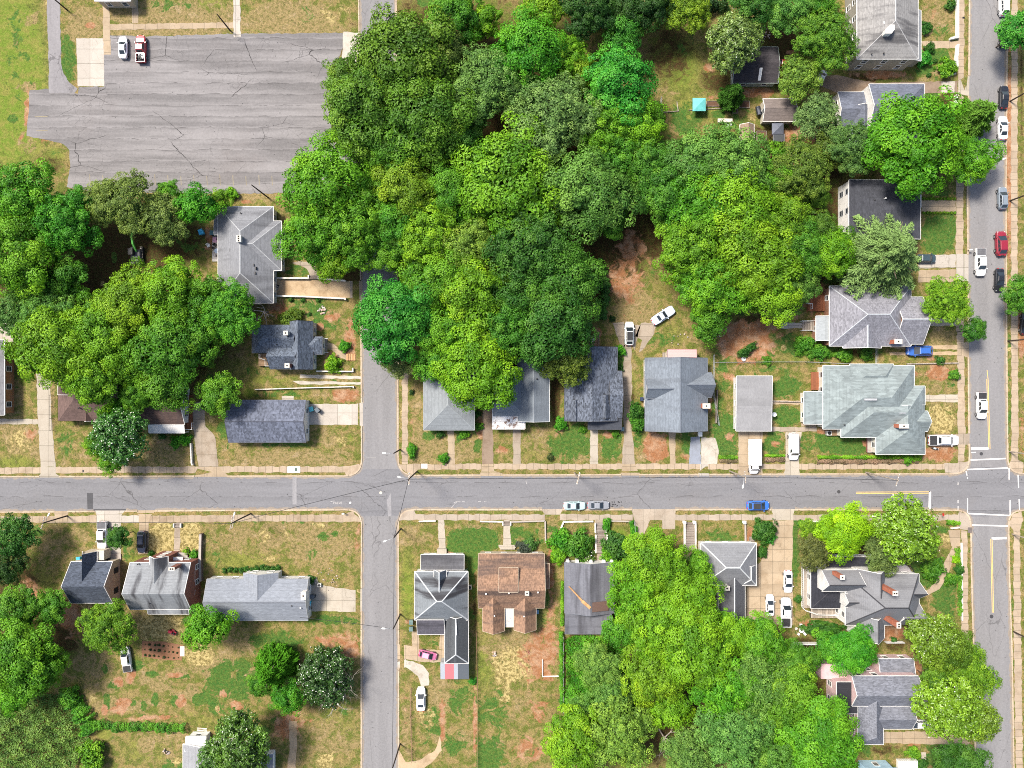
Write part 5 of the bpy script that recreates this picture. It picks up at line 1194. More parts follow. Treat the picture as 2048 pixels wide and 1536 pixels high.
bare(290,445,46,8,25,'bare limbed trunk above the green excavator',(3,-.6),M_BAREBARK,4,3)
bare(95,640,40,8,27,'bare twigged dead tree inside the left woods',(-.5,-.5),kids=4,depth=3)
bare(436,778,22,4,29,'bare twigged bush beside the old driveway',kids=4,depth=3)
# ------------------------------------------------------------------ houses
M_WHT = flat('white_trim', (.72, .71, .68), .6, 0, .12); M_DKT = flat('dark_trim', (.05, .05, .055), .6); M_TANT = flat('tan_trim', (.42, .35, .26), .7); M_GREYT = flat('grey_trim', (.3, .31, .32), .6); M_BGT = flat('slate_trim', (.12, .13, .15), .7)
M_GLASS, _nt, _b = newmat('window_glass', .08, .6); _b.inputs['Base Color'].default_value = (.025, .032, .04, 1)
M_BRICKC = brickmat('orange_chimney_brick', (.42, .12, .06)); M_BRICKR = brickmat('red_brick', (.23, .075, .05)); M_BRICKD = brickmat('brown_brick', (.3, .14, .08))
M_FLUE = flat('flue_dark', (.02, .02, .02), .9); M_CAP = flat('mortar_cap', (.5, .46, .4), .9)
M_IRONK = flat('black_iron', (.02, .02, .022), .5, .3)
M_DOOR = flat('painted_door', (.12, .05, .04), .5)
M_DECK = planks('deck_boards', (.26, .17, .1), .15, 'x'); M_DECKR = planks('red_deck_boards', (.24, .09, .045), .15, 'y'); M_GREYW = planks('grey_boards', (.28, .24, .2), .15, 'y')
def shell(mb, faces, t, mi=0):
    """top faces (lists of Vectors) -> closed slab t thick; returns boundary edges"""
    key = lambda p: (round(p[0], 3), round(p[1], 3), round(p[2], 3))
    cnt = {}
    for f in faces:
        for i in range(len(f)):
            a, b = key(f[i]), key(f[(i+1) % len(f)]); cnt[(a, b)] = 1
    bd = []
    dn = Vector((0, 0, -t))
    for f in faces:
        mb.face(f, mi); mb.face([p+dn for p in reversed(f)], mi)
        for i in range(len(f)):
            a, b = f[i], f[(i+1) % len(f)]
            if (key(b), key(a)) not in cnt: mb.face([a, a+dn, b+dn, b], mi); bd.append((a, b))
    return bd
def rect(x0, y0, x1, y1, ze):
    a = P(x0, y1, ze); b = P(x1, y0, ze); return a.x, a.y, b.x, b.y      # W, S, E, N in metres
def roof_faces(x0, y0, x1, y1, ze, zr, kind, rf=.5):
    """kind 'x:EW' ridge east-west, hipped at E and W; 'y:' gabled; 'd:S' lean-to falling to the south; 'f:' flat"""
    X0, Y0, X1, Y1 = rect(x0, y0, x1, y1, ze); ax, ends = kind.split(':')
    V = Vector
    if ax == 'f': return [[V((X0, Y0, zr)), V((X1, Y0, zr)), V((X1, Y1, zr)), V((X0, Y1, zr))]], []
    if ax == 'd':
        z = {'S': (ze, ze, zr, zr), 'N': (zr, zr, ze, ze), 'E': (zr, ze, ze, zr), 'W': (ze, zr, zr, ze)}[ends]
        return [[V((X0, Y0, z[0])), V((X1, Y0, z[1])), V((X1, Y1, z[2])), V((X0, Y1, z[3]))]], []
    if ax == 'x':
        ym = Y1-(Y1-Y0)*rf; h = min((Y1-Y0)/2, (X1-X0)/2 if len(ends) == 2 else (X1-X0)*.9)
        a = V((X0+(h if 'W' in ends else 0), ym, zr)); b = V((X1-(h if 'E' in ends else 0), ym, zr))
        sw, se, ne, nw = V((X0, Y0, ze)), V((X1, Y0, ze)), V((X1, Y1, ze)), V((X0, Y1, ze))
        one = (b-a).length < .02
        F = [[sw, se, b, a] if not one else [sw, se, a], [ne, nw, a, b] if not one else [ne, nw, a]]
        rl = [] if one else [(a, b)]
        if 'W' in ends: F.append([nw, sw, a]); rl += [(nw, a), (sw, a)]
        if 'E' in ends: F.append([se, ne, a if one else b]); rl += [(ne, a if one else b), (se, a if one else b)]
        return F, rl
    xm = X0+(X1-X0)*rf; h = min((X1-X0)/2, (Y1-Y0)/2 if len(ends) == 2 else (Y1-Y0)*.9)
    a = V((xm, Y0+(h if 'S' in ends else 0), zr)); b = V((xm, Y1-(h if 'N' in ends else 0), zr))
    sw, se, ne, nw = V((X0, Y0, ze)), V((X1, Y0, ze)), V((X1, Y1, ze)), V((X0, Y1, ze))
    one = (b-a).length < .02
    F = [[nw, sw, a, b] if not one else [nw, sw, a], [se, ne, b, a] if not one else [se, ne, a]]
    rl = [] if one else [(a, b)]
    if 'S' in ends: F.append([sw, se, a]); rl += [(sw, a), (se, a)]
    if 'N' in ends: F.append([ne, nw, a if one else b]); rl += [(ne, a if one else b), (nw, a if one else b)]
    return F, rl
def board(mb, a, b, out, w=.07, up=.025, dn=.2):
    """gutter / barge board along an eave or rake"""
    d = (b-a).normalized(); n = out*w
    q = [a+Vector((0, 0, up)), b+Vector((0, 0, up)), b+n+Vector((0, 0, up)), a+n+Vector((0, 0, up))]
    lo = [p-Vector((0, 0, up+dn)) for p in q]
    mb.mesh(q+lo, [(0, 1, 2, 3), (7, 6, 5, 4), (0, 4, 5, 1), (1, 5, 6, 2), (2, 6, 7, 3), (3, 7, 4, 0)])
def house(name, label, blocks, roofs, wall, trim=None, cat='house', ov=.3, cap=None, windows=True, chim=(), vents=(), win_mat=None):
    """blocks: (x0,y0,x1,y1, eave, ridge, kind, roof key[, ridge fraction[, wall?]]) px corners as they show at eave height"""
    cx = sum((b[0]+b[2])/2 for b in blocks[:1]); cy = sum((b[1]+b[3])/2 for b in blocks[:1])
    base = P(cx, cy, 0); z0 = at_ground(cx, cy); trim = trim or M_WHT
    bk = P(cx, cy, blocks[0][4]); base = Vector((bk.x, bk.y, z0))
    root = empty(name, base, 0, label, cat)
    inv = Matrix.Translation(-base)
    def build(mb, nm, mat, par):
        off = base
        mb.v = [(p[0]-off.x, p[1]-off.y, p[2]-off.z) for p in mb.v]
        o = mb.build(nm, mat); o.parent = par; return o
    walls = MB(); keyed = {}; gut = MB(); caps = MB(); rects = []
    for bi, b in enumerate(blocks):
        x0, y0, x1, y1, ze, zr, kind, key = b[:8]; rf = b[8] if len(b) > 8 and b[8] else .5; has_w = b[9] if len(b) > 9 else True
        F, rl = roof_faces(x0, y0, x1, y1, ze, zr, kind, rf)
        mb = keyed.setdefault(key, MB()); bd = shell(mb, F, .16)
        X0, Y0, X1, Y1 = rect(x0, y0, x1, y1, ze); mid = Vector(((X0+X1)/2, (Y0+Y1)/2, 0))
        for a, c in bd:
            e = Vector((c.y-a.y, a.x-c.x, 0))
            if e.length < .05: continue
            board(gut, a, c, e.normalized())
        if cap:
            for a, c in rl:
                d = (c-a); L = d.length
                if L < .3: continue
                u = Vector((-d.y, d.x, 0)).normalized()*.13
                up = Vector((0, 0, .035))
                caps.mesh([a-u-up*2, c-u-up*2, c+up, a+up, a+u-up*2, c+u-up*2], [(0, 1, 2, 3), (3, 2, 5, 4)])
        if has_w:
            i = ov; w0, s0, e0, n0 = X0+i, Y0+i, X1-i, Y1-i
            ax, ends = kind.split(':')
            if e0-w0 < .3 or n0-s0 < .3: continue
            hs = (Y1-Y0)/2 if ax == 'x' else (X1-X0)/2
            zt = ze-.17+((zr-ze)*i/hs if ax in 'xy' else 0)
            if ax in 'df': zt = min(ze, zr)-.17
            walls.box((w0, s0, -.2), (e0, n0, zt))
            rects.append((w0, s0, e0, n0, zt))
            # gable walls under the ridge
            if ax == 'x':
                ym = Y1-(Y1-Y0)*rf
                for X, sd, E in ((w0, -1, 'W'), (e0, 1, 'E')):
                    if E not in ends:
                        g = [Vector((X, s0, zt)), Vector((X, n0, zt)), Vector((X, ym, zr-.19))]; k = Vector((-.1*sd, 0, 0))
                        q = g+[p+k for p in g]; walls.mesh(q, [(0, 1, 2) if sd > 0 else (2, 1, 0), (5, 4, 3) if sd > 0 else (3, 4, 5), (0, 2, 5, 3), (1, 4, 5, 2)])
            elif ax == 'y':
                xm = X0+(X1-X0)*rf
                for Y, sd, E in ((s0, -1, 'S'), (n0, 1, 'N')):
                    if E not in ends:
                        g = [Vector((w0, Y, zt)), Vector((e0, Y, zt)), Vector((xm, Y, zr-.19))]; k = Vector((0, -.1*sd, 0))
                        q = g+[p+k for p in g]; walls.mesh(q, [(2, 1, 0) if sd > 0 else (0, 1, 2), (3, 4, 5) if sd > 0 else (5, 4, 3), (0, 2, 5, 3), (1, 4, 5, 2)])
            elif ax == 'd':
                # fill up to the slope
                up = max(ze, zr)-.19
                A = {'S': ((w0, n0), (e0, n0)), 'N': ((w0, s0), (e0, s0)), 'E': ((w0, s0), (w0, n0)), 'W': ((e0, s0), (e0, n0))}[ends]
                B = {'S': ((w0, s0), (e0, s0)), 'N': ((w0, n0), (e0, n0)), 'E': ((e0, s0), (e0, n0)), 'W': ((w0, s0), (w0, n0))}[ends]
                f = i/max(.5, (Y1-Y0 if ends in 'NS' else X1-X0)); zl = zt
                q = [Vector((*A[0], zl)), Vector((*A[1], zl)), Vector((*A[1], up-(up-zl)*f)), Vector((*A[0], up-(up-zl)*f)), Vector((*B[0], zl)), Vector((*B[1], zl))]
                walls.mesh(q, [(0, 1, 2, 3), (0, 3, 4), (1, 5, 2)])
    roots = {}
    for k, mb in keyed.items():
        roots[k] = build(mb, 'roof' if k == next(iter(keyed)) else ('porch_roof' if k.startswith('p') else 'roof'), roofs[k], root)
    main = roots[next(iter(keyed))]
    build(gut, 'gutter', trim, main)
    if cap: build(caps, 'ridge_cap', cap, main)
    if walls.v: build(walls, 'wall', wall, root)
    if windows:
        for (w0, s0, e0, n0, zt) in rects:
            for X, Y, dx, dy, L, nx, ny in ((w0, s0, 0, 1, n0-s0, -1, 0), (e0, s0, 0, 1, n0-s0, 1, 0), (w0, s0, 1, 0, e0-w0, 0, -1), (w0, n0, 1, 0, e0-w0, 0, 1)):
                cxm, cym = X+dx*L/2, Y+dy*L/2
                if nx*cxm+ny*cym > 0: continue                    # the walls that turn away from the middle of the view
                nw = int(L/3.2)
                for lev in ([1.0] if zt < 4.6 else [1.0, 3.8]):
                    if lev+1.6 > zt: continue
                    for q in range(nw):
                        t = L*(q+.5)/nw; px_, py_ = X+dx*t, Y+dy*t
                        if any(r[0]-.6 < px_ < r[2]+.6 and r[1]-.6 < py_ < r[3]+.6 for r in rects if r[:4] != (w0, s0, e0, n0)): continue
                        fm = MB(); wd, ht = .5, 1.45
                        def bx(mb, u0, u1, z0_, z1_, d0, d1):
                            xs = sorted((px_+dx*u0+nx*d0, px_+dx*u1+nx*d1)); ys = sorted((py_+dy*u0+ny*d0, py_+dy*u1+ny*d1))
                            mb.box((xs[0], ys[0], z0_), (xs[1], ys[1], z1_))
                        zb = lev+z0
                        bx(fm, -wd-.12, wd+.12, zb-.12, zb, .0, .1); bx(fm, -wd-.12, wd+.12, zb+ht, zb+ht+.12, .0, .07)
                        bx(fm, -wd-.12, -wd, zb, zb+ht, 0, .06); bx(fm, wd, wd+.12, zb, zb+ht, 0, .06); bx(fm, -wd, wd, zb+ht/2-.03, zb+ht/2+.03, 0, .055)
                        f = build(fm, 'window', win_mat or M_WHT, root)
                        pm = MB(); bx(pm, -wd, wd, zb, zb+ht, .0, .03)
                        build(pm, 'pane', M_GLASS, f)
    for c in chim:                                                  # px,py of the cap as seen, top z, base z, w, d, material, flues
        px, py, zt, zb, wd, dp, mat, nf = c
        q = P(px, py, zt); mb = MB(); mb.box((q.x-wd/2, q.y-dp/2, zb), (q.x+wd/2, q.y+dp/2, zt-.12), 0)
        mb.box((q.x-wd/2-.07, q.y-dp/2-.07, zt-.12), (q.x+wd/2+.07, q.y+dp/2+.07, zt), 1)
        for k in range(nf):
            fx = q.x+(k-(nf-1)/2)*.45 if wd >= dp else q.x; fy = q.y+(k-(nf-1)/2)*.45 if dp > wd else q.y
            mb.box((fx-.16, fy-.16, zt), (fx+.16, fy+.16, zt+.05), 2)
        build(mb, 'chimney', [mat, M_CAP, M_FLUE], main)
    for v in vents:                                                 # px,py, z of the roof there, radius, white?
        px, py, zz, rr, wh = v; q = P(px, py, zz+.2); mb = MB()
        mb.lathe([(rr, -.7), (rr, .12), (rr*1.5, .14), (rr*1.5, .2), (rr*.4, .26)], (q.x, q.y, zz), 10)
        build(mb, 'roof_vent', M_WHT if wh else M_IRONK, main)
    root['_b'] = 1; del root['_b']
    house.last = (root, base, main, build)
    return root
def part(mb, nm, mat, par=None):
    root, base, main, build = house.last
    return build(mb, nm, mat, par or root)
def pbox(mb, x0, y0, x1, y1, z0, z1, zp=None, mi=0):
    """box given by px corners as seen at height zp"""
    X0, Y0, X1, Y1 = rect(x0, y0, x1, y1, z1 if zp is None else zp); mb.box((X0, Y0, z0), (X1, Y1, z1), mi)
def posts(pl_, hw_, z0_, z1_, mat, nm='porch_post', dy=0.):
    for x, y in pl_:
        q = P(x, y, z1_); mb = MB(); mb.box((q.x-hw_, q.y-hw_, z0_), (q.x+hw_, q.y+hw_+dy, z1_)); part(mb, nm, mat)
def rail(mb, pts, z0, z1, n=None, r=.05):
    for (a, b) in zip(pts[:-1], pts[1:]):
        A = P(*a, z1); B = P(*b, z1); A.z = B.z = 0; L = (B-A).length
        up = lambda p, z: Vector((p.x, p.y, z))
        mb.tube([up(A, z1), up(B, z1)], r, 4); mb.tube([up(A, z0+.15), up(B, z0+.15)], r*.7, 4)
        k = max(1, int(L/.4))
        for i in range(k+1):
            q = A+(B-A)*i/k; mb.tube([up(q, z0), up(q, z1)], r*(.6 if 0 < i < k else 1.2), 4)
sh = shingle
# A1 pale grey hipped house beside the parking lot
house('hipped_house', 'pale grey hipped roof house with a cross wing beside the parking lot',
  [(436,413,547,606,3.3,6.6,'y:NS','r'),(490,442,563,541,3.3,5.9,'x:E','r'),(429,432,446,470,2.6,2.8,'f:','r')],
  {'r': sh('grey_shingle_a', (.16,.165,.178), .16, .35, 'y', tile=1.6, light=(.22,.225,.235))}, siding('white_siding', (.62,.6,.56)), cap=flat('pale_ridge', (.36,.37,.38), .9),
  chim=[(477,477,7.4,5.5,.9,1.3,flat('white_stucco',(.6,.58,.55)),3)], vents=[(481,426,4.4,.1,0)])
mb = MB()
for x, y, h_, w_ in ((460,500,4.9,.7),(464,520,4.9,.5),(507,530,5.2,.5),(511,536,5.2,.6),(510,546,5.1,.5),(505,549,5.,.7)):
    q = P(x, y, h_+.2); mb.box((q.x-.1, q.y-w_/2, h_-.5), (q.x+.1, q.y+w_/2, h_+.2))
part(mb, 'roof_vent', M_IRONK, house.last[2])
# A2 slate cottage
house('slate_cottage', 'speckled slate blue cottage with several gables beside the left street',
  [(580,643,626,739,3.4,6.2,'y:','r'),(504,650,594,706,3.2,5.6,'x:W','r'),(540,689,596,738,3.2,5.8,'x:','r'),(620,673,645,709,2.9,4.3,'x:E','r')],
  {'r': sh('slate_shingle_a', (.075,.09,.115), .75, 0, 'y')}, siding('white_siding_b', (.66,.65,.62)), ov=.12, trim=M_DKT,
  chim=[(571,666,6.6,4.6,.8,.8,flat('pale_block',(.42,.4,.36),.9),1),(574,731,6.6,4.2,.9,.8,M_BRICKR,1)], vents=[(553,689,4.6,.08,0)])
mb = MB()
for i in range(4): pbox(mb, 641+i*3.4, 678, 644.4+i*3.4, 703, .1, .75-i*.16)
part(mb, 'porch_step', M_GREYW)
mb = MB(); rail(mb, [(642,676.5),(655,677)], .1, 1.3); rail(mb, [(642,704.5),(655,704.5)], .1, 1.3); part(mb, 'railing', M_WHT)
mb = MB(); pbox(mb, 517,708,540,732,.1,.9); part(mb, 'deck', M_DECK)
mb = MB(); rail(mb, [(518,708),(518,716),(530,720),(530,732),(541,732)], .9, 1.8); part(mb, 'railing', M_WHT)
# A3 dark shingled garage house
house('garage_house', 'dark blue grey gabled house with a garage at the wide concrete driveway',
  [(457,800,612,885,3.1,5.2,'x:','r')], {'r': sh('blue_grey_shingle', (.085,.095,.125), .6, 0, 'y', tile=1.2)}, siding('white_siding_c', (.7,.68,.64)), ov=.12, trim=M_DKT, cap=flat('dark_ridge', (.05,.055,.075), .9))
q = rect(457,800,612,885,3.1); mb = MB(); ex = q[2]-.45; mb.box((ex, P(0,836,0).y, .15), (ex+.06, P(0,812,0).y, 2.3)); part(mb, 'garage_door', siding('garage_door_panel', (.62,.62,.6), .5))
# A4, A5 brown roofs
house('porch_house', 'long brown roofed house with a white ribbed metal porch roof and red deck',
  [(252,774,369,849,3.3,5.4,'x:','r'),(298,849,369,866,2.7,3.1,'d:S','p',None,False)],
  {'r': sh('brown_shingle_a', (.075,.05,.044), .3, .3, 'x', light=(.12,.085,.07)), 'p': ribbed('white_porch_metal', (.6,.58,.55), .35, 'x')}, siding('grey_siding', (.5,.52,.54)), vents=[(290,808,5.4,.15,1)])
mb = MB(); pbox(mb, 369,790,383,858,.1,.7,.7); part(mb, 'deck', M_DECKR)
mb = MB(); rail(mb, [(369,859),(383,859),(383,846)], .7, 1.6); rail(mb, [(383,812),(372,812)], .7, 1.6); part(mb, 'railing', M_WHT)
posts([(x, 865) for x in (300,322,345,367)], .07, 0, 2.7, M_WHT)
house('brown_hip_house', 'brown hip roofed house half under lime trees, left of the front yard magnolia',
  [(116,728,222,842,3.3,6.,'y:NS','r'),(116,790,184,842,3.3,5.0,'y:S','r'),(168,806,190,842,3.,4.4,'y:','r')], {'r': sh('brown_shingle_b', (.1,.066,.058), .25, .25, 'y')}, siding('tan_siding', (.4,.34,.26)), vents=[(157,816,5,.12,0)])
# A6 brick building at the left edge
house('brick_house', 'orange brown brick house with white windows cut by the left edge',
  [(-150,680,9,830,3.6,6.,'y:','r')], {'r': sh('grey_shingle_b', (.17,.17,.175), .2, .2, 'y')}, brickmat('orange_brick', (.36,.17,.075)))
# church porch corner at the top
house('porch_building', 'white eaved building corner above the short walk at the top left edge', [(190,-150,262,3,3.4,3.6,'f:','r')], {'r': sh('pale_roof', (.4,.37,.33), .15)}, M_TANT)
# --- front row above the street
house('grey_hip_house', 'plain grey hip roofed house at the corner under a yellow green crown',
  [(847,736,949,860,3.2,5.4,'y:NS','r')], {'r': sh('grey_shingle_c', (.175,.19,.2), .12, .12, 'y', tile=1.4)}, siding('pale_siding', (.55,.53,.48)), trim=M_GREYT, cap=flat('grey_ridge', (.24,.26,.27), .9))
def peeling():
    m, nt, b = newmat('peeling_white_roofing', .85)
    p = pos(nt); n = noise(nt, p, 1.3, 6, .75); sep = nd(nt, 'ShaderNodeSeparateXYZ', {0: p})
    c = mixc(nt, sstep(nt, n, .52, .58), (.68,.66,.63), (.2,.13,.1))
    for o, wd in ((0, 1.1), (1, .9)): c = mixc(nt, mth(nt, 'MULTIPLY', mth(nt, 'LESS_THAN', mth(nt, 'FRACT', mth(nt, 'DIVIDE', sep.outputs[o], wd)), .08), .5), c, (.22,.19,.17))
    setc(nt, b, c); return m
house('patched_porch_house', 'blue grey gabled house with a peeling white porch roof',
  [(1036,716,1099,843,3.2,5.2,'y:','r'),(985,738,1050,832,3.2,5.,'y:S','r'),(985,829,1050,858,2.6,2.75,'f:','p',None,False)],
  {'r': sh('grey_shingle_d', (.155,.175,.195), .14, .1, 'y'), 'p': peeling()}, siding('white_siding_d', (.6,.58,.55)), cap=flat('grey_ridge_b', (.2,.22,.24), .9), vents=[(1074,758,4.8,.12,0)])
posts([(x, 856) for x in (988,1016,1047)], .08, 0, 2.6, M_WHT)
house('speckled_house', 'dark slate house with pale speckled shingles and a plain dark front porch roof',
  [(1129,694,1235,842,3.3,5.6,'y:','r'),(1218,742,1244,836,3.2,5.,'x:','r'),(1193,790,1225,836,3.3,5.2,'y:','r'),(1139,800,1162,842,3.3,4.8,'y:','r'),(1176,830,1243,859,2.7,3.1,'d:S','p',None,False)],
  {'r': sh('speckled_slate', (.065,.075,.095), .9, 0, 'y'), 'p': sh('dark_porch_shingle', (.042,.046,.056), .2)}, siding('white_siding_e', (.62,.6,.57)), trim=M_DKT)
posts([(x, 857) for x in (1179,1198,1220,1240)], .08, 0, 2.7, M_WHT)
mb = MB(); pbox(mb, 1173,670,1199,697,.1,.8); part(mb, 'deck', M_DECK)
mb = MB(); rail(mb, [(1173,670),(1198,670),(1198,696)], .8, 1.7); part(mb, 'railing', M_GREYW)
house('blue_gray_house', 'blue grey gabled house with twin side dormers and a pink metal back roof',
  [(1290,716,1415,862,3.4,7.6,'y:','r'),(1292,758,1349,797,4.6,6.9,'x:','r'),(1365,745,1423,795,3.4,6.7,'x:','r'),(1335,699,1393,718,2.6,2.9,'d:N','p')],
  {'r': sh('blue_gray_shingle', (.135,.155,.18), .22, .18, 'y', light=(.19,.21,.235)), 'p': ribbed('pink_metal', (.55,.27,.26), .3, 'y', rust=.1)}, siding('white_siding_f', (.6,.58,.56)), trim=M_BGT, cap=flat('blue_ridge', (.1,.115,.14), .9),
  chim=[(1413,812,6.2,3.6,1.5,.95,M_BRICKC,1)], vents=[(1325,781,6,.1,0),(1305,789,5.,.1,0)])
mb = MB(); pbox(mb, 1326,705,1335,717,.1,.9); part(mb, 'porch_step', M_GREYW)
house('flat_garage', 'flat grey roofed garage at the head of the box truck driveway',
  [(1472,752,1543,862,3.,3.5,'d:S','r')], {'r': sh('pale_grey_roofing', (.2,.2,.205), .1, .15, 'y', tile=2)}, siding('white_siding_g', (.62,.6,.57)), cat='garage')
GRN = sh('pale_green_shingle', (.17,.2,.202), .26, .12, 'x', tile=.8)
house('pale_green_house', 'large pale green grey house with stepped hip roofs at the junction corner',
  [(1646,731,1829,858,3.6,7.4,'x:EW','r'),(1682,772,1850,875,3.6,6.9,'x:EW','r'),(1752,810,1850,909,3.6,6.6,'y:S','r'),(1818,822,1855,863,3.6,5.2,'x:','r'),(1700,728,1787,775,3.6,5.4,'x:EW','r'),(1608,783,1650,848,2.9,3.6,'d:W','r')],
  {'r': GRN}, siding('cream_siding', (.6,.56,.48)), chim=[(1808,852.5,7.6,4.4,1.9,.75,M_BRICKC,1)], vents=[(1690,850,4.4,.1,0),(1711,885,0,.1,0)][:1])
mb = MB(); pbox(mb, 1624,744,1647,780,.1,.8); part(mb, 'deck', M_DECKR)
mb = MB(); pbox(mb, 1662,858,1684,871,.1,.9); part(mb, 'deck', M_DECK)
mb = MB(); pbox(mb, 1735,873,1754,905,.1,.9); part(mb, 'porch', M_BRICKR)
for x0,y0,x1,y1 in ((1729,797,1754,801),(1799,824,1812,827)):
    mb = MB(); zz = 7.35 if y0 < 800 else 6.8; pbox(mb, x0,y0,x1,y1,zz-.35,zz+.06); part(mb, 'ridge_vent', M_GREYT, house.last[2])
LAV = sh('lavender_shingle', (.165,.165,.185), .38, .1, 'y', light=(.2,.22,.23))
house('lavender_grey_house', 'lavender grey hip roofed house with a red brick back wall under the feathery conifer',
  [(1659,572,1822,692,3.8,7.6,'x:EW','r'),(1790,594,1846,688,3.8,7.1,'x:','r'),(1686,640,1763,696,3.8,6.4,'y:','r'),(1632,632,1662,681,3.,3.4,'d:W','p')],
  {'r': LAV, 'p': sh('pale_porch_shingle', (.26,.28,.29), .12)}, M_BRICKD, cap=flat('white_ridge', (.38,.4,.42), .9), chim=[(1797,683,6.4,4.,1.5,.85,M_BRICKC,1)])
mb = MB()
for i in range(5): pbox(mb, 1605+i*5, 643, 1610+i*5, 660, .1, .35+i*.25)
part(mb, 'porch_step', M_GREYW)
mb = MB(); rail(mb, [(1605,641.5),(1632,641.5)], .3, 1.7); rail(mb, [(1605,660.5),(1632,660.5)], .3, 1.7); part(mb, 'railing', M_WHT)
mb = MB(); pbox(mb, 1616,590,1657,622,.1,.8); part(mb, 'deck', M_DECKR)
mb = MB(); rail(mb, [(1616,588),(1616,607),(1625,607),(1625,617)], .8, 1.8); part(mb, 'railing', M_WHT)
BLK_R = sh('black_shingle', (.038,.04,.048), .3, 0, 'y')
house('black_roofed_house', 'white house under a black low roof beside the green front lawn',
  [(1698,360,1841,478,5.6,7.3,'y:N','r'),(1805,360,1842,414,3.2,3.6,'d:E','p')],
  {'r': BLK_R, 'p': flat('black_metal_sheet', (.045,.045,.05), .45, .2)}, siding('white_siding_h', (.7,.69,.66)), ov=.12, win_mat=M_GREYT, vents=[(1750,400,6.6,.1,0),(1772,396,7,.12,1),(1795,394,6.6,.1,0)])
SLT = sh('slate_shingle_b', (.095,.105,.135), .35, .15, 'x')
house('slate_house', 'dark slate roofed house mostly hidden under the huge bright tree',
  [(1738,168,1849,268,5.6,8.,'x:E','r'),(1676,184,1742,262,3.1,4.8,'x:','r'),(1700,213,1745,310,3.4,5.2,'y:','r')],
  {'r': SLT}, siding('white_siding_i', (.66,.64,.6)), ov=.12)
mb = MB(); pbox(mb, 1648,276,1690,302,.1,.9); part(mb, 'deck', M_GREYW)
mb = MB(); rail(mb, [(1649,276),(1649,300),(1690,300)], .9, 2.); part(mb, 'railing', M_WHT)
house('two_storey_house', 'grey two storey hip roofed house cut by the top edge, its window wall facing down',
  [(1714,-90,1836,118,6.,9.4,'y:NS','r'),(1828,21,1842,122,3.3,3.9,'d:E','p')],
  {'r': sh('grey_shingle_e', (.2,.195,.19), .24, .7, 'y', light=(.26,.255,.25)), 'p': sh('grey_shingle_f', (.2,.21,.22), .15)}, siding('taupe_siding', (.26,.245,.21)), ov=.12, cap=flat('pale_ridge_b', (.34,.34,.34), .9),
  vents=[(1784,25,8.6,.14,0),(1805,46,8,.14,0),(1768,106,6.6,.1,0),(1744,107,6.6,.08,0),(1770,45,8.2,.22,1)])
q = P(1780,58,9.4); mb = MB(); mb.prism([(q.x-.95,q.y-.9),(q.x+.35,q.y-.9),(q.x+.95,q.y-.1),(q.x+.95,q.y+.9),(q.x+.1,q.y+.9),(q.x-.95,q.y-.1)], 7.6, 9.4); part(mb, 'chimney', flat('white_stucco_b', (.68,.66,.62)), house.last[2])
# sheds of the upper right gardens
house('dark_shed', 'dark leaf littered shed roof with a white skylight strip and sage eave wall',
  [(1466,94,1556,166,2.8,3.9,'x:','r')], {'r': sh('littered_roof', (.04,.036,.04), .3, .3, 'x', light=(.09,.065,.06))}, siding('sage_siding', (.3,.36,.32)), cat='shed', trim=flat('sage_trim', (.34,.4,.37)))
q = P(1520,150,3.5); mb = MB(); mb.face([(q.x-.3,P(0,161,3.1).y,3.12),(q.x+.3,P(0,161,3.1).y,3.12),(q.x+.45,P(0,136,3.7).y,3.86),(q.x-.15,P(0,136,3.7).y,3.86)]); mb.face([(q.x-.3,P(0,161,3.1).y,3.0),(q.x-.15,P(0,136,3.7).y,3.7),(q.x+.45,P(0,136,3.7).y,3.7),(q.x+.3,P(0,161,3.1).y,3.0)]); part(mb, 'skylight', M_WHT, house.last[2])
house('workshop', 'grey brown gabled workshop beside the black barrel grill',
  [(1526,197,1590,243,2.7,4.,'x:','r')], {'r': sh('grey_brown_roof', (.15,.125,.115), .2, .2, 'x')}, siding('cream_boards', (.5,.46,.38)), cat='shed')
house('small_brown_shed', 'small brown barn roofed shed in the upper right garden',
  [(1480,249,1508,281,2.4,3.5,'y:','r')], {'r': sh('brown_shed_roof', (.2,.145,.105), .2)}, siding('brown_boards', (.22,.14,.09)), cat='shed', windows=False)
# --- below the street, left
house('slate_gabled_house', 'beige sided two storey house with a dark slate gabled roof',
  [(142,1123,225,1206,3.4,6.8,'x:','r'),(165,1103,194,1165,3.3,6.2,'y:','r')], {'r': sh('slate_shingle_c', (.05,.06,.08), .5, 0, 'x')}, siding('beige_siding', (.48,.41,.31)), ov=.12, win_mat=M_DKT)
mb = MB(); pbox(mb, 193,1101,208,1120,.1,3.,3.); part(mb, 'porch', siding('beige_siding_b', (.52,.45,.35)))
mb = MB(); pbox(mb, 206,1108,242,1121,.1,.3); part(mb, 'entry_bed', M_BRICKR)
house('weathered_house', 'streaked pale grey roofed red brick house with white awnings',
  [(260,1125,381,1219,5.4,8.6,'x:','r',.58),(299,1113,336,1170,5.6,7.6,'y:','r'),(296,1190,378,1228,4.8,6.2,'d:S','r')],
  {'r': sh('weathered_shingle', (.18,.19,.2), .14, .85, 'x', tile=1.6, light=(.27,.28,.285))}, M_BRICKR, ov=.12, chim=[(343,1138,9.6,6.2,1.1,.55,M_BRICKR,2)], vents=[(299,1206,6.6,.12,0),(306,1202,6.6,.12,0),(275,1129,6.,.1,0)])
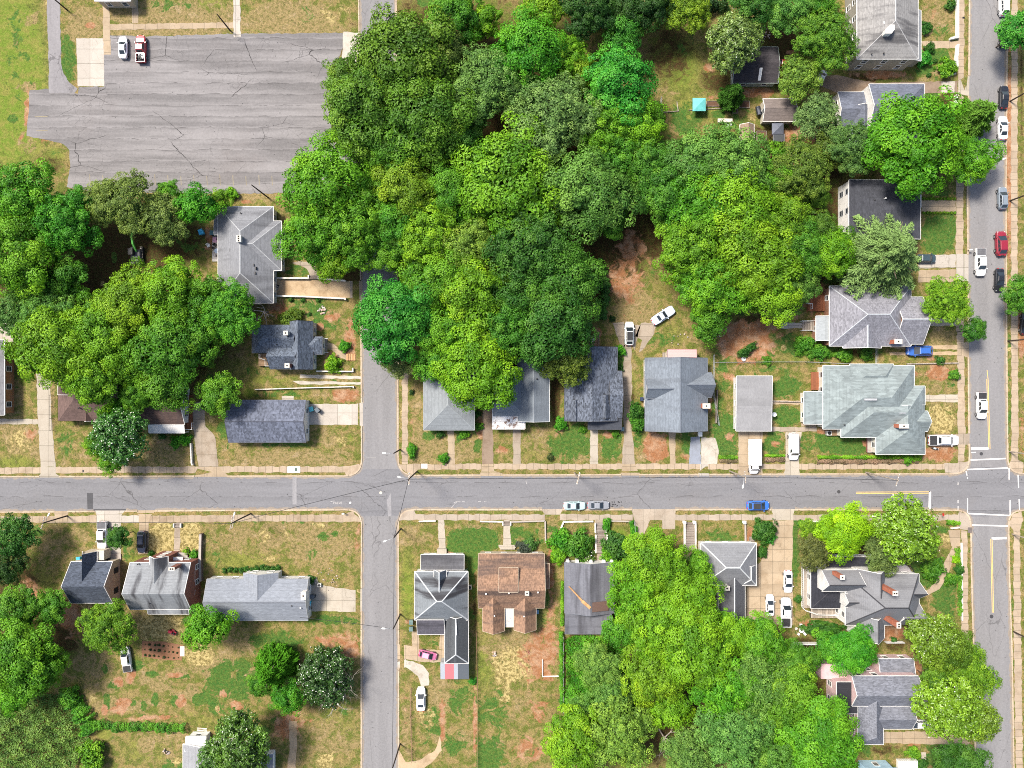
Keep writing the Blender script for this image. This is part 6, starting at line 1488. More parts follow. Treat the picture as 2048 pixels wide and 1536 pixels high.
for (x0,y0,x1,y1,z) in ((308,1112,330,1118,2.8),(337,1114,365,1127,3.),(280,1121,290,1124,2.8),(381,1136,390,1164,3.),(381,1180,390,1190,3.),(371,1122,381,1128,2.8)):
    mb = MB(); X0,Y0,X1,Y1 = rect(x0,y0,x1,y1,z); s = .45
    mb.mesh([(X0,Y0,z),(X1,Y0,z),(X1,Y1,z-s*.3),(X0,Y1,z-s*.3),(X0,Y0,z+.08),(X1,Y0,z+.08),(X1,Y1,z-s*.3+.08),(X0,Y1,z-s*.3+.08)], [(3,2,1,0),(4,5,6,7),(0,1,5,4),(1,2,6,5),(2,3,7,6),(3,0,4,7)])
    part(mb, 'awning', M_WHT)
mb = MB(); pbox(mb, 318,1105,375,1122,.1,.9); part(mb, 'porch', M_BRICKR)
house('long_grey_house', 'long low grey gabled house with a cross gable and a tan driveway',
  [(414,1158,616,1241,3.2,5.3,'x:','r'),(487,1146,556,1203,3.2,5.1,'y:','r')], {'r': sh('grey_shingle_g', (.175,.19,.215), .18, .06, 'x')}, siding('white_siding_j', (.6,.58,.54)), ov=.12, trim=M_GREYT, cap=flat('grey_ridge_c', (.11,.12,.14), .9), chim=[(606.5,1192,6.,3.6,.9,1.6,flat('white_block',(.62,.6,.57),.9),1)], vents=[(583,1212,4.9,.1,0),(601,1216,4.8,.12,1)])
mb = MB(); rail(mb, [(552,1147),(556,1157),(586,1157)], .5, 1.5); part(mb, 'railing', M_WHT)
house('bottom_grey_house', 'grey roofed house with a white gable under the magnolia at the bottom edge',
  [(366,1488,470,1640,3.4,5.4,'y:','r'),(372,1473,412,1500,3.,3.6,'d:N','p'),(524,1508,546,1600,2.6,3.,'d:E','r2')], {'r': sh('grey_shingle_h', (.2,.205,.215), .15), 'p': flat('white_sheet_roof', (.68,.67,.65), .6), 'r2': ribbed('grey_metal', (.12,.13,.15), .3, 'y')}, M_WHT)
# --- below the street, right
house('stained_hip_house', 'grey hip house with dark stained slopes and a red striped metal back roof',
  [(829,1143,936,1240,3.6,7.9,'x:EW','r'),(842,1109,928,1139,3.,3.3,'d:N','p'),(868,1140,893,1185,4.4,6.6,'y:','r'),(835,1236,889,1269,3.,4.4,'d:S','q'),(889,1232,937,1327,3.2,5.2,'y:S','q2')],
  {'r': sh('stained_shingle', (.15,.165,.178), .14, .95, 'y', tile=1.6, light=(.23,.25,.26)), 'p': sh('dark_flat_roofing', (.085,.085,.092), .2, .6, 'y', light=(.2,.2,.2)), 'q': sh('dark_stained_shingle', (.075,.072,.085), .2, .7, 'y', light=(.18,.15,.17)), 'q2': sh('dark_mottled_roofing', (.06,.065,.07), .2, .6, 'x', light=(.15,.165,.17))},
  siding('white_siding_k', (.64,.62,.58)), cap=flat('white_ridge_b', (.42,.44,.45), .9))
mb = MB(); q0 = P(911.5,1241,5.25); q1 = P(913,1270,5.25); mb.tube([(q0.x,q0.y,5.22),(q1.x,q1.y,5.22)], .16, 6); part(mb, 'ridge_patch', M_WHT, house.last[2])
for (x0,x1,c) in ((881,890,'g'),(890,908,'p'),(908,916,'g'),(916,938,'d')):
    mb = MB(); X0,Y0,X1,Y1 = rect(x0,1326,x1,1358.5,2.7)
    mb.mesh([(X0,Y0,2.6),(X1-.01,Y0,2.6),(X1-.01,Y1,3.),(X0,Y1,3.),(X0,Y0,2.66),(X1-.01,Y0,2.66),(X1-.01,Y1,3.06),(X0,Y1,3.06)], [(3,2,1,0),(4,5,6,7),(0,1,5,4),(1,2,6,5),(2,3,7,6),(3,0,4,7)])
    part(mb, 'metal_roof_sheet', {'g': ribbed('grey_roof_sheet', (.28,.3,.33), .22, 'x', rust=.1), 'p': ribbed('red_roof_sheet', (.5,.12,.13), .22, 'x', rust=.1), 'd': ribbed('charcoal_roof_sheet', (.07,.08,.09), .22, 'x', rust=.1)}[c])
posts(((883,1356),(910,1356),(936,1356)), .06, 0, 2.6, M_GREYT, 'carport_post')
mb = MB(); pbox(mb, 881,1325,938,1327,0,2.9); part(mb, 'wall', M_GREYT)
mb = MB(); pbox(mb, 874,1098,893,1108,.1,.8); part(mb, 'porch_step', MAT_DR)
def rusty():
    return sh('red_brown_shingle', (.19,.115,.075), .45, .6, 'y', light=(.33,.195,.11), tone=(.12,.085,.07))
RB = rusty()
house('red_brown_house', 'red brown shingled house with twin rear gables and a shed dormer',
  [(957,1107,1089,1216,3.4,6.7,'x:','r',.6),(965,1185,1009,1262,3.3,5.4,'y:','r'),(1028,1185,1072,1260,3.3,5.4,'y:','r'),(998,1135,1036,1182,5.8,6.8,'d:N','r'),(1086,1127,1099,1177,3.,3.5,'d:E','r'),(1007,1216,1030,1254,2.7,3.,'d:S','p')],
  {'r': RB, 'p': ribbed('rusty_pale_sheet', (.4,.4,.38), .4, 'x', rust=.9)}, siding('tan_siding_b', (.42,.36,.28)), trim=M_TANT, vents=[(972,1188,6.4,.12,1),(1018,1186,6.5,.12,1),(1076,1185,6.5,.12,1),(989,1232,5.2,.1,1),(1048,1233,5.2,.1,1)], chim=[(1054,1187,7.2,5.,.75,.75,flat('grey_block',(.3,.28,.27),.9),1)])
mb = MB(); 
for i in range(3): pbox(mb, 1000-i*1.5,1096-i*3,1030+i*1.5,1099-i*3,.1,.75-i*.2)
part(mb, 'porch_step', MAT_DR)
house('dark_sheet_house', 'dark grey roofed house with a rust streak and a lean-to back roof',
  [(1129,1125,1228,1226,3.4,5.4,'y:','r'),(1130,1222,1222,1268,2.7,3.4,'d:S','r')],
  {'r': sh('dark_sheet_roofing', (.115,.118,.135), .12, .6, 'x', tile=1.6, light=(.2,.205,.22))}, siding('white_siding_l', (.62,.6,.56)), trim=M_BGT)
q = [P(x, y, 4.6) for x, y in ((1138,1174),(1156,1192),(1164,1201),(1180,1214))]
mb = MB()
for a, b, w_, z0_, z1_ in ((q[0],q[1],.14,4.1,4.75),(q[1],q[2],.2,4.75,5.),(q[2],q[3],.32,5.,5.42)):
    d = (b-a); n = Vector((-d.y,d.x,0)).normalized()*w_
    A = Vector((a.x,a.y,z0_)); B = Vector((b.x,b.y,z1_)); mb.mesh([A-n,B-n,B+n,A+n,A-n+Vector((0,0,.09)),B-n+Vector((0,0,.09)),B+n+Vector((0,0,.09)),A+n+Vector((0,0,.09))], [(3,2,1,0),(4,5,6,7),(0,1,5,4),(1,2,6,5),(2,3,7,6),(3,0,4,7)])
part(mb, 'rusted_strip', flat('rust', (.36,.2,.09), .9, 0, .4), house.last[2])
mb = MB(); X0,Y0,X1,Y1 = rect(1184,1204,1218,1223,4.9)
mb.mesh([(X0,Y0,5.16),(X1,Y0,3.98),(X1,Y1,3.98),(X0,Y1,5.16),(X0,Y0,5.46),(X1,Y0,4.22),(X1,Y1,4.22),(X0,Y1,5.46)], [(3,2,1,0),(4,5,6,7),(0,1,5,4),(1,2,6,5),(2,3,7,6),(3,0,4,7)]); part(mb, 'roof_patch', ribbed('brown_rust_sheet', (.12,.075,.06), .3, 'y', rust=.5), house.last[2])
posts([(x, 1124) for x in (1136,1155,1182,1208,1224)], .3, 0, 2.6, M_WHT)
house('ridged_hip_house', 'grey hip roof outlined by white ridges with a long black back wing',
  [(1402,1086,1513,1171,3.6,6.8,'x:EW','r'),(1438,1140,1490,1256,3.1,5.,'y:S','q'),(1482,1130,1513,1171,3.4,5.2,'y:S','r')],
  {'r': sh('grey_shingle_i', (.165,.17,.18), .14, .2, 'y'), 'q': sh('charcoal_shingle', (.07,.072,.08), .2, .1)}, siding('white_siding_m', (.6,.58,.54)), cap=flat('white_ridge_c', (.5,.52,.52), .8), chim=[(1454.5,1177,6.2,4.,1.,.8,M_CAP,1)])
# Victorian with the round turret
VIC = sh('grey_slate_roofing', (.165,.168,.178), .1, .3, 'y', tile=1.6, light=(.22,.225,.235)); VBK = sh('black_low_roofing', (.022,.023,.03), .3, .15, 'y', light=(.06,.06,.07))
house('turret_house', 'large white house with many steep grey gables, tall orange chimneys and a round porch roof',
  [(1691,1148,1838,1250,6.,12.,'x:EW','r'),(1713,1138,1772,1210,6.2,10.4,'y:','r'),(1644,1140,1716,1183,6.2,9.8,'x:','r'),(1788,1164,1839,1197,6.,9.2,'x:','r'),(1792,1206,1838,1250,6.,9.4,'x:','r'),(1712,1230,1769,1276,6.,9.6,'y:','r'),(1690,1188,1716,1214,6.4,8.2,'x:','r'),
   (1622,1136,1700,1217,3.3,4.1,'x:W','q'),(1650,1114,1772,1150,3.3,4.,'d:N','q')],
  {'r': VIC, 'q': VBK}, siding('white_clapboard', (.68,.67,.64)), ov=.12, cap=flat('black_ridge', (.035,.035,.04), .7),
  chim=[(1791,1187,14.2,7.,.95,.85,M_BRICKC,2),(1798,1251,13.6,6.5,.75,1.05,M_BRICKC,2),(1685,1155,11.4,7.5,.8,.8,M_BRICKC,1)])
q = P(1801,1150,3.6); mb = MB(); mb.lathe([(2.35,-.25),(2.45,0),(2.3,.12),(.9,.28),(.0,.32)], (q.x,q.y,3.6), 28); part(mb, 'turret_roof', sh('pinkish_roofing', (.3,.275,.275), .1, .4))
mb = MB()
for k in range(24):
    a = k*math.pi/12
    if -2.4 < (a+math.pi) % (2*math.pi)-math.pi < 3.1: mb.tube([(q.x+2.65*math.cos(a),q.y+2.65*math.sin(a),3.4),(q.x+2.65*math.cos(a),q.y+2.65*math.sin(a),4.3)], .05, 4)
mb.tube([(q.x+2.65*math.cos(k*.12-.9),q.y+2.65*math.sin(k*.12-.9),4.3) for k in range(38)], .09, 5); part(mb, 'turret_railing', M_IRONK)
for k in range(9):
    a = k*math.pi*2/9; mb = MB(); mb.tube([(q.x+2.1*math.cos(a),q.y+2.1*math.sin(a),0),(q.x+2.1*math.cos(a),q.y+2.1*math.sin(a),3.4)], .12, 8); part(mb, 'porch_post', M_WHT)
mb = MB(); pbox(mb, 1607,1126,1624,1216,.1,.9); pbox(mb, 1622,1210,1690,1236,.1,.9); part(mb, 'porch', M_GREYW)
mb = MB(); rail(mb, [(1607,1128),(1606,1216),(1612,1222),(1636,1230),(1690,1232)], .9, 1.9); part(mb, 'railing', M_WHT)
posts(((1624,1140),(1624,1160),(1624,1180),(1624,1200),(1625,1215),(1650,1216),(1675,1216)), .1, .9, 3.2, M_WHT)
SLP = sh('slate_shingle_d', (.125,.132,.155), .42, .1, 'x')
house('pink_house', 'pink walled house with slate blue gables and a black flat back roof',
  [(1704,1352,1837,1412,6.,8.4,'x:','r'),(1716,1388,1767,1489,4.6,7.2,'y:S','r'),(1742,1404,1824,1458,4.4,6.4,'x:','r'),(1672,1363,1714,1426,5.2,5.5,'f:','q'),(1757,1317,1827,1356,3.,4.2,'d:N','r')],
  {'r': SLP, 'q': sh('black_flat_roofing', (.026,.027,.033), .2)}, siding('pink_siding', (.58,.42,.42)), ov=.12)
mb = MB(); X0,Y0,X1,Y1 = rect(1648,1333,1706,1366,5.); mb.box((X0+.3,Y0,0),(X1,Y1-.3,2.9)); part(mb, 'back_wing', siding('pink_siding_b', (.56,.38,.39)))
mb = MB(); q = P(1845,1410,.5); pbox(mb, 1826,1412,1840,1432,.1,.6); part(mb, 'porch', M_GREYW)
house('light_blue_house', 'light blue sided house with a white porch cut by the bottom edge',
  [(1738,1544,1800,1640,5.6,8.,'y:N','r'),(1796,1546,1836,1600,3.,3.6,'d:N','r')], {'r': sh('grey_shingle_j', (.2,.21,.22), .2)}, siding('light_blue_siding', (.38,.55,.66)))
mb = MB(); pbox(mb, 1796,1522,1836,1550,.1,.8); part(mb, 'porch', M_WHT)
mb = MB(); rail(mb, [(1797,1522),(1835,1522),(1835,1545)], .8, 1.8); part(mb, 'railing', M_WHT)
# ------------------------------------------------------------------ vehicles
def paint():
    m, nt, b = newmat('car_paint', .28, .5)
    oi = nd(nt, 'ShaderNodeObjectInfo'); setc(nt, b, oi.outputs['Color'])
    b.inputs['Coat Weight'].default_value = .5; b.inputs['Coat Roughness'].default_value = .08
    return m
M_PAINT = paint()
M_AUTOGL, _nt, _b = newmat('auto_glass', .06, .7); _b.inputs['Base Color'].default_value = (.018, .024, .03, 1)
M_TYRE = flat('tyre_rubber', (.018, .018, .018), .85); M_RIM = flat('alloy_rim', (.45, .45, .46), .3, .8); M_LAMP = flat('headlight_glass', (.7, .7, .72), .15); M_RED = flat('tail_light_red', (.35, .02, .02), .3)
M_BLKP = flat('black_plastic', (.02, .02, .022), .6); M_BEDL = flat('bed_liner', (.028, .028, .03), .8)
def loft(mb, secs, mi=0, caps=True):
    n = len(secs[0]); v = [p for s in secs for p in s]; f = []
    for i in range(len(secs)-1):
        for k in range(n):
            a, b = i*n+k, i*n+(k+1) % n; f.append((a, b, b+n, a+n))
    if caps: f.append(tuple(reversed(range(n)))); f.append(tuple((len(secs)-1)*n+k for k in range(n)))
    mb.mesh(v, f, mi)
def bsec(x, hw, zb, zt, crown=.03, r=.12):
    """body cross-section at x: counter-clockwise seen from +x"""
    return [(x, -hw*.86, zb), (x, hw*.86, zb), (x, hw*.97, zb+.12), (x, hw, zb+(zt-zb)*.5), (x, hw*.98, zt-r), (x, hw*.93, zt-r*.35), (x, hw*.8, zt), (x, 0, zt+crown), (x, -hw*.8, zt), (x, -hw*.93, zt-r*.35), (x, -hw*.98, zt-r), (x, -hw, zb+(zt-zb)*.5), (x, -hw*.97, zb+.12)]
def vehicle(kind):
    """front towards +x, wheels on z=0; returns the root with its parts"""
    root = empty('car', (0, 0, 0)); spec = {
      # L, W, belt, roof, hood_z, deck_z, cabin: base front, top front, top rear, base rear
      'sedan': (4.8, 1.84, .93, 1.46, .9, .98, (1.15, .3, -.8, -1.7)),
      'coupe': (5.0, 1.86, .9, 1.32, .9, .92, (.65, .0, -.7, -1.35)),
      'hatch': (4.1, 1.76, .95, 1.52, .93, .98, (1.2, .35, -1.2, -1.85)),
      'suv': (4.8, 1.92, 1.08, 1.72, 1.08, 1.1, (1.25, .42, -1.6, -2.25)),
      'pickup': (5.8, 1.98, 1.14, 1.86, 1.14, 1.1, (1.5, .75, -.5, -.85)),
      'crew': (5.8, 1.98, 1.14, 1.88, 1.14, 1.1, (1.6, .85, -.9, -1.22)),
      'van': (5.6, 2.0, 1.2, 2.05, 1.12, 1.2, (1.85, 1.3, -2.55, -2.72)),
      'box': (2.6, 2.0, 1.25, 2.15, 1.15, 1.2, (.55, .15, -1.0, -1.2)),
    }[kind]
    L, W, belt, rz, hz, dz, cab = spec; hw = W/2; f = L/2
    b = MB(); truck = kind in ('pickup', 'crew')
    rear = cab[3]-.12 if truck else -f
    st = []
    for x, w_, zb, zt in ((f, .48, .42, hz*.68), (f-.06, .68, .3, hz*.82), (f-.26, .87, .22, hz*.93), (f-.7, .98, .2, hz*.98), (cab[0]+.1, 1., .2, belt), (0 if cab[3] < -.4 else .1, 1., .2, belt), (max(rear+.5, cab[3]+.1), 1., .2, belt if cab[3] > -f+.6 else dz)):
        st.append((x, w_, zb, zt))
    if truck: st += [(rear, 1., .25, belt)]
    else: st += [(-f+.32, .92, .22, dz), (-f+.07, .74, .3, dz*.9), (-f, .56, .4, dz*.7)]
    st = sorted(set(st), key=lambda s: -s[0])
    secs = [bsec(x, hw*w_, zb, zt) for x, w_, zb, zt in st]
    loft(b, [list(reversed(s)) for s in secs])
    # cabin shell: pillars and roof in body colour
    bw, tw = hw*.9, hw*.7
    c0 = [(cab[0], -bw*.92, belt-.02), (cab[0], bw*.92, belt-.02), (cab[3], bw*.9, belt-.02), (cab[3], -bw*.9, belt-.02)]
    r0 = [(cab[1], -tw, rz-.07), (cab[1], tw, rz-.07), (cab[2], tw*.98, rz-.07), (cab[2], -tw*.98, rz-.07)]
    r1 = [(cab[1]-.14, -tw*.86, rz), (cab[1]-.14, tw*.86, rz), (cab[2]+.12, tw*.85, rz), (cab[2]+.12, -tw*.85, rz)]
    for A, B in ((c0, r0), (r0, r1)):
        for i in range(4): b.face([A[i], A[(i+1) % 4], B[(i+1) % 4], B[i]])
    b.face([((cab[1]-.14), -tw*.86, rz), ((cab[1]-.14), tw*.86, rz), (cab[2]+.12, tw*.85, rz), (cab[2]+.12, -tw*.85, rz)])
    if truck:
        bx0, bx1 = -f+.04, rear
        fl = .68; b.box((bx0, -hw*.97, .42), (bx1, hw*.97, fl))
        for y0, y1 in ((-hw*.99, -hw*.86), (hw*.86, hw*.99)): b.box((bx0, y0, fl), (bx1, y1, dz+.04), bev=.04)
        b.box((bx0, -hw*.86, fl), (bx0+.1, hw*.86, dz+.02), bev=.03); b.box((bx1-.1, -hw*.86, fl), (bx1, hw*.86, dz+.02))
    body = b.build('body', M_PAINT, root)
    if truck:
        q = MB(); q.box((bx0+.1, -hw*.86, fl), (bx1-.1, hw*.86, fl+.02)); q.build('cargo_bed', M_BEDL, root)
    def glass(name, pts, e=.012):
        g_ = MB(); P4 = [Vector(p) for p in pts]; n = (P4[1]-P4[0]).cross(P4[2]-P4[0]).normalized()
        if n.z < 0: P4.reverse(); n = -n
        g_.face([p+n*e for p in P4]); g_.face([p-n*.003 for p in reversed(P4)])
        for i in range(4): g_.face([P4[i]+n*e, P4[i]-n*.003, P4[(i+1) % 4]-n*.003, P4[(i+1) % 4]+n*e])
        return g_.build(name, M_AUTOGL, root)
    lerp = lambda a, c, t: tuple(Vector(a)*(1-t)+Vector(c)*t)
    def panel(a, b_, c, d, ms=.07, mt=.09):
        # a-b bottom edge, d-c top edge
        ab0, ab1 = lerp(a, b_, ms), lerp(a, b_, 1-ms); dc0, dc1 = lerp(d, c, ms), lerp(d, c, 1-ms)
        return [lerp(ab0, dc0, mt), lerp(ab1, dc1, mt), lerp(ab1, dc1, 1-mt*.6), lerp(ab0, dc0, 1-mt*.6)]
    glass('windscreen', panel(c0[0], c0[1], r0[1], r0[0], .04, .03)); 
    if kind != 'box': glass('rear_window', panel(c0[2], c0[3], r0[3], r0[2], .1, .15 if kind not in ('van',) else .3))
    for s, (i, j) in ((1, (1, 2)), (-1, (0, 3))):
        A, B_, C, D = c0[i], c0[j], r0[j], r0[i]
        if kind in ('pickup', 'box'): cuts = [(.1, .82)]
        elif kind == 'coupe': cuts = [(.16, .86)]
        elif kind == 'van': cuts = [(.08, .24)]
        elif kind in ('suv', 'hatch'): cuts = [(.12, .4), (.43, .68), (.71, .93)]
        else: cuts = [(.13, .47), (.5, .86)]
        for t0, t1 in cuts: glass('side_window', panel(lerp(A, B_, t0), lerp(A, B_, t1), lerp(D, C, t1), lerp(D, C, t0), .03, .1))
    R = .33 if kind in ('sedan', 'hatch', 'coupe') else .39
    wb = (f-.85, -f+.9) if kind not in ('box',) else (f-.75, -f+.2)
    if truck: wb = (f-.95, -f+1.15)
    for x in wb:
        for s in (1, -1):
            t = MB(); y0, y1 = s*(hw-.2), s*(hw+.035)
            def cyl(mb, r, ya, yb, n=18):
                ring = lambda y: [(x+r*math.cos(k*2*math.pi/n), y, R+r*math.sin(k*2*math.pi/n)) for k in range(n)]
                loft(mb, [ring(ya), ring(yb)] if ya > yb else [ring(yb), ring(ya)])
            cyl(t, R, y0, y1); wh = t.build('wheel', M_TYRE, root)
            rm = MB(); cyl(rm, R*.64, s*(hw-.05), s*(hw+.045)); rm.build('rim', M_RIM, wh)
    for s in (1, -1):
        h_ = MB(); h_.box((f-.34, s*hw*.56-.16, hz*.72), (f-.08, s*hw*.56+.16, hz*.87), bev=.05); h_.build('headlight', M_LAMP, root)
        t = MB(); bx_ = -f
        t.box((bx_-.015, s*hw*.5-.14, .72), (bx_+.14, s*hw*.5+.14, .9)); t.build('tail_light', M_RED, root)
        m = MB(); m.box((cab[0]-.3, s*(hw*.99), belt-.02), (cab[0]-.12, s*(hw*.99)+s*.2, belt+.14), bev=.03) if s > 0 else m.box((cab[0]-.3, s*hw*.99-.2, belt-.02), (cab[0]-.12, s*hw*.99, belt+.14), bev=.03)
        m.build('side_mirror', M_PAINT, root)
    bp = MB(); bp.box((f-.1, -hw*.7, .34), (f+.03, hw*.7, .52), bev=.04)
    bp.box((-f-.03, -hw*.72, .36), (-f+.1, hw*.72, .54), bev=.04); bp.build('bumper', M_BLKP if truck else M_PAINT, root)
    if kind in ('suv', 'van'):
        rr = MB()
        for s in (1, -1): rr.tube([(cab[1]-.3, s*tw*.8, rz+.05), (cab[2]+.3, s*tw*.8, rz+.05)], .03, 5)
        if kind == 'suv': rr.build('roof_rack', M_BLKP, root)
    if kind in ('sedan', 'crew', 'suv', 'hatch', 'coupe'):
        w_ = MB(); w_.tube([(cab[0]+.03, -.5, belt+.03), (cab[0]-.05, .1, belt+.05)], .015, 4); w_.tube([(cab[0]+.03, .1, belt+.03), (cab[0]-.05, .6, belt+.05)], .015, 4); w_.build('wiper', M_BLKP, root)
    return root, spec
VPRO = {k: vehicle(k) for k in ('sedan', 'coupe', 'hatch', 'suv', 'pickup', 'crew', 'van', 'box')}
VUSED = set()
def car(kind, px, py, head, color, label, cat='car', scale=1., name=None, cover=None, group=None, roof=None, z=None):
    pr, spec = VPRO[kind]
    r = copy_tree(pr)
    nm_ = name or {'sedan': 'parked_sedan', 'coupe': 'coupe', 'hatch': 'hatchback', 'suv': 'parked_suv', 'pickup': 'pickup_truck', 'crew': 'pickup_truck', 'van': 'delivery_van', 'box': 'box_truck'}[kind]
    r.name = nm_
    for c in r.children_recursive: pass
    q = P(px, py, spec[3]*.55); gx, gy = 1024+q.x/S, 768-q.y/S
    zz = at_ground(gx, gy); zz = (zz+.026 if zz else .014) if z is None else z
    r.location = (q.x, q.y, zz); r.rotation_euler = (0, 0, R_(head)); r.scale = (scale,)*3
    for c in r.children_recursive:
        if c.type == 'MESH' and c.data.materials and c.data.materials[0] == M_PAINT: c.color = (*color, 1)
    tag(r, label, cat, group)
    L, W, belt, rz, hz, dz, cab = spec; hw = W/2
    if cover:
        m = MB(); m.box((-L/2+.1, -hw*.9, dz+.03), (cab[3]-.2, hw*.9, dz+.09), bev=.03)
        if cover == 'soft':
            for i in range(4): m.box((-L/2+.3+i*.4, -hw*.85, dz+.085), (-L/2+.34+i*.4, hw*.85, dz+.11))
        m.build('bed_cover', {'black': M_BEDL, 'soft': flat('soft_cover', (.1, .1, .108), .8)}[cover], r)
    if roof:
        m = MB(); tw = hw*.7
        m.box((cab[2]+.1, -tw*.86, rz+.002), (cab[1]-.12, tw*.86, rz+.02)); m.build('roof_panel', roof, r)
    return r
WHITE = (.62, .62, .62); SILV = (.42, .44, .47); BLKC = (.012, .013, .016)
car('sedan',246,95,90,(.72,.75,.76),'white silver sedan in the parking lot, left of the red pickup')
car('pickup',281.5,98,90,(.36,.035,.045),'red pickup with a junk filled bed in the parking lot','pickup',1.03)
car('crew',252,1319,98,WHITE,'white pickup with a black bed on the grass beside the garden bed','pickup',.95,cover='black')
car('crew',204,1070,270,WHITE,'white pickup with a grey soft bed cover on the pale driveway','pickup',1.03,cover='soft')
car('suv',283.5,1084,270,(.03,.035,.055),'dark navy car parked nose toward the weathered roof','car',1.0)
car('sedan',842,1398,90,(.75,.74,.7),'white sedan on the dry grass at the end of the gravel track',scale=1.08)
car('hatch',855.5,1310,-14,(.36,.1,.2),'magenta hatchback on the driveway by the striped metal roof',scale=.98,roof=flat('pink_roof',(.5,.3,.42),.4))
car('sedan',1149,1011.5,0,(.33,.45,.45),'pale teal sedan parked on the street behind the grey one',scale=1.0)
car('sedan',1196.5,1010.5,0,(.2,.21,.23),'grey sedan parked on the street in front of the teal one',scale=1.0)
car('hatch',1516,1011,0,(.03,.12,.42),'bright blue car with a black roof parked along the street',scale=1.2,roof=M_BEDL)
car('suv',1258.5,667,90,(.68,.7,.66),'white vehicle with a black roof on the broken concrete of the clearing','car',1.07,roof=M_BEDL)
car('coupe',1326,631,33,(.46,.52,.62),'long silver blue old coupe parked askew on the grass',scale=1.12)
# box truck: cab plus ribbed canvas box
bt = car('box',1508,936,270,WHITE,'white box truck with a ribbed soft top in the concrete driveway','truck',1.)
def box_body(par):
    m = MB(); x1 = -.72; x0 = x1-5.6
    m.box((x0,-1.15,.75),(x1,1.15,.95)); m.box((x0,-1.15,.95),(x1,-1.08,2.75)); m.box((x0,.45,.95),(x1,1.15,2.8),bev=.06); m.box((x1-.1,-1.08,.95),(x1,.45,2.75)); m.box((x0,-1.08,.95),(x0+.1,.45,2.75))
    b = m.build('cargo_box', flat('white_panel', (.72,.72,.72), .4), par)
    m = MB(); n = 48
    prof = []
    for i in range(n+1):
        t = i/n; x = x0+.1+(x1-x0-.2)*t; s = abs(math.sin(t*math.pi*7)); prof.append((x, 2.5+.2*s**.5))
    for i in range(n):
        (xa,za),(xb,zb) = prof[i],prof[i+1]
        m.face([(xa,-1.08,za-.05),(xb,-1.08,zb-.05),(xb,-.3,zb+.03),(xa,-.3,za+.03)]); m.face([(xa,-.3,za+.03),(xb,-.3,zb+.03),(xb,.45,zb-.03),(xa,.45,za-.03)])
    m.build('canvas_top', flat('off_white_canvas', (.62,.6,.55), .9), b)
    m = MB(); m.box((x0,-.45,.45),(1.,-.3,.75)); m.box((x0,.3,.45),(1.,.45,.75)); m.build('chassis', M_BLKP, par)
box_body(bt)
for c in list(bt.children):
    if c.name.split('.')[0] == 'wheel' and c.data.vertices[0].co.x < 0: c.location.x = -4.2+1.1-.6
car('van',1587.5,893,270,WHITE,'white windowless delivery van in the driveway beside the green lawn','van',1.06)
car('crew',1887,880.5,0,WHITE,'white pickup with a black bed cover beside the bare orange corner yard','pickup',1.13,cover='black')
car('crew',1964.5,811,270,WHITE,'white pickup with a dark bed driving beside the yellow centre line','pickup',1.02,cover='black',name='driving_pickup')
car('crew',1962,524,270,WHITE,'white pickup in the street opposite the red car','pickup',1.06,cover='soft',name='driving_pickup')
car('hatch',2002,487,92,(.2,.012,.025),'dark red car parked at the right street verge',scale=1.3)
car('sedan',1999,560,268,BLKC,'black sedan parked behind the dark red car',scale=1.05)
car('suv',2006,396,92,(.16,.19,.22),'blue grey car parked under the street lamp at right','car',1.)
car('sedan',2006,256,90,WHITE,'white sedan parked across from the huge bright tree',scale=1.07)
car('sedan',2008,194,88,BLKC,'glossy black sedan parked near the top of the right street',scale=1.05)
car('crew',2010.5,67,90,(.014,.014,.016),'black pickup half under the emerald tree at the right','pickup',1.0)
car('suv',2009,8,90,WHITE,'white car cut by the top edge of the right street','car',1.05)
car('suv',1839,701.5,180,(.03,.1,.34),'blue car on the twin track driveway beside the lavender roof','car',1.16)
car('hatch',1852,517,0,(.03,.05,.06),'dark teal car half hidden under the feathery conifer',scale=1.05)
car('hatch',1835,1448,180,WHITE,'white hatchback beside the pink walled house',scale=1.05)
car('sedan',1576,1163,270,WHITE,'white sedan at the right edge of the long driveway',scale=1.03)
car('sedan',1540,1211,90,(.7,.71,.72),'white silver sedan in the middle of the long driveway',scale=.98)
car('pickup',1572,1225,90,WHITE,'white pickup with a black bed at the end of the long driveway','pickup',1.12)
car('hatch',1643,155,65,(.68,.68,.66),'small white car under the yellow green tree at the driveway end',scale=.85)
car('hatch',1565,125,180,(.4,.02,.03),'red car nosed against the dark shed under the trees',scale=.8)
car('sedan',2050,647,85,BLKC,'black car cut by the right edge on the bare earth',scale=1.)
for pr_, sp_ in VPRO.values():
    for o_ in list(pr_.children_recursive)+[pr_]: bpy.data.objects.remove(o_)
# junk in the red pickup bed
rp = MB(); rj = random.Random(4); q = P(282,110,1.)
for i in range(14):
    c = (q.x+rj.uniform(-.55,.55), q.y+rj.uniform(-.75,.75)); s = rj.uniform(.1,.26); rp.obox(c, s, s*rj.uniform(.5,1.4), .82+.0, .95+rj.uniform(.02,.3), rj.uniform(0,3), i % 3)
tag(rp.build('scrap_pile', [flat('white_scrap',(.65,.65,.63)), flat('grey_scrap',(.25,.26,.28)), M_BLKP]), 'heap of white and black scrap in the red pickup bed', 'scrap')
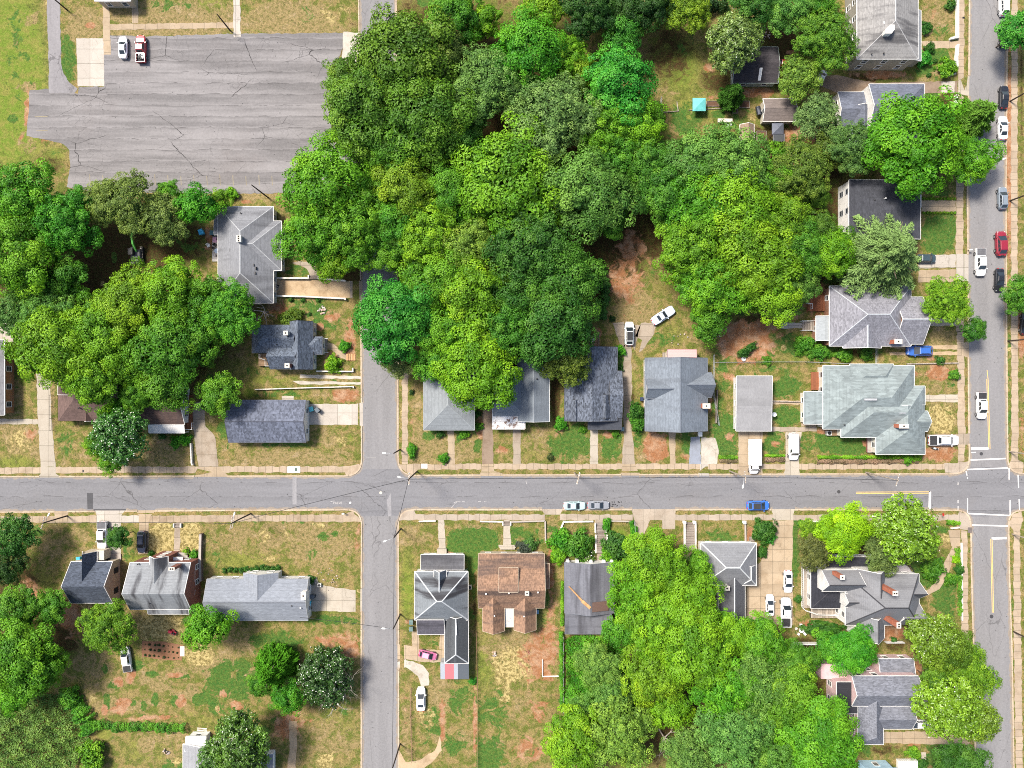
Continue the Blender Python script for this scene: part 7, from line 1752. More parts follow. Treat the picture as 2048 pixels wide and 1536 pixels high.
# ------------------------------------------------------------------ poles, wires, fences, yard things
M_POLE = flat('creosote_pole', (.045, .032, .024), .9, 0, .3); M_POLEL = flat('weathered_pole', (.3, .25, .2), .9, 0, .3); M_INS = flat('pale_insulator', (.6, .58, .54), .4); M_GALV = flat('galvanised', (.5, .51, .52), .4, .4)
def pole(bx, by, h, label, arms=1, lamp=None, mat=None, armdir=90., name='utility_pole', tr=False):
    """base px on the ground; arms across armdir; lamp = compass direction of the street light arm"""
    b = P(bx, by, 0); z0 = at_ground(bx, by); r = empty(name, (b.x, b.y, z0), 0, label, 'utility pole' if name == 'utility_pole' else 'street lamp')
    m = MB(); m.tube([(0, 0, -.3), (0, 0, h*.5), (0, 0, h)], [.17, .145, .11], 10); m.build('pole', mat or M_POLE, r)
    d = Vector((math.cos(R_(armdir)), math.sin(R_(armdir)), 0))
    for k in range(arms):
        z = h-.35-k*1.1; m = MB(); L = 1.25
        n = Vector((-d.y, d.x, 0))*.07; a = -d*L; c = d*L
        q = [a-n, c-n, c+n, a+n]; m.prism([(p.x, p.y) for p in q], z-.06, z+.06); o = m.build('crossarm', M_POLEL, r)
        m = MB()
        for t in (-1, -.5, .5, 1): m.lathe([(.05, 0), (.08, .05), (.06, .1), (.08, .15), (.03, .2)], (d.x*L*.92*t, d.y*L*.92*t, z+.06), 8)
        m.build('insulator', M_INS, o)
    if tr:
        m = MB(); m.lathe([(.2, 0), (.24, .08), (.24, .75), (.16, .85)], (.36, 0, h-2.6), 12); m.build('transformer', M_GALV, r)
    if lamp is not None:
        e = Vector((math.cos(R_(lamp)), math.sin(R_(lamp)), 0)); z = h-.9 if arms else h-.15
        m = MB(); m.tube([(0, 0, z-.3), e*.8+Vector((0, 0, z+.15)), e*1.7+Vector((0, 0, z+.25))], .045, 6); o = m.build('lamp_arm', M_GALV, r)
        m = MB(); t = e*2.; s = Vector((-e.y, e.x, 0))
        loft(m, [[tuple(t+e*x+s*(w_*c)+Vector((0, 0, z+.25+hh))) for c, hh in ((-1, -.08), (1, -.08), (.7, .09), (-.7, .09))] for x, w_ in ((-.42, .08), (-.2, .17), (.2, .17), (.38, .07))]); m.build('lamp_head', flat('lamp_white', (.7, .7, .68), .35), o)
    return r, Vector((b.x, b.y, z0+h-.1))
PL = {}
def pl(key, *a, **k): PL[key] = pole(*a, **k)[1]
pl('a',135,1031.5,8.6,'dark utility pole with a lamp on the lower sidewalk near the left edge',armdir=75,lamp=60)
pl('b',502,1027,11.5,'dark utility pole with crossarms beside the empty dry lawn',arms=2,armdir=80,lamp=75)
pl('c',800.5,899,8.8,'dark pole with a lamp above the upper right corner of the left crossing',arms=0,lamp=178)
pl('d',834,943,13.,'tall dark utility pole standing on the corner of the left crossing',arms=2,armdir=88,lamp=170)
pl('e',802,1057,9.6,'dark pole with a lamp just below the left crossing',arms=0,lamp=200)
pl('f',801,1228,9.8,'dark pole with a lamp arm beside the stained hip house',arms=0,lamp=175)
pl('g',800.5,1487,11.,'dark pole at the bottom of the left street',arms=0)
pl('h',1148.5,945,10.5,'pole with crossarms on the verge above the teal parked car',arms=2,armdir=75,mat=M_POLEL)
pl('i',1459,942,11.,'pale pole with a lamp on the verge left of the box truck',arms=1,armdir=95,lamp=-100,mat=M_POLEL)
pl('j',1731,944.5,13.5,'pale leaning utility pole on the verge below the long hedge',arms=1,armdir=75,mat=M_POLEL)
pl('k',2019.5,203,8.,'black pole beside the glossy black sedan at right',arms=0)
pl('l',2019,402,8.,'street lamp pole with a white head by the blue grey car',arms=0,lamp=20,name='street_lamp')
pl('m',2015,682,7.5,'dark pole at the right edge near the small leaning street tree',arms=0)
pl('n',2018,903,7.5,'pale pole at the right edge above the junction',arms=0,mat=M_POLEL)
pl('o',2024,1068,7.,'pale pole at the right edge below the junction',arms=0,mat=M_POLEL)
pl('p',2027,1263,7.,'dark pole at the right edge beside the lower right street',arms=0)
pl('q',461,62,7.2,'thin black pole at the top of the parking lot',arms=0)
pl('r',536,395,10.,'black pole above the hipped roof at the bottom of the lot',arms=0)
pl('s',135.5,21,6.5,'thin black pole beside the lane at the top left',arms=0)
pl('t',1945,345,7.5,'street lamp pole under the tree reaching over the right street',arms=0,lamp=20,name='street_lamp')
def wire(a, c, label, sag=.5, da=(0, 0), r=.045, n=14):
    A = PL[a]+Vector((da[0], da[1], 0)) if isinstance(a, str) else Vector(a); B = PL[c]+Vector((da[0], da[1], 0)) if isinstance(c, str) else Vector(c)
    m = MB(); m.tube([A.lerp(B, t/n)-Vector((0, 0, 4*sag*(t/n)*(1-t/n))) for t in range(n+1)], r, 4)
    tag(m.build('power_line', M_BLKP), label, 'power line')
wire('d','b','black wire from the left crossing pole to the pole by the dry lawn',.9)
wire('b','a','black wire between the two poles on the lower left sidewalk',.9)
wire('d','e','black wire crossing the street at the left crossing',.4)
wire('e','f','black wire along the left street below the crossing',.5)
wire('f','g','black wire along the lower part of the left street',.6)
wire('d','h','black wire along the upper verge right of the left crossing',.8)
wire('h','i','black wire over the middle of the long street',.8)
wire('i','j','black wire over the street toward the right junction',.8)
wire('f',(P(600,1235,5)),'thin service wire from the lamp pole to the long grey house',.4)
# fences and garden walls
def run(name, cat, pts, h, t, mat, label, posts=0, cap=None, zb=0.):
    m = MB(); Q = [P(*p, 0) for p in pts]; base = Q[0].copy(); base.z = .1
    for i, (a, b) in enumerate(zip(Q[:-1], Q[1:])):
        d = (b-a).normalized(); n = Vector((-d.y, d.x, 0))*t/2; e = d*(t/2 if i else 0)
        q = [a-e-n-base, b-n-base, b+n-base, a-e+n-base]; m.prism([(p.x, p.y) for p in q], -.1+zb, h+.0013*i)
    r = m.build(name, mat); r.location = base; tag(r, label, cat)
    if posts:
        pm = MB()
        for a, b in zip(Q[:-1], Q[1:]):
            k = max(1, int((b-a).length/posts))
            for i in range(k+1):
                p = a+(b-a)*i/k-base; pm.box((p.x-.07, p.y-.07, -.1), (p.x+.07, p.y+.07, h+.12))
        pm.build('post', cap or mat, r)
    return r
def chain(pts, label, h=1.2, mat=None):
    m = MB(); Q = [P(*p, 0) for p in pts]; base = Q[0].copy(); base.z = .1; pm = MB()
    for a, b in zip(Q[:-1], Q[1:]):
        A, B = a-base, b-base; A.z = B.z = 0
        for z in (.15, h*.5, h): m.tube([A+Vector((0, 0, z)), B+Vector((0, 0, z))], .03, 4)
        k = max(1, int((B-A).length/2.4))
        for i in range(k+1):
            p = A+(B-A)*i/k; pm.tube([p+Vector((0, 0, -.1)), p+Vector((0, 0, h+.1))], .045, 6)
    r = m.build('fence', mat or M_GALV); r.location = base; tag(r, label, 'fence'); pm.build('post', mat or M_GALV, r); return r
M_GWALL = flat('white_garden_wall', (.62, .58, .52), .8, 0, .3); M_STONEW = brickmat('dark_stone', (.12, .08, .06)); M_TANW = brickmat('tan_stone', (.42, .34, .25))
run('garden_wall','garden wall',[(545,557),(618,557.5)],.9,.3,M_GWALL,'white low wall along the upper side of the walled driveway'); run('garden_wall','garden wall',[(638,558),(693,562.5)],.9,.3,M_GWALL,'short white low wall right of the yard steps')
run('garden_wall','garden wall',[(545,592.5),(610,594),(692,598),(692,601)],.9,.3,M_GWALL,'white low wall along the lower side of the walled driveway')
run('garden_wall','garden wall',[(634,742.5),(707,743),(707,736)],.7,.26,M_GWALL,'low white wall below the yellow green feathery bush')
run('garden_wall','garden wall',[(512,779),(600,776),(708,773),(708,776)],.7,.2,M_GWALL,'low pale wall between the slate cottage and the dark garage house')
def steps(x0, y0, x1, y1, n, mat, label, axis='y', rise=.16, z0=.1, cheeks=True):
    m = MB(); r = empty('garden_steps', P((x0+x1)/2, (y0+y1)/2, 0)+Vector((0, 0, z0)), 0, label, 'steps'); o = r.location
    for i in range(n):
        if axis == 'y': a = y0+(y1-y0)*i/n; b = y0+(y1-y0)*(i+1)/n; X0, Y0, X1, Y1 = rect(x0, min(a, b), x1, max(a, b), 0)
        else: a = x0+(x1-x0)*i/n; b = x0+(x1-x0)*(i+1)/n; X0, Y0, X1, Y1 = rect(min(a, b), y0, max(a, b), y1, 0)
        m.box((X0-o.x, Y0-o.y, -.1), (X1-o.x, Y1-o.y, .06+rise*(i+.3))); g_ = .09; m.box((X0-o.x, Y0-o.y+(g_ if axis == 'y' else 0), 0.), (X1-o.x-(g_ if axis == 'x' else 0), Y1-o.y, .06+rise*(i+1)+.04))
    m.build('treads', mat, r)
    if cheeks:
        c = MB(); X0, Y0, X1, Y1 = rect(min(x0, x1), min(y0, y1), max(x0, x1), max(y0, y1), 0); H_ = rise*n+.25
        for e in ((X0-.28, Y0, X0-.01, Y1), (X1+.01, Y0, X1+.28, Y1)) if axis == 'y' else ((X0, Y0-.28, X1, Y0-.01), (X0, Y1+.01, X1, Y1+.28)):
            c.box((e[0]-o.x, e[1]-o.y, -.1), (e[2]-o.x, e[3]-o.y, H_))
        c.build('side_wall', M_GWALL if mat is not MAT_BRK else M_TANW, r)
MAT_ST = concrete('step_stone', (.22, .19, .165), dirt=.9, patch=.3)
M_STW = planks('step_timber', (.42, .24, .12), .5, 'y')
steps(620,551,637,559,4,MAT_ST,'wooden steps in the upper wall of the walled driveway',rise=.12)
steps(712,708,694,721,4,M_STW,'tan timber steps at the end of the curved path','x',rise=.1,cheeks=False)
steps(1191,1045,1210,1064,7,MAT_ST,'grey stone stairs climbing from the sidewalk between two bushes',rise=.1)
steps(1192,1068,1212,1104,9,MAT_ST,'upper dark stone stairs leading to the dark grey roofed house',rise=.05,z0=.35)
steps(1369,1044,1388,1100,12,MAT_ST,'long worn stone stairs with white posts before the ridged hip house',rise=.06)
steps(1007,1042,1020,1050,3,MAT_ST,'short steps at the sidewalk before the red brown house',rise=.1)
steps(351,1046,362,1054,3,MAT_ST,'short steps at the sidewalk before the weathered house',rise=.1)
steps(1498,1073,1508,1096,5,MAT_ST,'narrow brown steps left of the round dark bush by the driveway',rise=.08,cheeks=False)
run('stone_wall','stone wall',[(405,1066),(404,1110),(405,1160)],1.1,.55,M_STONEW,'dark brown stone wall between the straw yard and the dry lawn')
run('retaining_wall','retaining wall',[(1911.5,0),(1911.5,77),(1897,80)],.8,.4,M_WHT,'white retaining wall at the top of the right sidewalk')
run('retaining_wall','retaining wall',[(1912,92),(1909.5,118),(1910,138)],.8,.4,M_WHT,'short white retaining wall before the two storey house')
run('garden_edging','garden edging',[(1910,148),(1898,152),(1884,152)],.3,.3,M_GWALL,'pale curved stone edging at the corner of the upper front yard')
run('retaining_wall','retaining wall',[(1909.5,192),(1907,230),(1904,239)],.8,.4,M_WHT,'white retaining wall beside the mulched bed before the slate house')
run('garden_wall','garden wall',[(838,1042),(872,1041)],.5,.25,M_GWALL,'low pale kerb wall left of the stained hip house path')
run('garden_wall','garden wall',[(960,1042),(1005,1043)],.5,.25,M_GWALL,'low pale wall left of the red brown house path')
run('garden_wall','garden wall',[(1022,1043),(1090,1041)],.5,.3,M_TANW,'low tan wall right of the red brown house path')
run('garden_wall','garden wall',[(1090,1041),(1091,1085)],.5,.3,M_TANW,'tan wall dividing the two front lawns')
run('garden_wall','garden wall',[(1120,1060),(1127,1043),(1186,1042)],.5,.3,M_GWALL,'low white wall left of the grey stone stairs')
run('garden_wall','garden wall',[(1217,1041),(1262,1042)],.5,.3,M_TANW,'low tan wall right of the grey stone stairs')
run('garden_wall','garden wall',[(1489,1044),(1490,1085)],.5,.3,M_TANW,'tan wall right of the lawn before the ridged hip house')
run('garden_wall','garden wall',[(1600,1042),(1636,1042)],.5,.3,M_GWALL,'low pale wall right of the long driveway mouth')
run('garden_wall','garden wall',[(1916,1054),(1900,1056)],.5,.3,M_GWALL,'low white wall at the right junction corner')
run('garden_wall','garden wall',[(1920.5,1085),(1922,1240)],.5,.25,M_GWALL,'long low wall along the lower right sidewalk')
for x,y,l in ((1369,1045,'left'),(1389,1045,'right')):
    m = MB(); q = P(x,y,1.); m.box((-.25,-.25,0),(.25,.25,1.0)); m.box((-.32,-.32,1.0),(.32,.32,1.12)); o = m.build('gate_pillar', M_WHT); o.location = (q.x,q.y,.1); tag(o, l+' white pillar at the foot of the long worn stone stairs', 'pillar')
m = MB(); q = P(1489,1045,1.); m.box((-.25,-.25,0),(.25,.25,1.0)); m.box((-.32,-.32,1.0),(.32,.32,1.12)); o = m.build('gate_pillar', M_WHT); o.location = (q.x,q.y,.1); tag(o,'lone white pillar right of the small lawn before the ridged hip house','pillar')
chain([(1426,710),(1426,790),(1436,850)],'wire fence between the blue grey house and the flat garage')
chain([(1426,725),(1545,724),(1610,724),(1745,730)],'wire fence below the bare orange yard')
run('retaining_wall','retaining wall',[(1544,802),(1608,804)],.5,.2,M_GREYW,'low timber edge along the lawn right of the flat garage')
chain([(1321,198),(1322,255)],'wire fence at the lower left corner of the long lawn')
run('fence','fence',[(1430,845),(1432,780)],1.2,.1,M_GREYW,'grey board fence beside the blue grey house',posts=2.4)
chain([(953,1262),(956,1400),(956,1536)],'rusty wire fence dividing the two back yards below',mat=flat('rusty_wire',(.25,.15,.09),.8))
chain([(1126,1270),(1126,1420)],'wire fence at the edge of the overgrown yard')
run('fence','fence',[(1085,1318),(1085,1352),(1117,1351)],.3,.16,M_WHT,'white plank frame lying on the dry back yard')
chain([(823,1375),(822,1430),(825,1520)],'leaning wire fence beside the left street verge',mat=flat('rusty_wire',(.25,.15,.09),.8))
run('fence','fence',[(384,886),(386,925),(388,930)],.8,.25,M_GWALL,'short white curb wall at the foot of the old driveway')
chain([(106,790),(107,860)],'short iron gate fence at the long concrete drive',mat=M_BLKP)
chain([(1268,1042),(1270,1090)],'vine grown wire fence at the cracked driveway')
run('fence','fence',[(1586,1284),(1632,1284)],1.6,.12,M_WHT,'white board fence below the long driveway',posts=2.4)
run('fence','fence',[(1767,1282),(1804,1282)],1.2,.1,M_WHT,'white low fence behind the turret house')
chain([(1750,695),(1750,728)],'wire fence between the lavender and pale green houses')
run('retaining_wall','retaining wall',[(1812,728),(1915,726)],.4,.25,M_GREYW,'timber edge above the orange front yard')
chain([(1598,240),(1625,275),(1640,290)],'thin garden fence near the gazebo',h=.9,mat=M_GREYW)
# bins
def bin_(px, py, col, label, rz=0., s=1.):
    z0 = at_ground(px, py)+.03; q = P(px, py, .6); r = empty('trash_bin', (q.x, q.y, z0), R_(rz), label, 'trash bin'); r.scale = (s,)*3
    m = MB(); lo = [(-.26,-.3,.08),(.26,-.3,.08),(.26,.3,.08),(-.26,.3,.08)]; hi = [(-.32,-.38,1.),(.32,-.38,1.),(.32,.38,1.),(-.32,.38,1.)]
    m.mesh(lo+hi, [(3,2,1,0),(4,5,6,7),(0,1,5,4),(1,2,6,5),(2,3,7,6),(3,0,4,7)]); m.build('body', flat('bin_plastic'+label[:6], col, .5), r)
    m = MB(); m.box((-.35,-.42,1.0),(.35,.42,1.08),bev=.03); m.build('lid', flat('bin_lid'+label[:6], tuple(min(1,x*1.25) for x in col), .45), r)
    m = MB(); m.tube([(-.28,-.34,.12),(.28,-.34,.12)], .11, 10); m.build('wheels', M_BLKP, r)
TEAL = (.08,.36,.42); DGB = (.07,.085,.1)
bin_(405,465.5,(.05,.33,.55),'blue bin on the lawn left of the hipped roof',20,1.4); bin_(426,467,(.05,.12,.14),'dark bin at the patio beside the hipped roof',0,1.2)
bin_(624,818,TEAL,'teal bin on the concrete driveway of the dark garage house',15,1.25); bin_(636,820,DGB,'dark grey bin beside the teal bin on the concrete driveway',40,1.25)
bin_(391,1129,(.2,.5,.68),'pale blue bin at the corner of the weathered house',0,1.3); bin_(160,1117,(.04,.28,.45),'blue bin beside the slate gabled house',0,1.2)
bin_(619,1205,(.06,.4,.55),'bright blue bin at the end wall of the long grey house',0,1.2); bin_(626,1192,DGB,'black bin by the white chimney of the long grey house',70,1.2); bin_(619,1214,DGB,'dark bin below the bright blue bin of the long grey house',0,1.1)
bin_(1284,1095,TEAL,'teal bin under the lime tree beside the bushes',10,1.4); bin_(898,428,(.03,.3,.6),'small blue bin in a gap of the central woods',0,1.8)
bin_(823,1243,(.1,.15,.14),'upper dark green bin beside the stained hip house',0,1.2); bin_(823,1256,(.1,.15,.14),'lower dark green bin beside the stained hip house',0,1.2)
bin_(1244,858,(.08,.13,.14),'dark bin at the right end of the dark porch roof',0,1.1); bin_(1074,1222,(.12,.25,.4),'blue bin behind the red brown house',0,1.1)
bin_(1399,868,(.65,.64,.6),'white appliance box in front of the blue grey house',0,1.2); bin_(1283,798,(.02,.03,.06),'black bin at the left wall of the blue grey house',0,1.)
# air conditioners
def ac(px, py, label, s=1.):
    q = P(px, py, .5); r = empty('air_conditioner', (q.x, q.y, at_ground(px, py)), 0, label, 'air conditioner'); r.scale = (s,)*3
    m = MB(); m.box((-.42,-.42,0),(.42,.42,.78),bev=.03); m.build('cabinet', flat('ac_cabinet',(.55,.54,.5),.5), r)
    m = MB(); m.lathe([(.34,.785),(.34,.8),(.1,.81)], (0,0,0), 14); m.build('fan_grille', M_BLKP, r)
ac(1627,680,'upper air conditioner unit left of the lavender house'); ac(1620,690,'lower air conditioner unit left of the lavender house'); ac(1657,866,'white air conditioner at the lower left of the pale green house',1.2)
ac(939.5,1174,'round fanned air conditioner between the stained and red brown houses'); ac(639,1170,'air conditioner by the tan driveway of the long grey house',.9)
# tables, tents, grills, garden furniture
def table_set(px, py, label, top=(.7,.69,.66), rad=.6, chairs=4, chair=(.65,.64,.62), cat='patio set'):
    q = P(px, py, .7); r = empty('patio_table', (q.x, q.y, at_ground(px, py)+.02), 0, label, 'table')
    m = MB(); m.lathe([(rad,.7),(rad,.74)], (0,0,0), 18); m.build('tabletop', flat('table_top'+label[:5], top), r)
    m = MB(); m.tube([(0,0,0),(0,0,.7)], .05, 8); m.lathe([(.3,0),(.28,.04)], (0,0,0), 12); m.build('leg', M_BLKP, r)
    for k in range(chairs):
        a = k*2*math.pi/chairs+.4; c = empty('garden_chair', (q.x+(rad+.5)*math.cos(a), q.y+(rad+.5)*math.sin(a), at_ground(px, py)+.02), a-math.pi/2, 'chair drawn up to the '+label.split(' on ')[0].split(' beside ')[0], 'chair', 'chairs around the '+label[:24].strip())
        mt = flat('chair'+label[:5], chair)
        m = MB(); m.box((-.24,-.24,.42),(.24,.24,.46)); m.build('seat', mt, c); m = MB(); m.box((-.24,.2,.46),(.24,.25,.9)); m.build('backrest', mt, c)
        for lx in (-.2,.2):
            for ly in (-.2,.2): m = MB(); m.box((lx-.02,ly-.02,0),(lx+.02,ly+.02,.42)); m.build('leg', mt, c)
table_set(1603,1260,'white round garden table on the paved corner below the turret house',rad=.6,chairs=5)
table_set(434,502,'round blue white table on the patio beside the hipped roof',(.3,.38,.5),.55,3,(.06,.05,.05))
m = MB(); pbox(m,425.5,474,434,485,.13,.16,.1); tag(m.build('patio_rug', flat('pink_rug',(.7,.38,.5),.95)),'pink rug on the patio beside the hipped roof','rug')
r = random.Random(8)
for x,y,l in ((434,470,'upper'),(436,478,'middle'),(430,490,'lower')):
    q = P(x,y,.4); o = empty('patio_chair',(q.x,q.y,.14),r.uniform(0,6),l+' dark chair on the patio beside the hipped roof','chair')
    m = MB(); m.box((-.3,-.3,.3),(.3,.3,.42),bev=.04); m.build('seat',M_BLKP,o); m = MB(); m.box((-.3,.24,.42),(.3,.34,.85),bev=.03); m.build('backrest',M_BLKP,o)
    m = MB(); [m.box((a-.03,b-.03,0),(a+.03,b+.03,.3)) for a in (-.25,.25) for b in (-.25,.25)]; m.build('leg',M_BLKP,o)
q = P(417,491,.4); o = empty('garden_chair',(q.x,q.y,.12),.5,'white chair on the bare earth left of the patio','chair')
m = MB(); m.box((-.35,-.35,.35),(.35,.35,.43),bev=.03); m.build('seat',M_WHT,o); m = MB(); m.box((-.35,.28,.43),(.35,.36,.95)); m.build('backrest',M_WHT,o); m = MB(); [m.box((a-.03,b-.03,0),(a+.03,b+.03,.35)) for a in (-.3,.3) for b in (-.3,.3)]; m.build('leg',M_WHT,o)
q = P(1186,680,1.2); o = empty('deck_chair',(q.x,q.y,.82),.3,'white chair on the back deck of the speckled house','chair')
m = MB(); m.box((-.3,-.3,.35),(.3,.3,.43),bev=.03); m.build('seat',M_WHT,o); m = MB(); m.box((-.3,.24,.43),(.3,.32,.9)); m.build('backrest',M_WHT,o); m = MB(); [m.box((a-.03,b-.03,0),(a+.03,b+.03,.35)) for a in (-.25,.25) for b in (-.25,.25)]; m.build('leg',M_WHT,o)
# teal pop-up tent
q = P(1398.5,209,2.2); o = empty('canopy_tent',(q.x,q.y,.1),0,'teal pop up canopy over the garden bed','canopy tent')
m = MB(); a = 1.4; m.mesh([(-a,-a,2.1),(a,-a,2.1),(a,a,2.1),(-a,a,2.1),(0,0,2.75),(-a,-a,1.85),(a,-a,1.85),(a,a,1.85),(-a,a,1.85)],[(0,1,4),(1,2,4),(2,3,4),(3,0,4),(5,6,1,0),(6,7,2,1),(7,8,3,2),(8,5,0,3)]); m.build('canopy',flat('teal_fabric',(.12,.43,.42),.8),o)
for x,y in ((-a,-a),(a,-a),(a,a),(-a,a)): m = MB(); m.tube([(x*.98,y*.98,0),(x*.98,y*.98,2.1)],.03,6); m.build('leg',M_WHT,o)
def bedframe(x0,y0,x1,y1,label,mat=M_GREYW):
    X0,Y0,X1,Y1 = rect(x0,y0,x1,y1,.3); o = empty('raised_bed',((X0+X1)/2,(Y0+Y1)/2,.1),0,label,'raised bed'); hx,hy = (X1-X0)/2,(Y1-Y0)/2
    m = MB(); m.box((-hx,-hy,0),(hx,-hy+.1,.32)); m.box((-hx,hy-.1,0),(hx,hy,.32)); m.box((-hx,-hy+.1,0),(-hx+.1,hy-.1,.32)); m.box((hx-.1,-hy+.1,0),(hx,hy-.1,.32)); m.build('frame',mat,o)
    m = MB(); m.box((-hx+.1,-hy+.1,0),(hx-.1,hy-.1,.2)); m.build('soil',concrete('bed_soil'+label[:4],(.1,.055,.035),dirt=.8),o)
bedframe(1413,202,1438,213,'timber garden bed right of the teal canopy'); bedframe(1478,202,1499,216,'timber garden bed beside the spiky dark tree'); bedframe(1464,219,1476,227,'small timber planter on the garden lawn'); bedframe(1513,262,1533,282,'bare brown bed between the small shed and the gazebo')
m = MB(); 
run('garden_edging','garden edging',[(1377,221),(1452,217)],.2,.14,M_GREYW,'timber edging below the teal canopy')
run('garden_edging','garden edging',[(1322,226),(1356,223),(1353,204)],.25,.14,M_GREYW,'timber frame in the lawn left of the teal canopy')
q = P(1450,241,.75); o = empty('garden_table',(q.x,q.y,.1),0,'long white garden table beside the pale green crown','table'); m = MB(); m.box((-1.6,-.4,.7),(1.6,.4,.76)); m.build('tabletop',flat('pale_table',(.55,.5,.42)),o)
for x in (-1.4,1.4): m = MB(); m.box((x-.05,-.35,0),(x+.05,.35,.7)); m.build('leg',M_GREYW,o)
q = P(1456,251,.5); m = MB(); rr = random.Random(2)
for i in range(9): m.obox((rr.uniform(-.8,.8),rr.uniform(-.4,.4)),rr.uniform(.1,.25),rr.uniform(.1,.25),0,rr.uniform(.2,.6),rr.uniform(0,3),i%2)
o = m.build('pot_cluster',[M_GALV,flat('dark_pot',(.1,.09,.09))]); o.location=(q.x,q.y,.1); tag(o,'cluster of grey pots below the white garden table','plant pots')
# gazebo and lattice
q = P(1556,257,2.4); o = empty('gazebo',(q.x,q.y,.1),0,'small dark square gazebo below the workshop','gazebo'); a=1.25
m = MB(); m.mesh([(-a,-a,2.2),(a,-a,2.2),(a,a,2.2),(-a,a,2.2),(0,0,3.),(-a,-a,2.05),(a,-a,2.05),(a,a,2.05),(-a,a,2.05)],[(0,1,4),(1,2,4),(2,3,4),(3,0,4),(5,6,1,0),(6,7,2,1),(7,8,3,2),(8,5,0,3)]); m.build('canopy',flat('slate_canopy',(.1,.11,.14),.7),o)
for x,y in ((-a,-a),(a,-a),(a,a),(-a,a)): m = MB(); m.tube([(x*.95,y*.95,0),(x*.95,y*.95,2.2)],.05,6); m.build('post',M_BLKP,o)
q = P(1557,276,2.); o = empty('pergola',(q.x,q.y,.1),0,'glass topped dark pergola below the gazebo','pergola')
m = MB(); [m.box((-1.25+i*.6,-.8,2.),(-1.15+i*.6,.8,2.1)) for i in range(5)]; [m.box((-1.25,y,1.9),(1.25,y+.08,2.)) for y in (-.8,.72)]; m.build('beams',flat('grey_beam',(.3,.3,.31),.6),o)
m = MB(); m.box((-1.2,-.75,2.101),(1.2,.75,2.12)); m.build('glass_top',flat('smoked_glass',(.06,.065,.07),.1),o)
for x,y in ((-1.15,-.75),(1.15,-.75),(1.15,.75),(-1.15,.75)): m = MB(); m.box((x-.05,y-.05,0),(x+.05,y+.05,1.9)); m.build('post',M_BLKP,o)
# barrel grill
q = P(1517,222,1.); o = empty('barrel_grill',(q.x,q.y,.1),R_(12),'black barrel grill beside the workshop','grill')
m = MB(); m.tube([(0,-.95,1.),(0,-.9,1.),(0,.9,1.),(0,.95,1.)],[.3,.55,.55,.3],16); m.build('drum',flat('grill_steel',(.06,.065,.08),.35,.6),o)
for x in (-.4,.4):
    for y in (-.7,.7): m = MB(); m.tube([(x,y,0),(x*.8,y,.8)],.04,6); m.build('leg',M_IRONK,o)
m = MB(); m.tube([(-.25,.6,1.45),(-.25,.6,2.)],.07,8); m.build('stack',M_IRONK,o)
# satellite dish
q = P(1548,829,1.6); o = empty('satellite_dish',(q.x,q.y,.1),0,'satellite dish on a post in the green lawn by the flat garage','satellite dish')
m = MB(); m.tube([(0,0,0),(0,0,1.5)],.04,8); m.build('post',M_GALV,o); m = MB(); m.lathe([(.05,1.5),(.3,1.56),(.48,1.68),(.5,1.7),(.46,1.69),(.28,1.58),(.03,1.53)],(0,0,0),16); m.build('dish',M_GALV,o)
# tracked green grapple excavator
q = P(272,508,1.3); o = empty('excavator',(q.x,q.y,.1),R_(92),'dark tracked excavator with a green boom reaching into the thin tree','excavator')
for s in (1,-1):
    t = MB(); y = s*1.0
    loft(t,[[(1.7*cx_,y-.25,.45+.42*cz_) for cx_,cz_ in ((-1,-.3),(-.85,-1),(.85,-1),(1,-.3),(1,.3),(.85,1),(-.85,1),(-1,.3))],[(1.7*cx_,y+.25,.45+.42*cz_) for cx_,cz_ in ((-1,-.3),(-.85,-1),(.85,-1),(1,-.3),(1,.3),(.85,1),(-.85,1),(-1,.3))]][::-1]); tk = t.build('track',M_TYRE,o)
    t = MB(); [t.box((-1.5+i*.33,y-.27,.88),(-1.36+i*.33,y+.27,.92)) for i in range(10)]; t.build('track_shoe',flat('track_steel',(.3,.28,.25),.5,.5),tk)
t = MB(); t.box((-1.7,-1.0,.95),(.9,1.0,1.55),bev=.12); t.box((-1.75,-.9,1.55),(-.5,.9,1.95),bev=.15); t.build('engine_deck',flat('machine_grey',(.1,.1,.11),.5),o)
t = MB(); t.box((-.3,.1,1.55),(1.0,.95,2.6),bev=.12); t.box((-.35,.05,2.6),(1.05,1.,2.66)); t.build('cab',flat('cab_black',(.03,.03,.035),.3),o)
t = MB(); t.box((-2.05,-1.1,.9),(-1.7,1.1,1.25),bev=.06); t.build('counterweight',flat('pale_steel',(.38,.33,.28),.5),o)
GRM = flat('lime_green_steel',(.12,.42,.08),.4)
t = MB()
loft(t,[[(x,-.35+w_,z+hh),(x,-.35-w_,z+hh),(x,-.35-w_,z-hh),(x,-.35+w_,z-hh)] for x,z,w_,hh in ((.4,1.7,.16,.2),(1.8,3.0,.17,.28),(3.2,3.5,.15,.22),(4.4,3.1,.13,.18))]); bm_ = t.build('boom',GRM,o)
t = MB(); loft(t,[[(x,-.35+w_,z+hh),(x,-.35-w_,z+hh),(x,-.35-w_,z-hh),(x,-.35+w_,z-hh)] for x,z,w_,hh in ((4.2,3.2,.14,.2),(5.4,2.6,.12,.2),(6.1,2.,.1,.14))]); t.build('stick',GRM,bm_)
t = MB(); t.lathe([(.3,0),(1.0,.15),(1.05,.5),(.7,.9),(.1,1.05)],(6.3,-.35,1.2),12); t.build('grapple',flat('pale_green_steel',(.24,.5,.2),.4),o)
t = MB(); t.tube([(.5,-.1,1.7),(2.,-.35,2.6)],.06,6); t.build('ram',M_GALV,o)
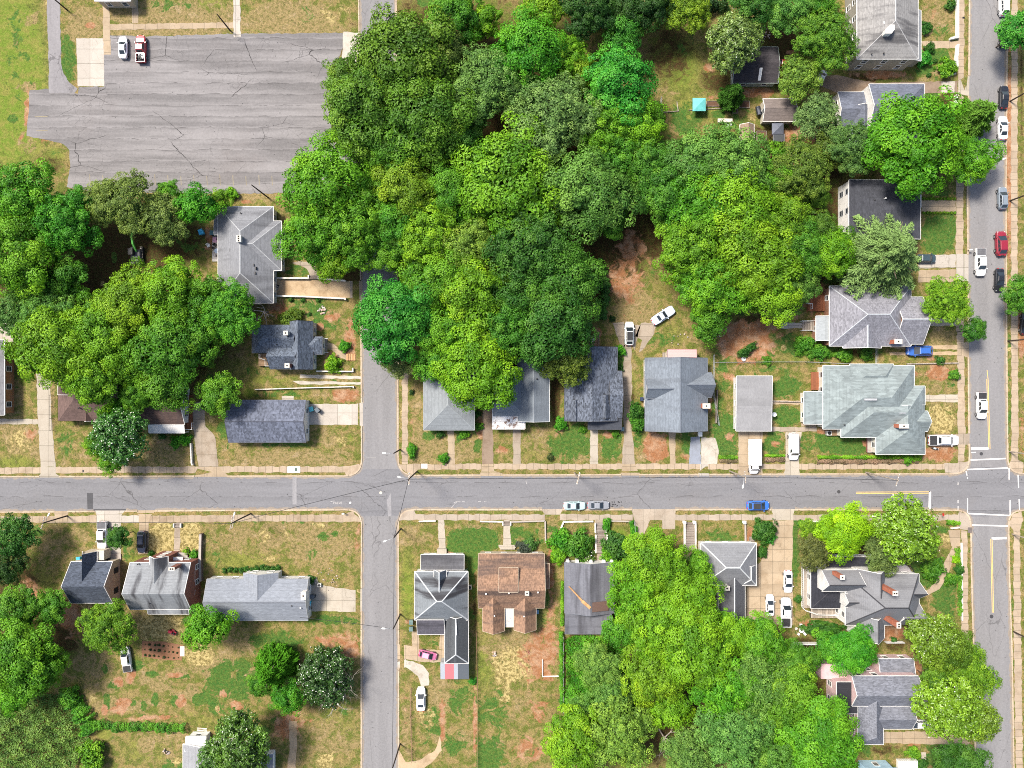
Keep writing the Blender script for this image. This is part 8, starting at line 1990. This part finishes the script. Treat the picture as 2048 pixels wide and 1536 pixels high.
# ride-on mower, ladder, fire pits, rocks, bits
q = P(344,1265,.6); o = empty('lawn_tractor',(q.x,q.y,.12),R_(160),'small red riding mower on the straw behind the weathered house','riding mower')
t = MB(); t.box((-.1,-.3,.35),(.85,.3,.75),bev=.08); t.box((-.9,-.4,.35),(-.3,.4,.6),bev=.06); t.build('body',flat('mower_red',(.4,.03,.05),.35),o); t = MB(); t.box((-.6,-.25,.6),(-.25,.25,.7),bev=.04); t.box((-.68,-.25,.6),(-.58,.25,1.05)); t.build('seat',M_BLKP,o)
t = MB(); t.box((-.35,-.6,.12),(.3,.6,.3),bev=.05); t.build('mower_deck',flat('mower_deck',(.3,.05,.06),.5),o)
for x,rr_ in ((.6,.2),(-.6,.26)):
    for s in (1,-1): t = MB(); loft(t,[[(x+rr_*math.cos(k*.5236),s*.38+.08,rr_+rr_*math.sin(k*.5236)) for k in range(12)],[(x+rr_*math.cos(k*.5236),s*.38-.08,rr_+rr_*math.sin(k*.5236)) for k in range(12)]]); t.build('wheel',M_TYRE,o)
t = MB(); t.tube([(.05,0,.75),(-.15,0,1.05)],.02,5); t.lathe([(.17,1.05),(.17,1.08)],(-.15,0,0),12); t.build('steering_wheel',M_BLKP,o)
q = P(404.5,1458.5,.1); o = empty('ladder',(q.x,q.y,.16),R_(-5),'white ladder lying on the grass by the magnolia at the bottom','ladder')
t = MB(); [t.box((-1.1,y,0),(1.1,y+.07,.08)) for y in (-.3,.23)]; t.build('rail',M_WHT,o); t = MB(); [t.box((-1.+i*.25,-.23,.02),(-.95+i*.25,.23,.06)) for i in range(9)]; t.build('rung',M_WHT,o)
def rocks(px,py,n,rad,label,seed,cols,name='stone_pile',cat='stone pile',size=(.1,.28)):
    r_ = random.Random(seed); q = P(px,py,.1); m = MB()
    for i in range(n):
        a = r_.uniform(0,6.28); d = rad*r_.random()**.6; s = r_.uniform(*size); z = max(0,.25*(1-d/rad))
        pts=[]; 
        k=7; m.lathe([(s*.7,z),(s*r_.uniform(.9,1.1),z+s*.35),(s*.75,z+s*.75),(s*.2,z+s*.95)],(d*math.cos(a),d*math.sin(a),0),k,i%len(cols))
    o = m.build(name,cols); o.location=(q.x,q.y,.1); return tag(o,label,cat)
STN = [flat('pale_stone',(.42,.36,.32),.9), flat('grey_stone',(.25,.22,.21),.9), flat('tan_stone_chip',(.35,.26,.2),.9)]
rocks(644,621,22,.9,'heap of pale stones on the grass below the driveway wall',1,STN); rocks(334,1502,16,.75,'pale fire ring of stones at the lower left lawn',2,STN+[M_BLKP])
rocks(990,1307,10,.6,'small heap of pinkish stones on the dry back yard',3,STN); rocks(1055,1303,14,.6,'reddish brush heap on the dry back yard',4,[flat('reddish_twigs',(.25,.1,.07),.9)],size=(.06,.14))
rocks(1525,70,40,1.7,'round stone patio ring behind the dry magnolia',5,STN,size=(.12,.2)); rocks(553,574,10,.5,'dark pots at the top end of the walled driveway',6,[M_BLKP,STN[1]])
rocks(1440,663,18,2.2,'scattered pale rubble at the edge of the bare yard',7,STN,'rubble','rubble',(.06,.16)); rocks(655,1165,26,3.2,'scattered pale stones above the tan driveway',8,STN,'rubble','rubble',(.06,.2))
rocks(1360,675,8,2.5,'few pale stones in the grass below the silver coupe',9,STN,'rubble','rubble',(.1,.22)); rocks(480,768,4,.3,'tiny stones by the old driveway',10,STN)
q = P(1487,718,.3); m = MB(); m.lathe([(.3,0),(.5,.3),(.52,.34),(.46,.34),(.3,.1)],(0,0,0),14); o = m.build('metal_tub',M_GALV); o.location=(q.x,q.y,.1); tag(o,'dark metal tub on the bare orange yard','tub')
q = P(370,470,.3); m = MB(); m.lathe([(.42,0),(.45,.22),(.5,.25),(.36,.25),(.3,.02)],(0,0,0),14); o = m.build('tyre_planter',M_TYRE); o.location=(q.x,q.y,.1); tag(o,'dark ring shaped planter on the lawn by the thin tree','planter')
q = P(954,463,.5); m = MB(); m.box((-.5,-.3,.3),(.5,.3,.42),bev=.05); m.box((-.45,.22,.42),(.45,.32,.85)); [m.box((a-.04,b-.04,0),(a+.04,b+.04,.3)) for a in (-.4,.4) for b in (-.25,.25)]; o = m.build('garden_bench',M_WHT); o.location=(q.x,q.y,.1); tag(o,'white bench glimpsed in a gap of the central woods','bench')
# motor scooter beside the white pickup
q = P(1870,897,.5); o = empty('scooter',(q.x,q.y,.13),R_(-12),'small dark scooter with a pale seat beside the white pickup','scooter')
t = MB(); t.box((-.6,-.16,.3),(.5,.16,.6),bev=.08); t.build('body',M_BLKP,o); t = MB(); t.box((-.45,-.17,.6),(.1,.17,.75),bev=.05); t.build('seat',flat('pale_seat',(.5,.6,.65),.4),o)
for x in (-.6,.62): t = MB(); loft(t,[[(x+.24*math.cos(k*.5236),.07,.24+.24*math.sin(k*.5236)) for k in range(12)],[(x+.24*math.cos(k*.5236),-.07,.24+.24*math.sin(k*.5236)) for k in range(12)]]); t.build('wheel',M_TYRE,o)
t = MB(); t.tube([(.6,0,.3),(.45,0,.95)],.03,6); t.tube([(.42,-.32,.98),(.42,.32,.98)],.025,6); t.build('handlebar',M_GALV,o)
# signs and street furniture
def sign(px, py, label, col, h=2.1, shape='disc', rz=0.):
    q = P(px, py, 0); o = empty('road_sign',(q.x,q.y,at_ground(px,py)),R_(rz),label,'road sign'); t = MB(); t.tube([(0,0,0),(0,0,h)],.04,6); t.build('post',M_GALV,o)
    t = MB(); n = 8 if shape=='disc' else 4; rr_ = .38; pts=[(rr_*math.cos(k*2*math.pi/n+math.pi/n),rr_*math.sin(k*2*math.pi/n+math.pi/n)) for k in range(n)]
    t.mesh([(.05,a,h-.1+b) for a,b in pts]+[(.075,a,h-.1+b) for a,b in pts],[tuple(reversed(range(n))),tuple(range(n,2*n))]+[(i,(i+1)%n,n+(i+1)%n,n+i) for i in range(n)]); t.build('sign_plate',col,o)
sign(1876,1026,'red octagon stop sign at the lower left of the right junction',flat('stop_red',(.5,.03,.03),.4),rz=180); 
for x,y,l in ((687,1027,'white mailbox on a dark post at the lower left of the left crossing'),(1940,500,'small mailbox by the pale driveway mouth on the right street')):
    q = P(x,y,.9); o = empty('mailbox',(q.x,q.y,.1),0,l,'mailbox'); t = MB(); t.box((-.05,-.05,0),(.05,.05,1.)); t.build('post',M_IRONK,o); t = MB(); t.box((-.28,-.14,1.),(.28,.14,1.3),bev=.06); t.build('box',M_WHT,o)
def plate(px,py,w_,d_,mat,label,name='meter_cover',z=.135):
    q = P(px,py,0); m = MB(); m.box((-w_/2,-d_/2,-.01),(w_/2,d_/2,.012),bev=.004); o = m.build(name,mat); o.location=(q.x,q.y,z); tag(o,label,'cover')
plate(592.5,939,.6,.7,flat('dark_cover',(.06,.09,.07)),'dark green meter cover set in the sidewalk'); plate(1926.5,36,.5,.4,M_IRONK,'dark cover in the upper right sidewalk'); plate(1939,1060,.9,1.2,flat('dark_grate',(.12,.1,.09)),'dark grate in the sidewalk below the right junction')
plate(849,932,1.3,1.0,flat('white_slab',(.68,.66,.62)),'white replaced slab in the sidewalk right of the left crossing','sidewalk_slab'); plate(167,942,.3,.5,M_IRONK,'small dark cover in the upper left sidewalk')
plate(588,939,2.8,1.35,flat('white_slab',(.68,.66,.62)),'pale new slab in the sidewalk by the dry lawn','sidewalk_slab',.125)
q = P(240,1058,.3); o = empty('basketball_hoop',(q.x-1.8,q.y,.12),0,'black tyre ring standing beside the covered pickup','tyre'); m = MB()
n=20
for k in range(n): pass
rg=[(.42*math.cos(k*2*math.pi/n),.42*math.sin(k*2*math.pi/n),.3) for k in range(n+1)]; m.tube(rg,.13,8,cap=False); o2 = m.build('tyre_ring',M_TYRE,o); o.name='loose_tyre'
# crops in the soil bed
sr = random.Random(12)
for i in range(3):
    for j in range(8):
        x = 291+j*9.3+sr.uniform(-1.5,1.5); y = 1288+i*11+sr.uniform(-1,1)+j*.8
        if sr.random() < .86: shrub('s3',x,y,sr.uniform(1.2,3.4),(.04,.07,.02),'small dark vegetable plant in the brown garden bed',cat='vegetable plant',name='vegetable_plant',group='vegetables in the garden bed')
plate(365,1302,1.,2.2,flat('pale_board',(.55,.47,.38)),'pale board at the right end of the brown garden bed','board',.14)
# ------------------------------------------------------------------ light and camera
w = bpy.data.worlds.new('World'); scene.world = w; w.use_nodes = True
wn = w.node_tree; bgn = wn.nodes['Background']
SUN_EL, SUN_AZ = 56., 308.      # azimuth clockwise from north: light comes from the west-north-west
sky = nd(wn, 'ShaderNodeTexSky', sky_type='NISHITA')
sky.sun_disc = False; sky.sun_elevation = R_(SUN_EL); sky.sun_rotation = R_(SUN_AZ); sky.dust_density = 3.; sky.air_density = 1.; sky.ozone_density = 1.
wn.links.new(sky.outputs[0], bgn.inputs[0]); bgn.inputs[1].default_value = .09
sl = bpy.data.lights.new('sun', 'SUN'); sl.energy = 3.0; sl.angle = R_(12); sl.color = (1, .93, .83)
so = bpy.data.objects.new('sun', sl); COL.objects.link(so)
dvec = Vector((math.sin(R_(SUN_AZ))*math.cos(R_(SUN_EL)), math.cos(R_(SUN_AZ))*math.cos(R_(SUN_EL)), math.sin(R_(SUN_EL))))
so.rotation_euler = dvec.to_track_quat('Z', 'Y').to_euler(); so.location = dvec*300
cd = bpy.data.cameras.new('camera'); co = bpy.data.objects.new('camera', cd); COL.objects.link(co)
co.location = (0, 0, H); co.rotation_euler = (0, 0, 0); cd.sensor_width = 36; cd.lens = 18/(1024*S/H); cd.clip_end = 20000; cd.clip_start = 1.
scene.camera = co
scene.view_settings.view_transform = 'Standard'; scene.view_settings.look = 'None'; scene.view_settings.gamma = 1; scene.view_settings.exposure = 1.42
scene.cycles.use_denoising = False; scene.cycles.pixel_filter_type = 'BLACKMAN_HARRIS'; scene.cycles.filter_width = 1.0
scene.cycles.max_bounces = 5; scene.cycles.diffuse_bounces = 2; scene.cycles.transparent_max_bounces = 4
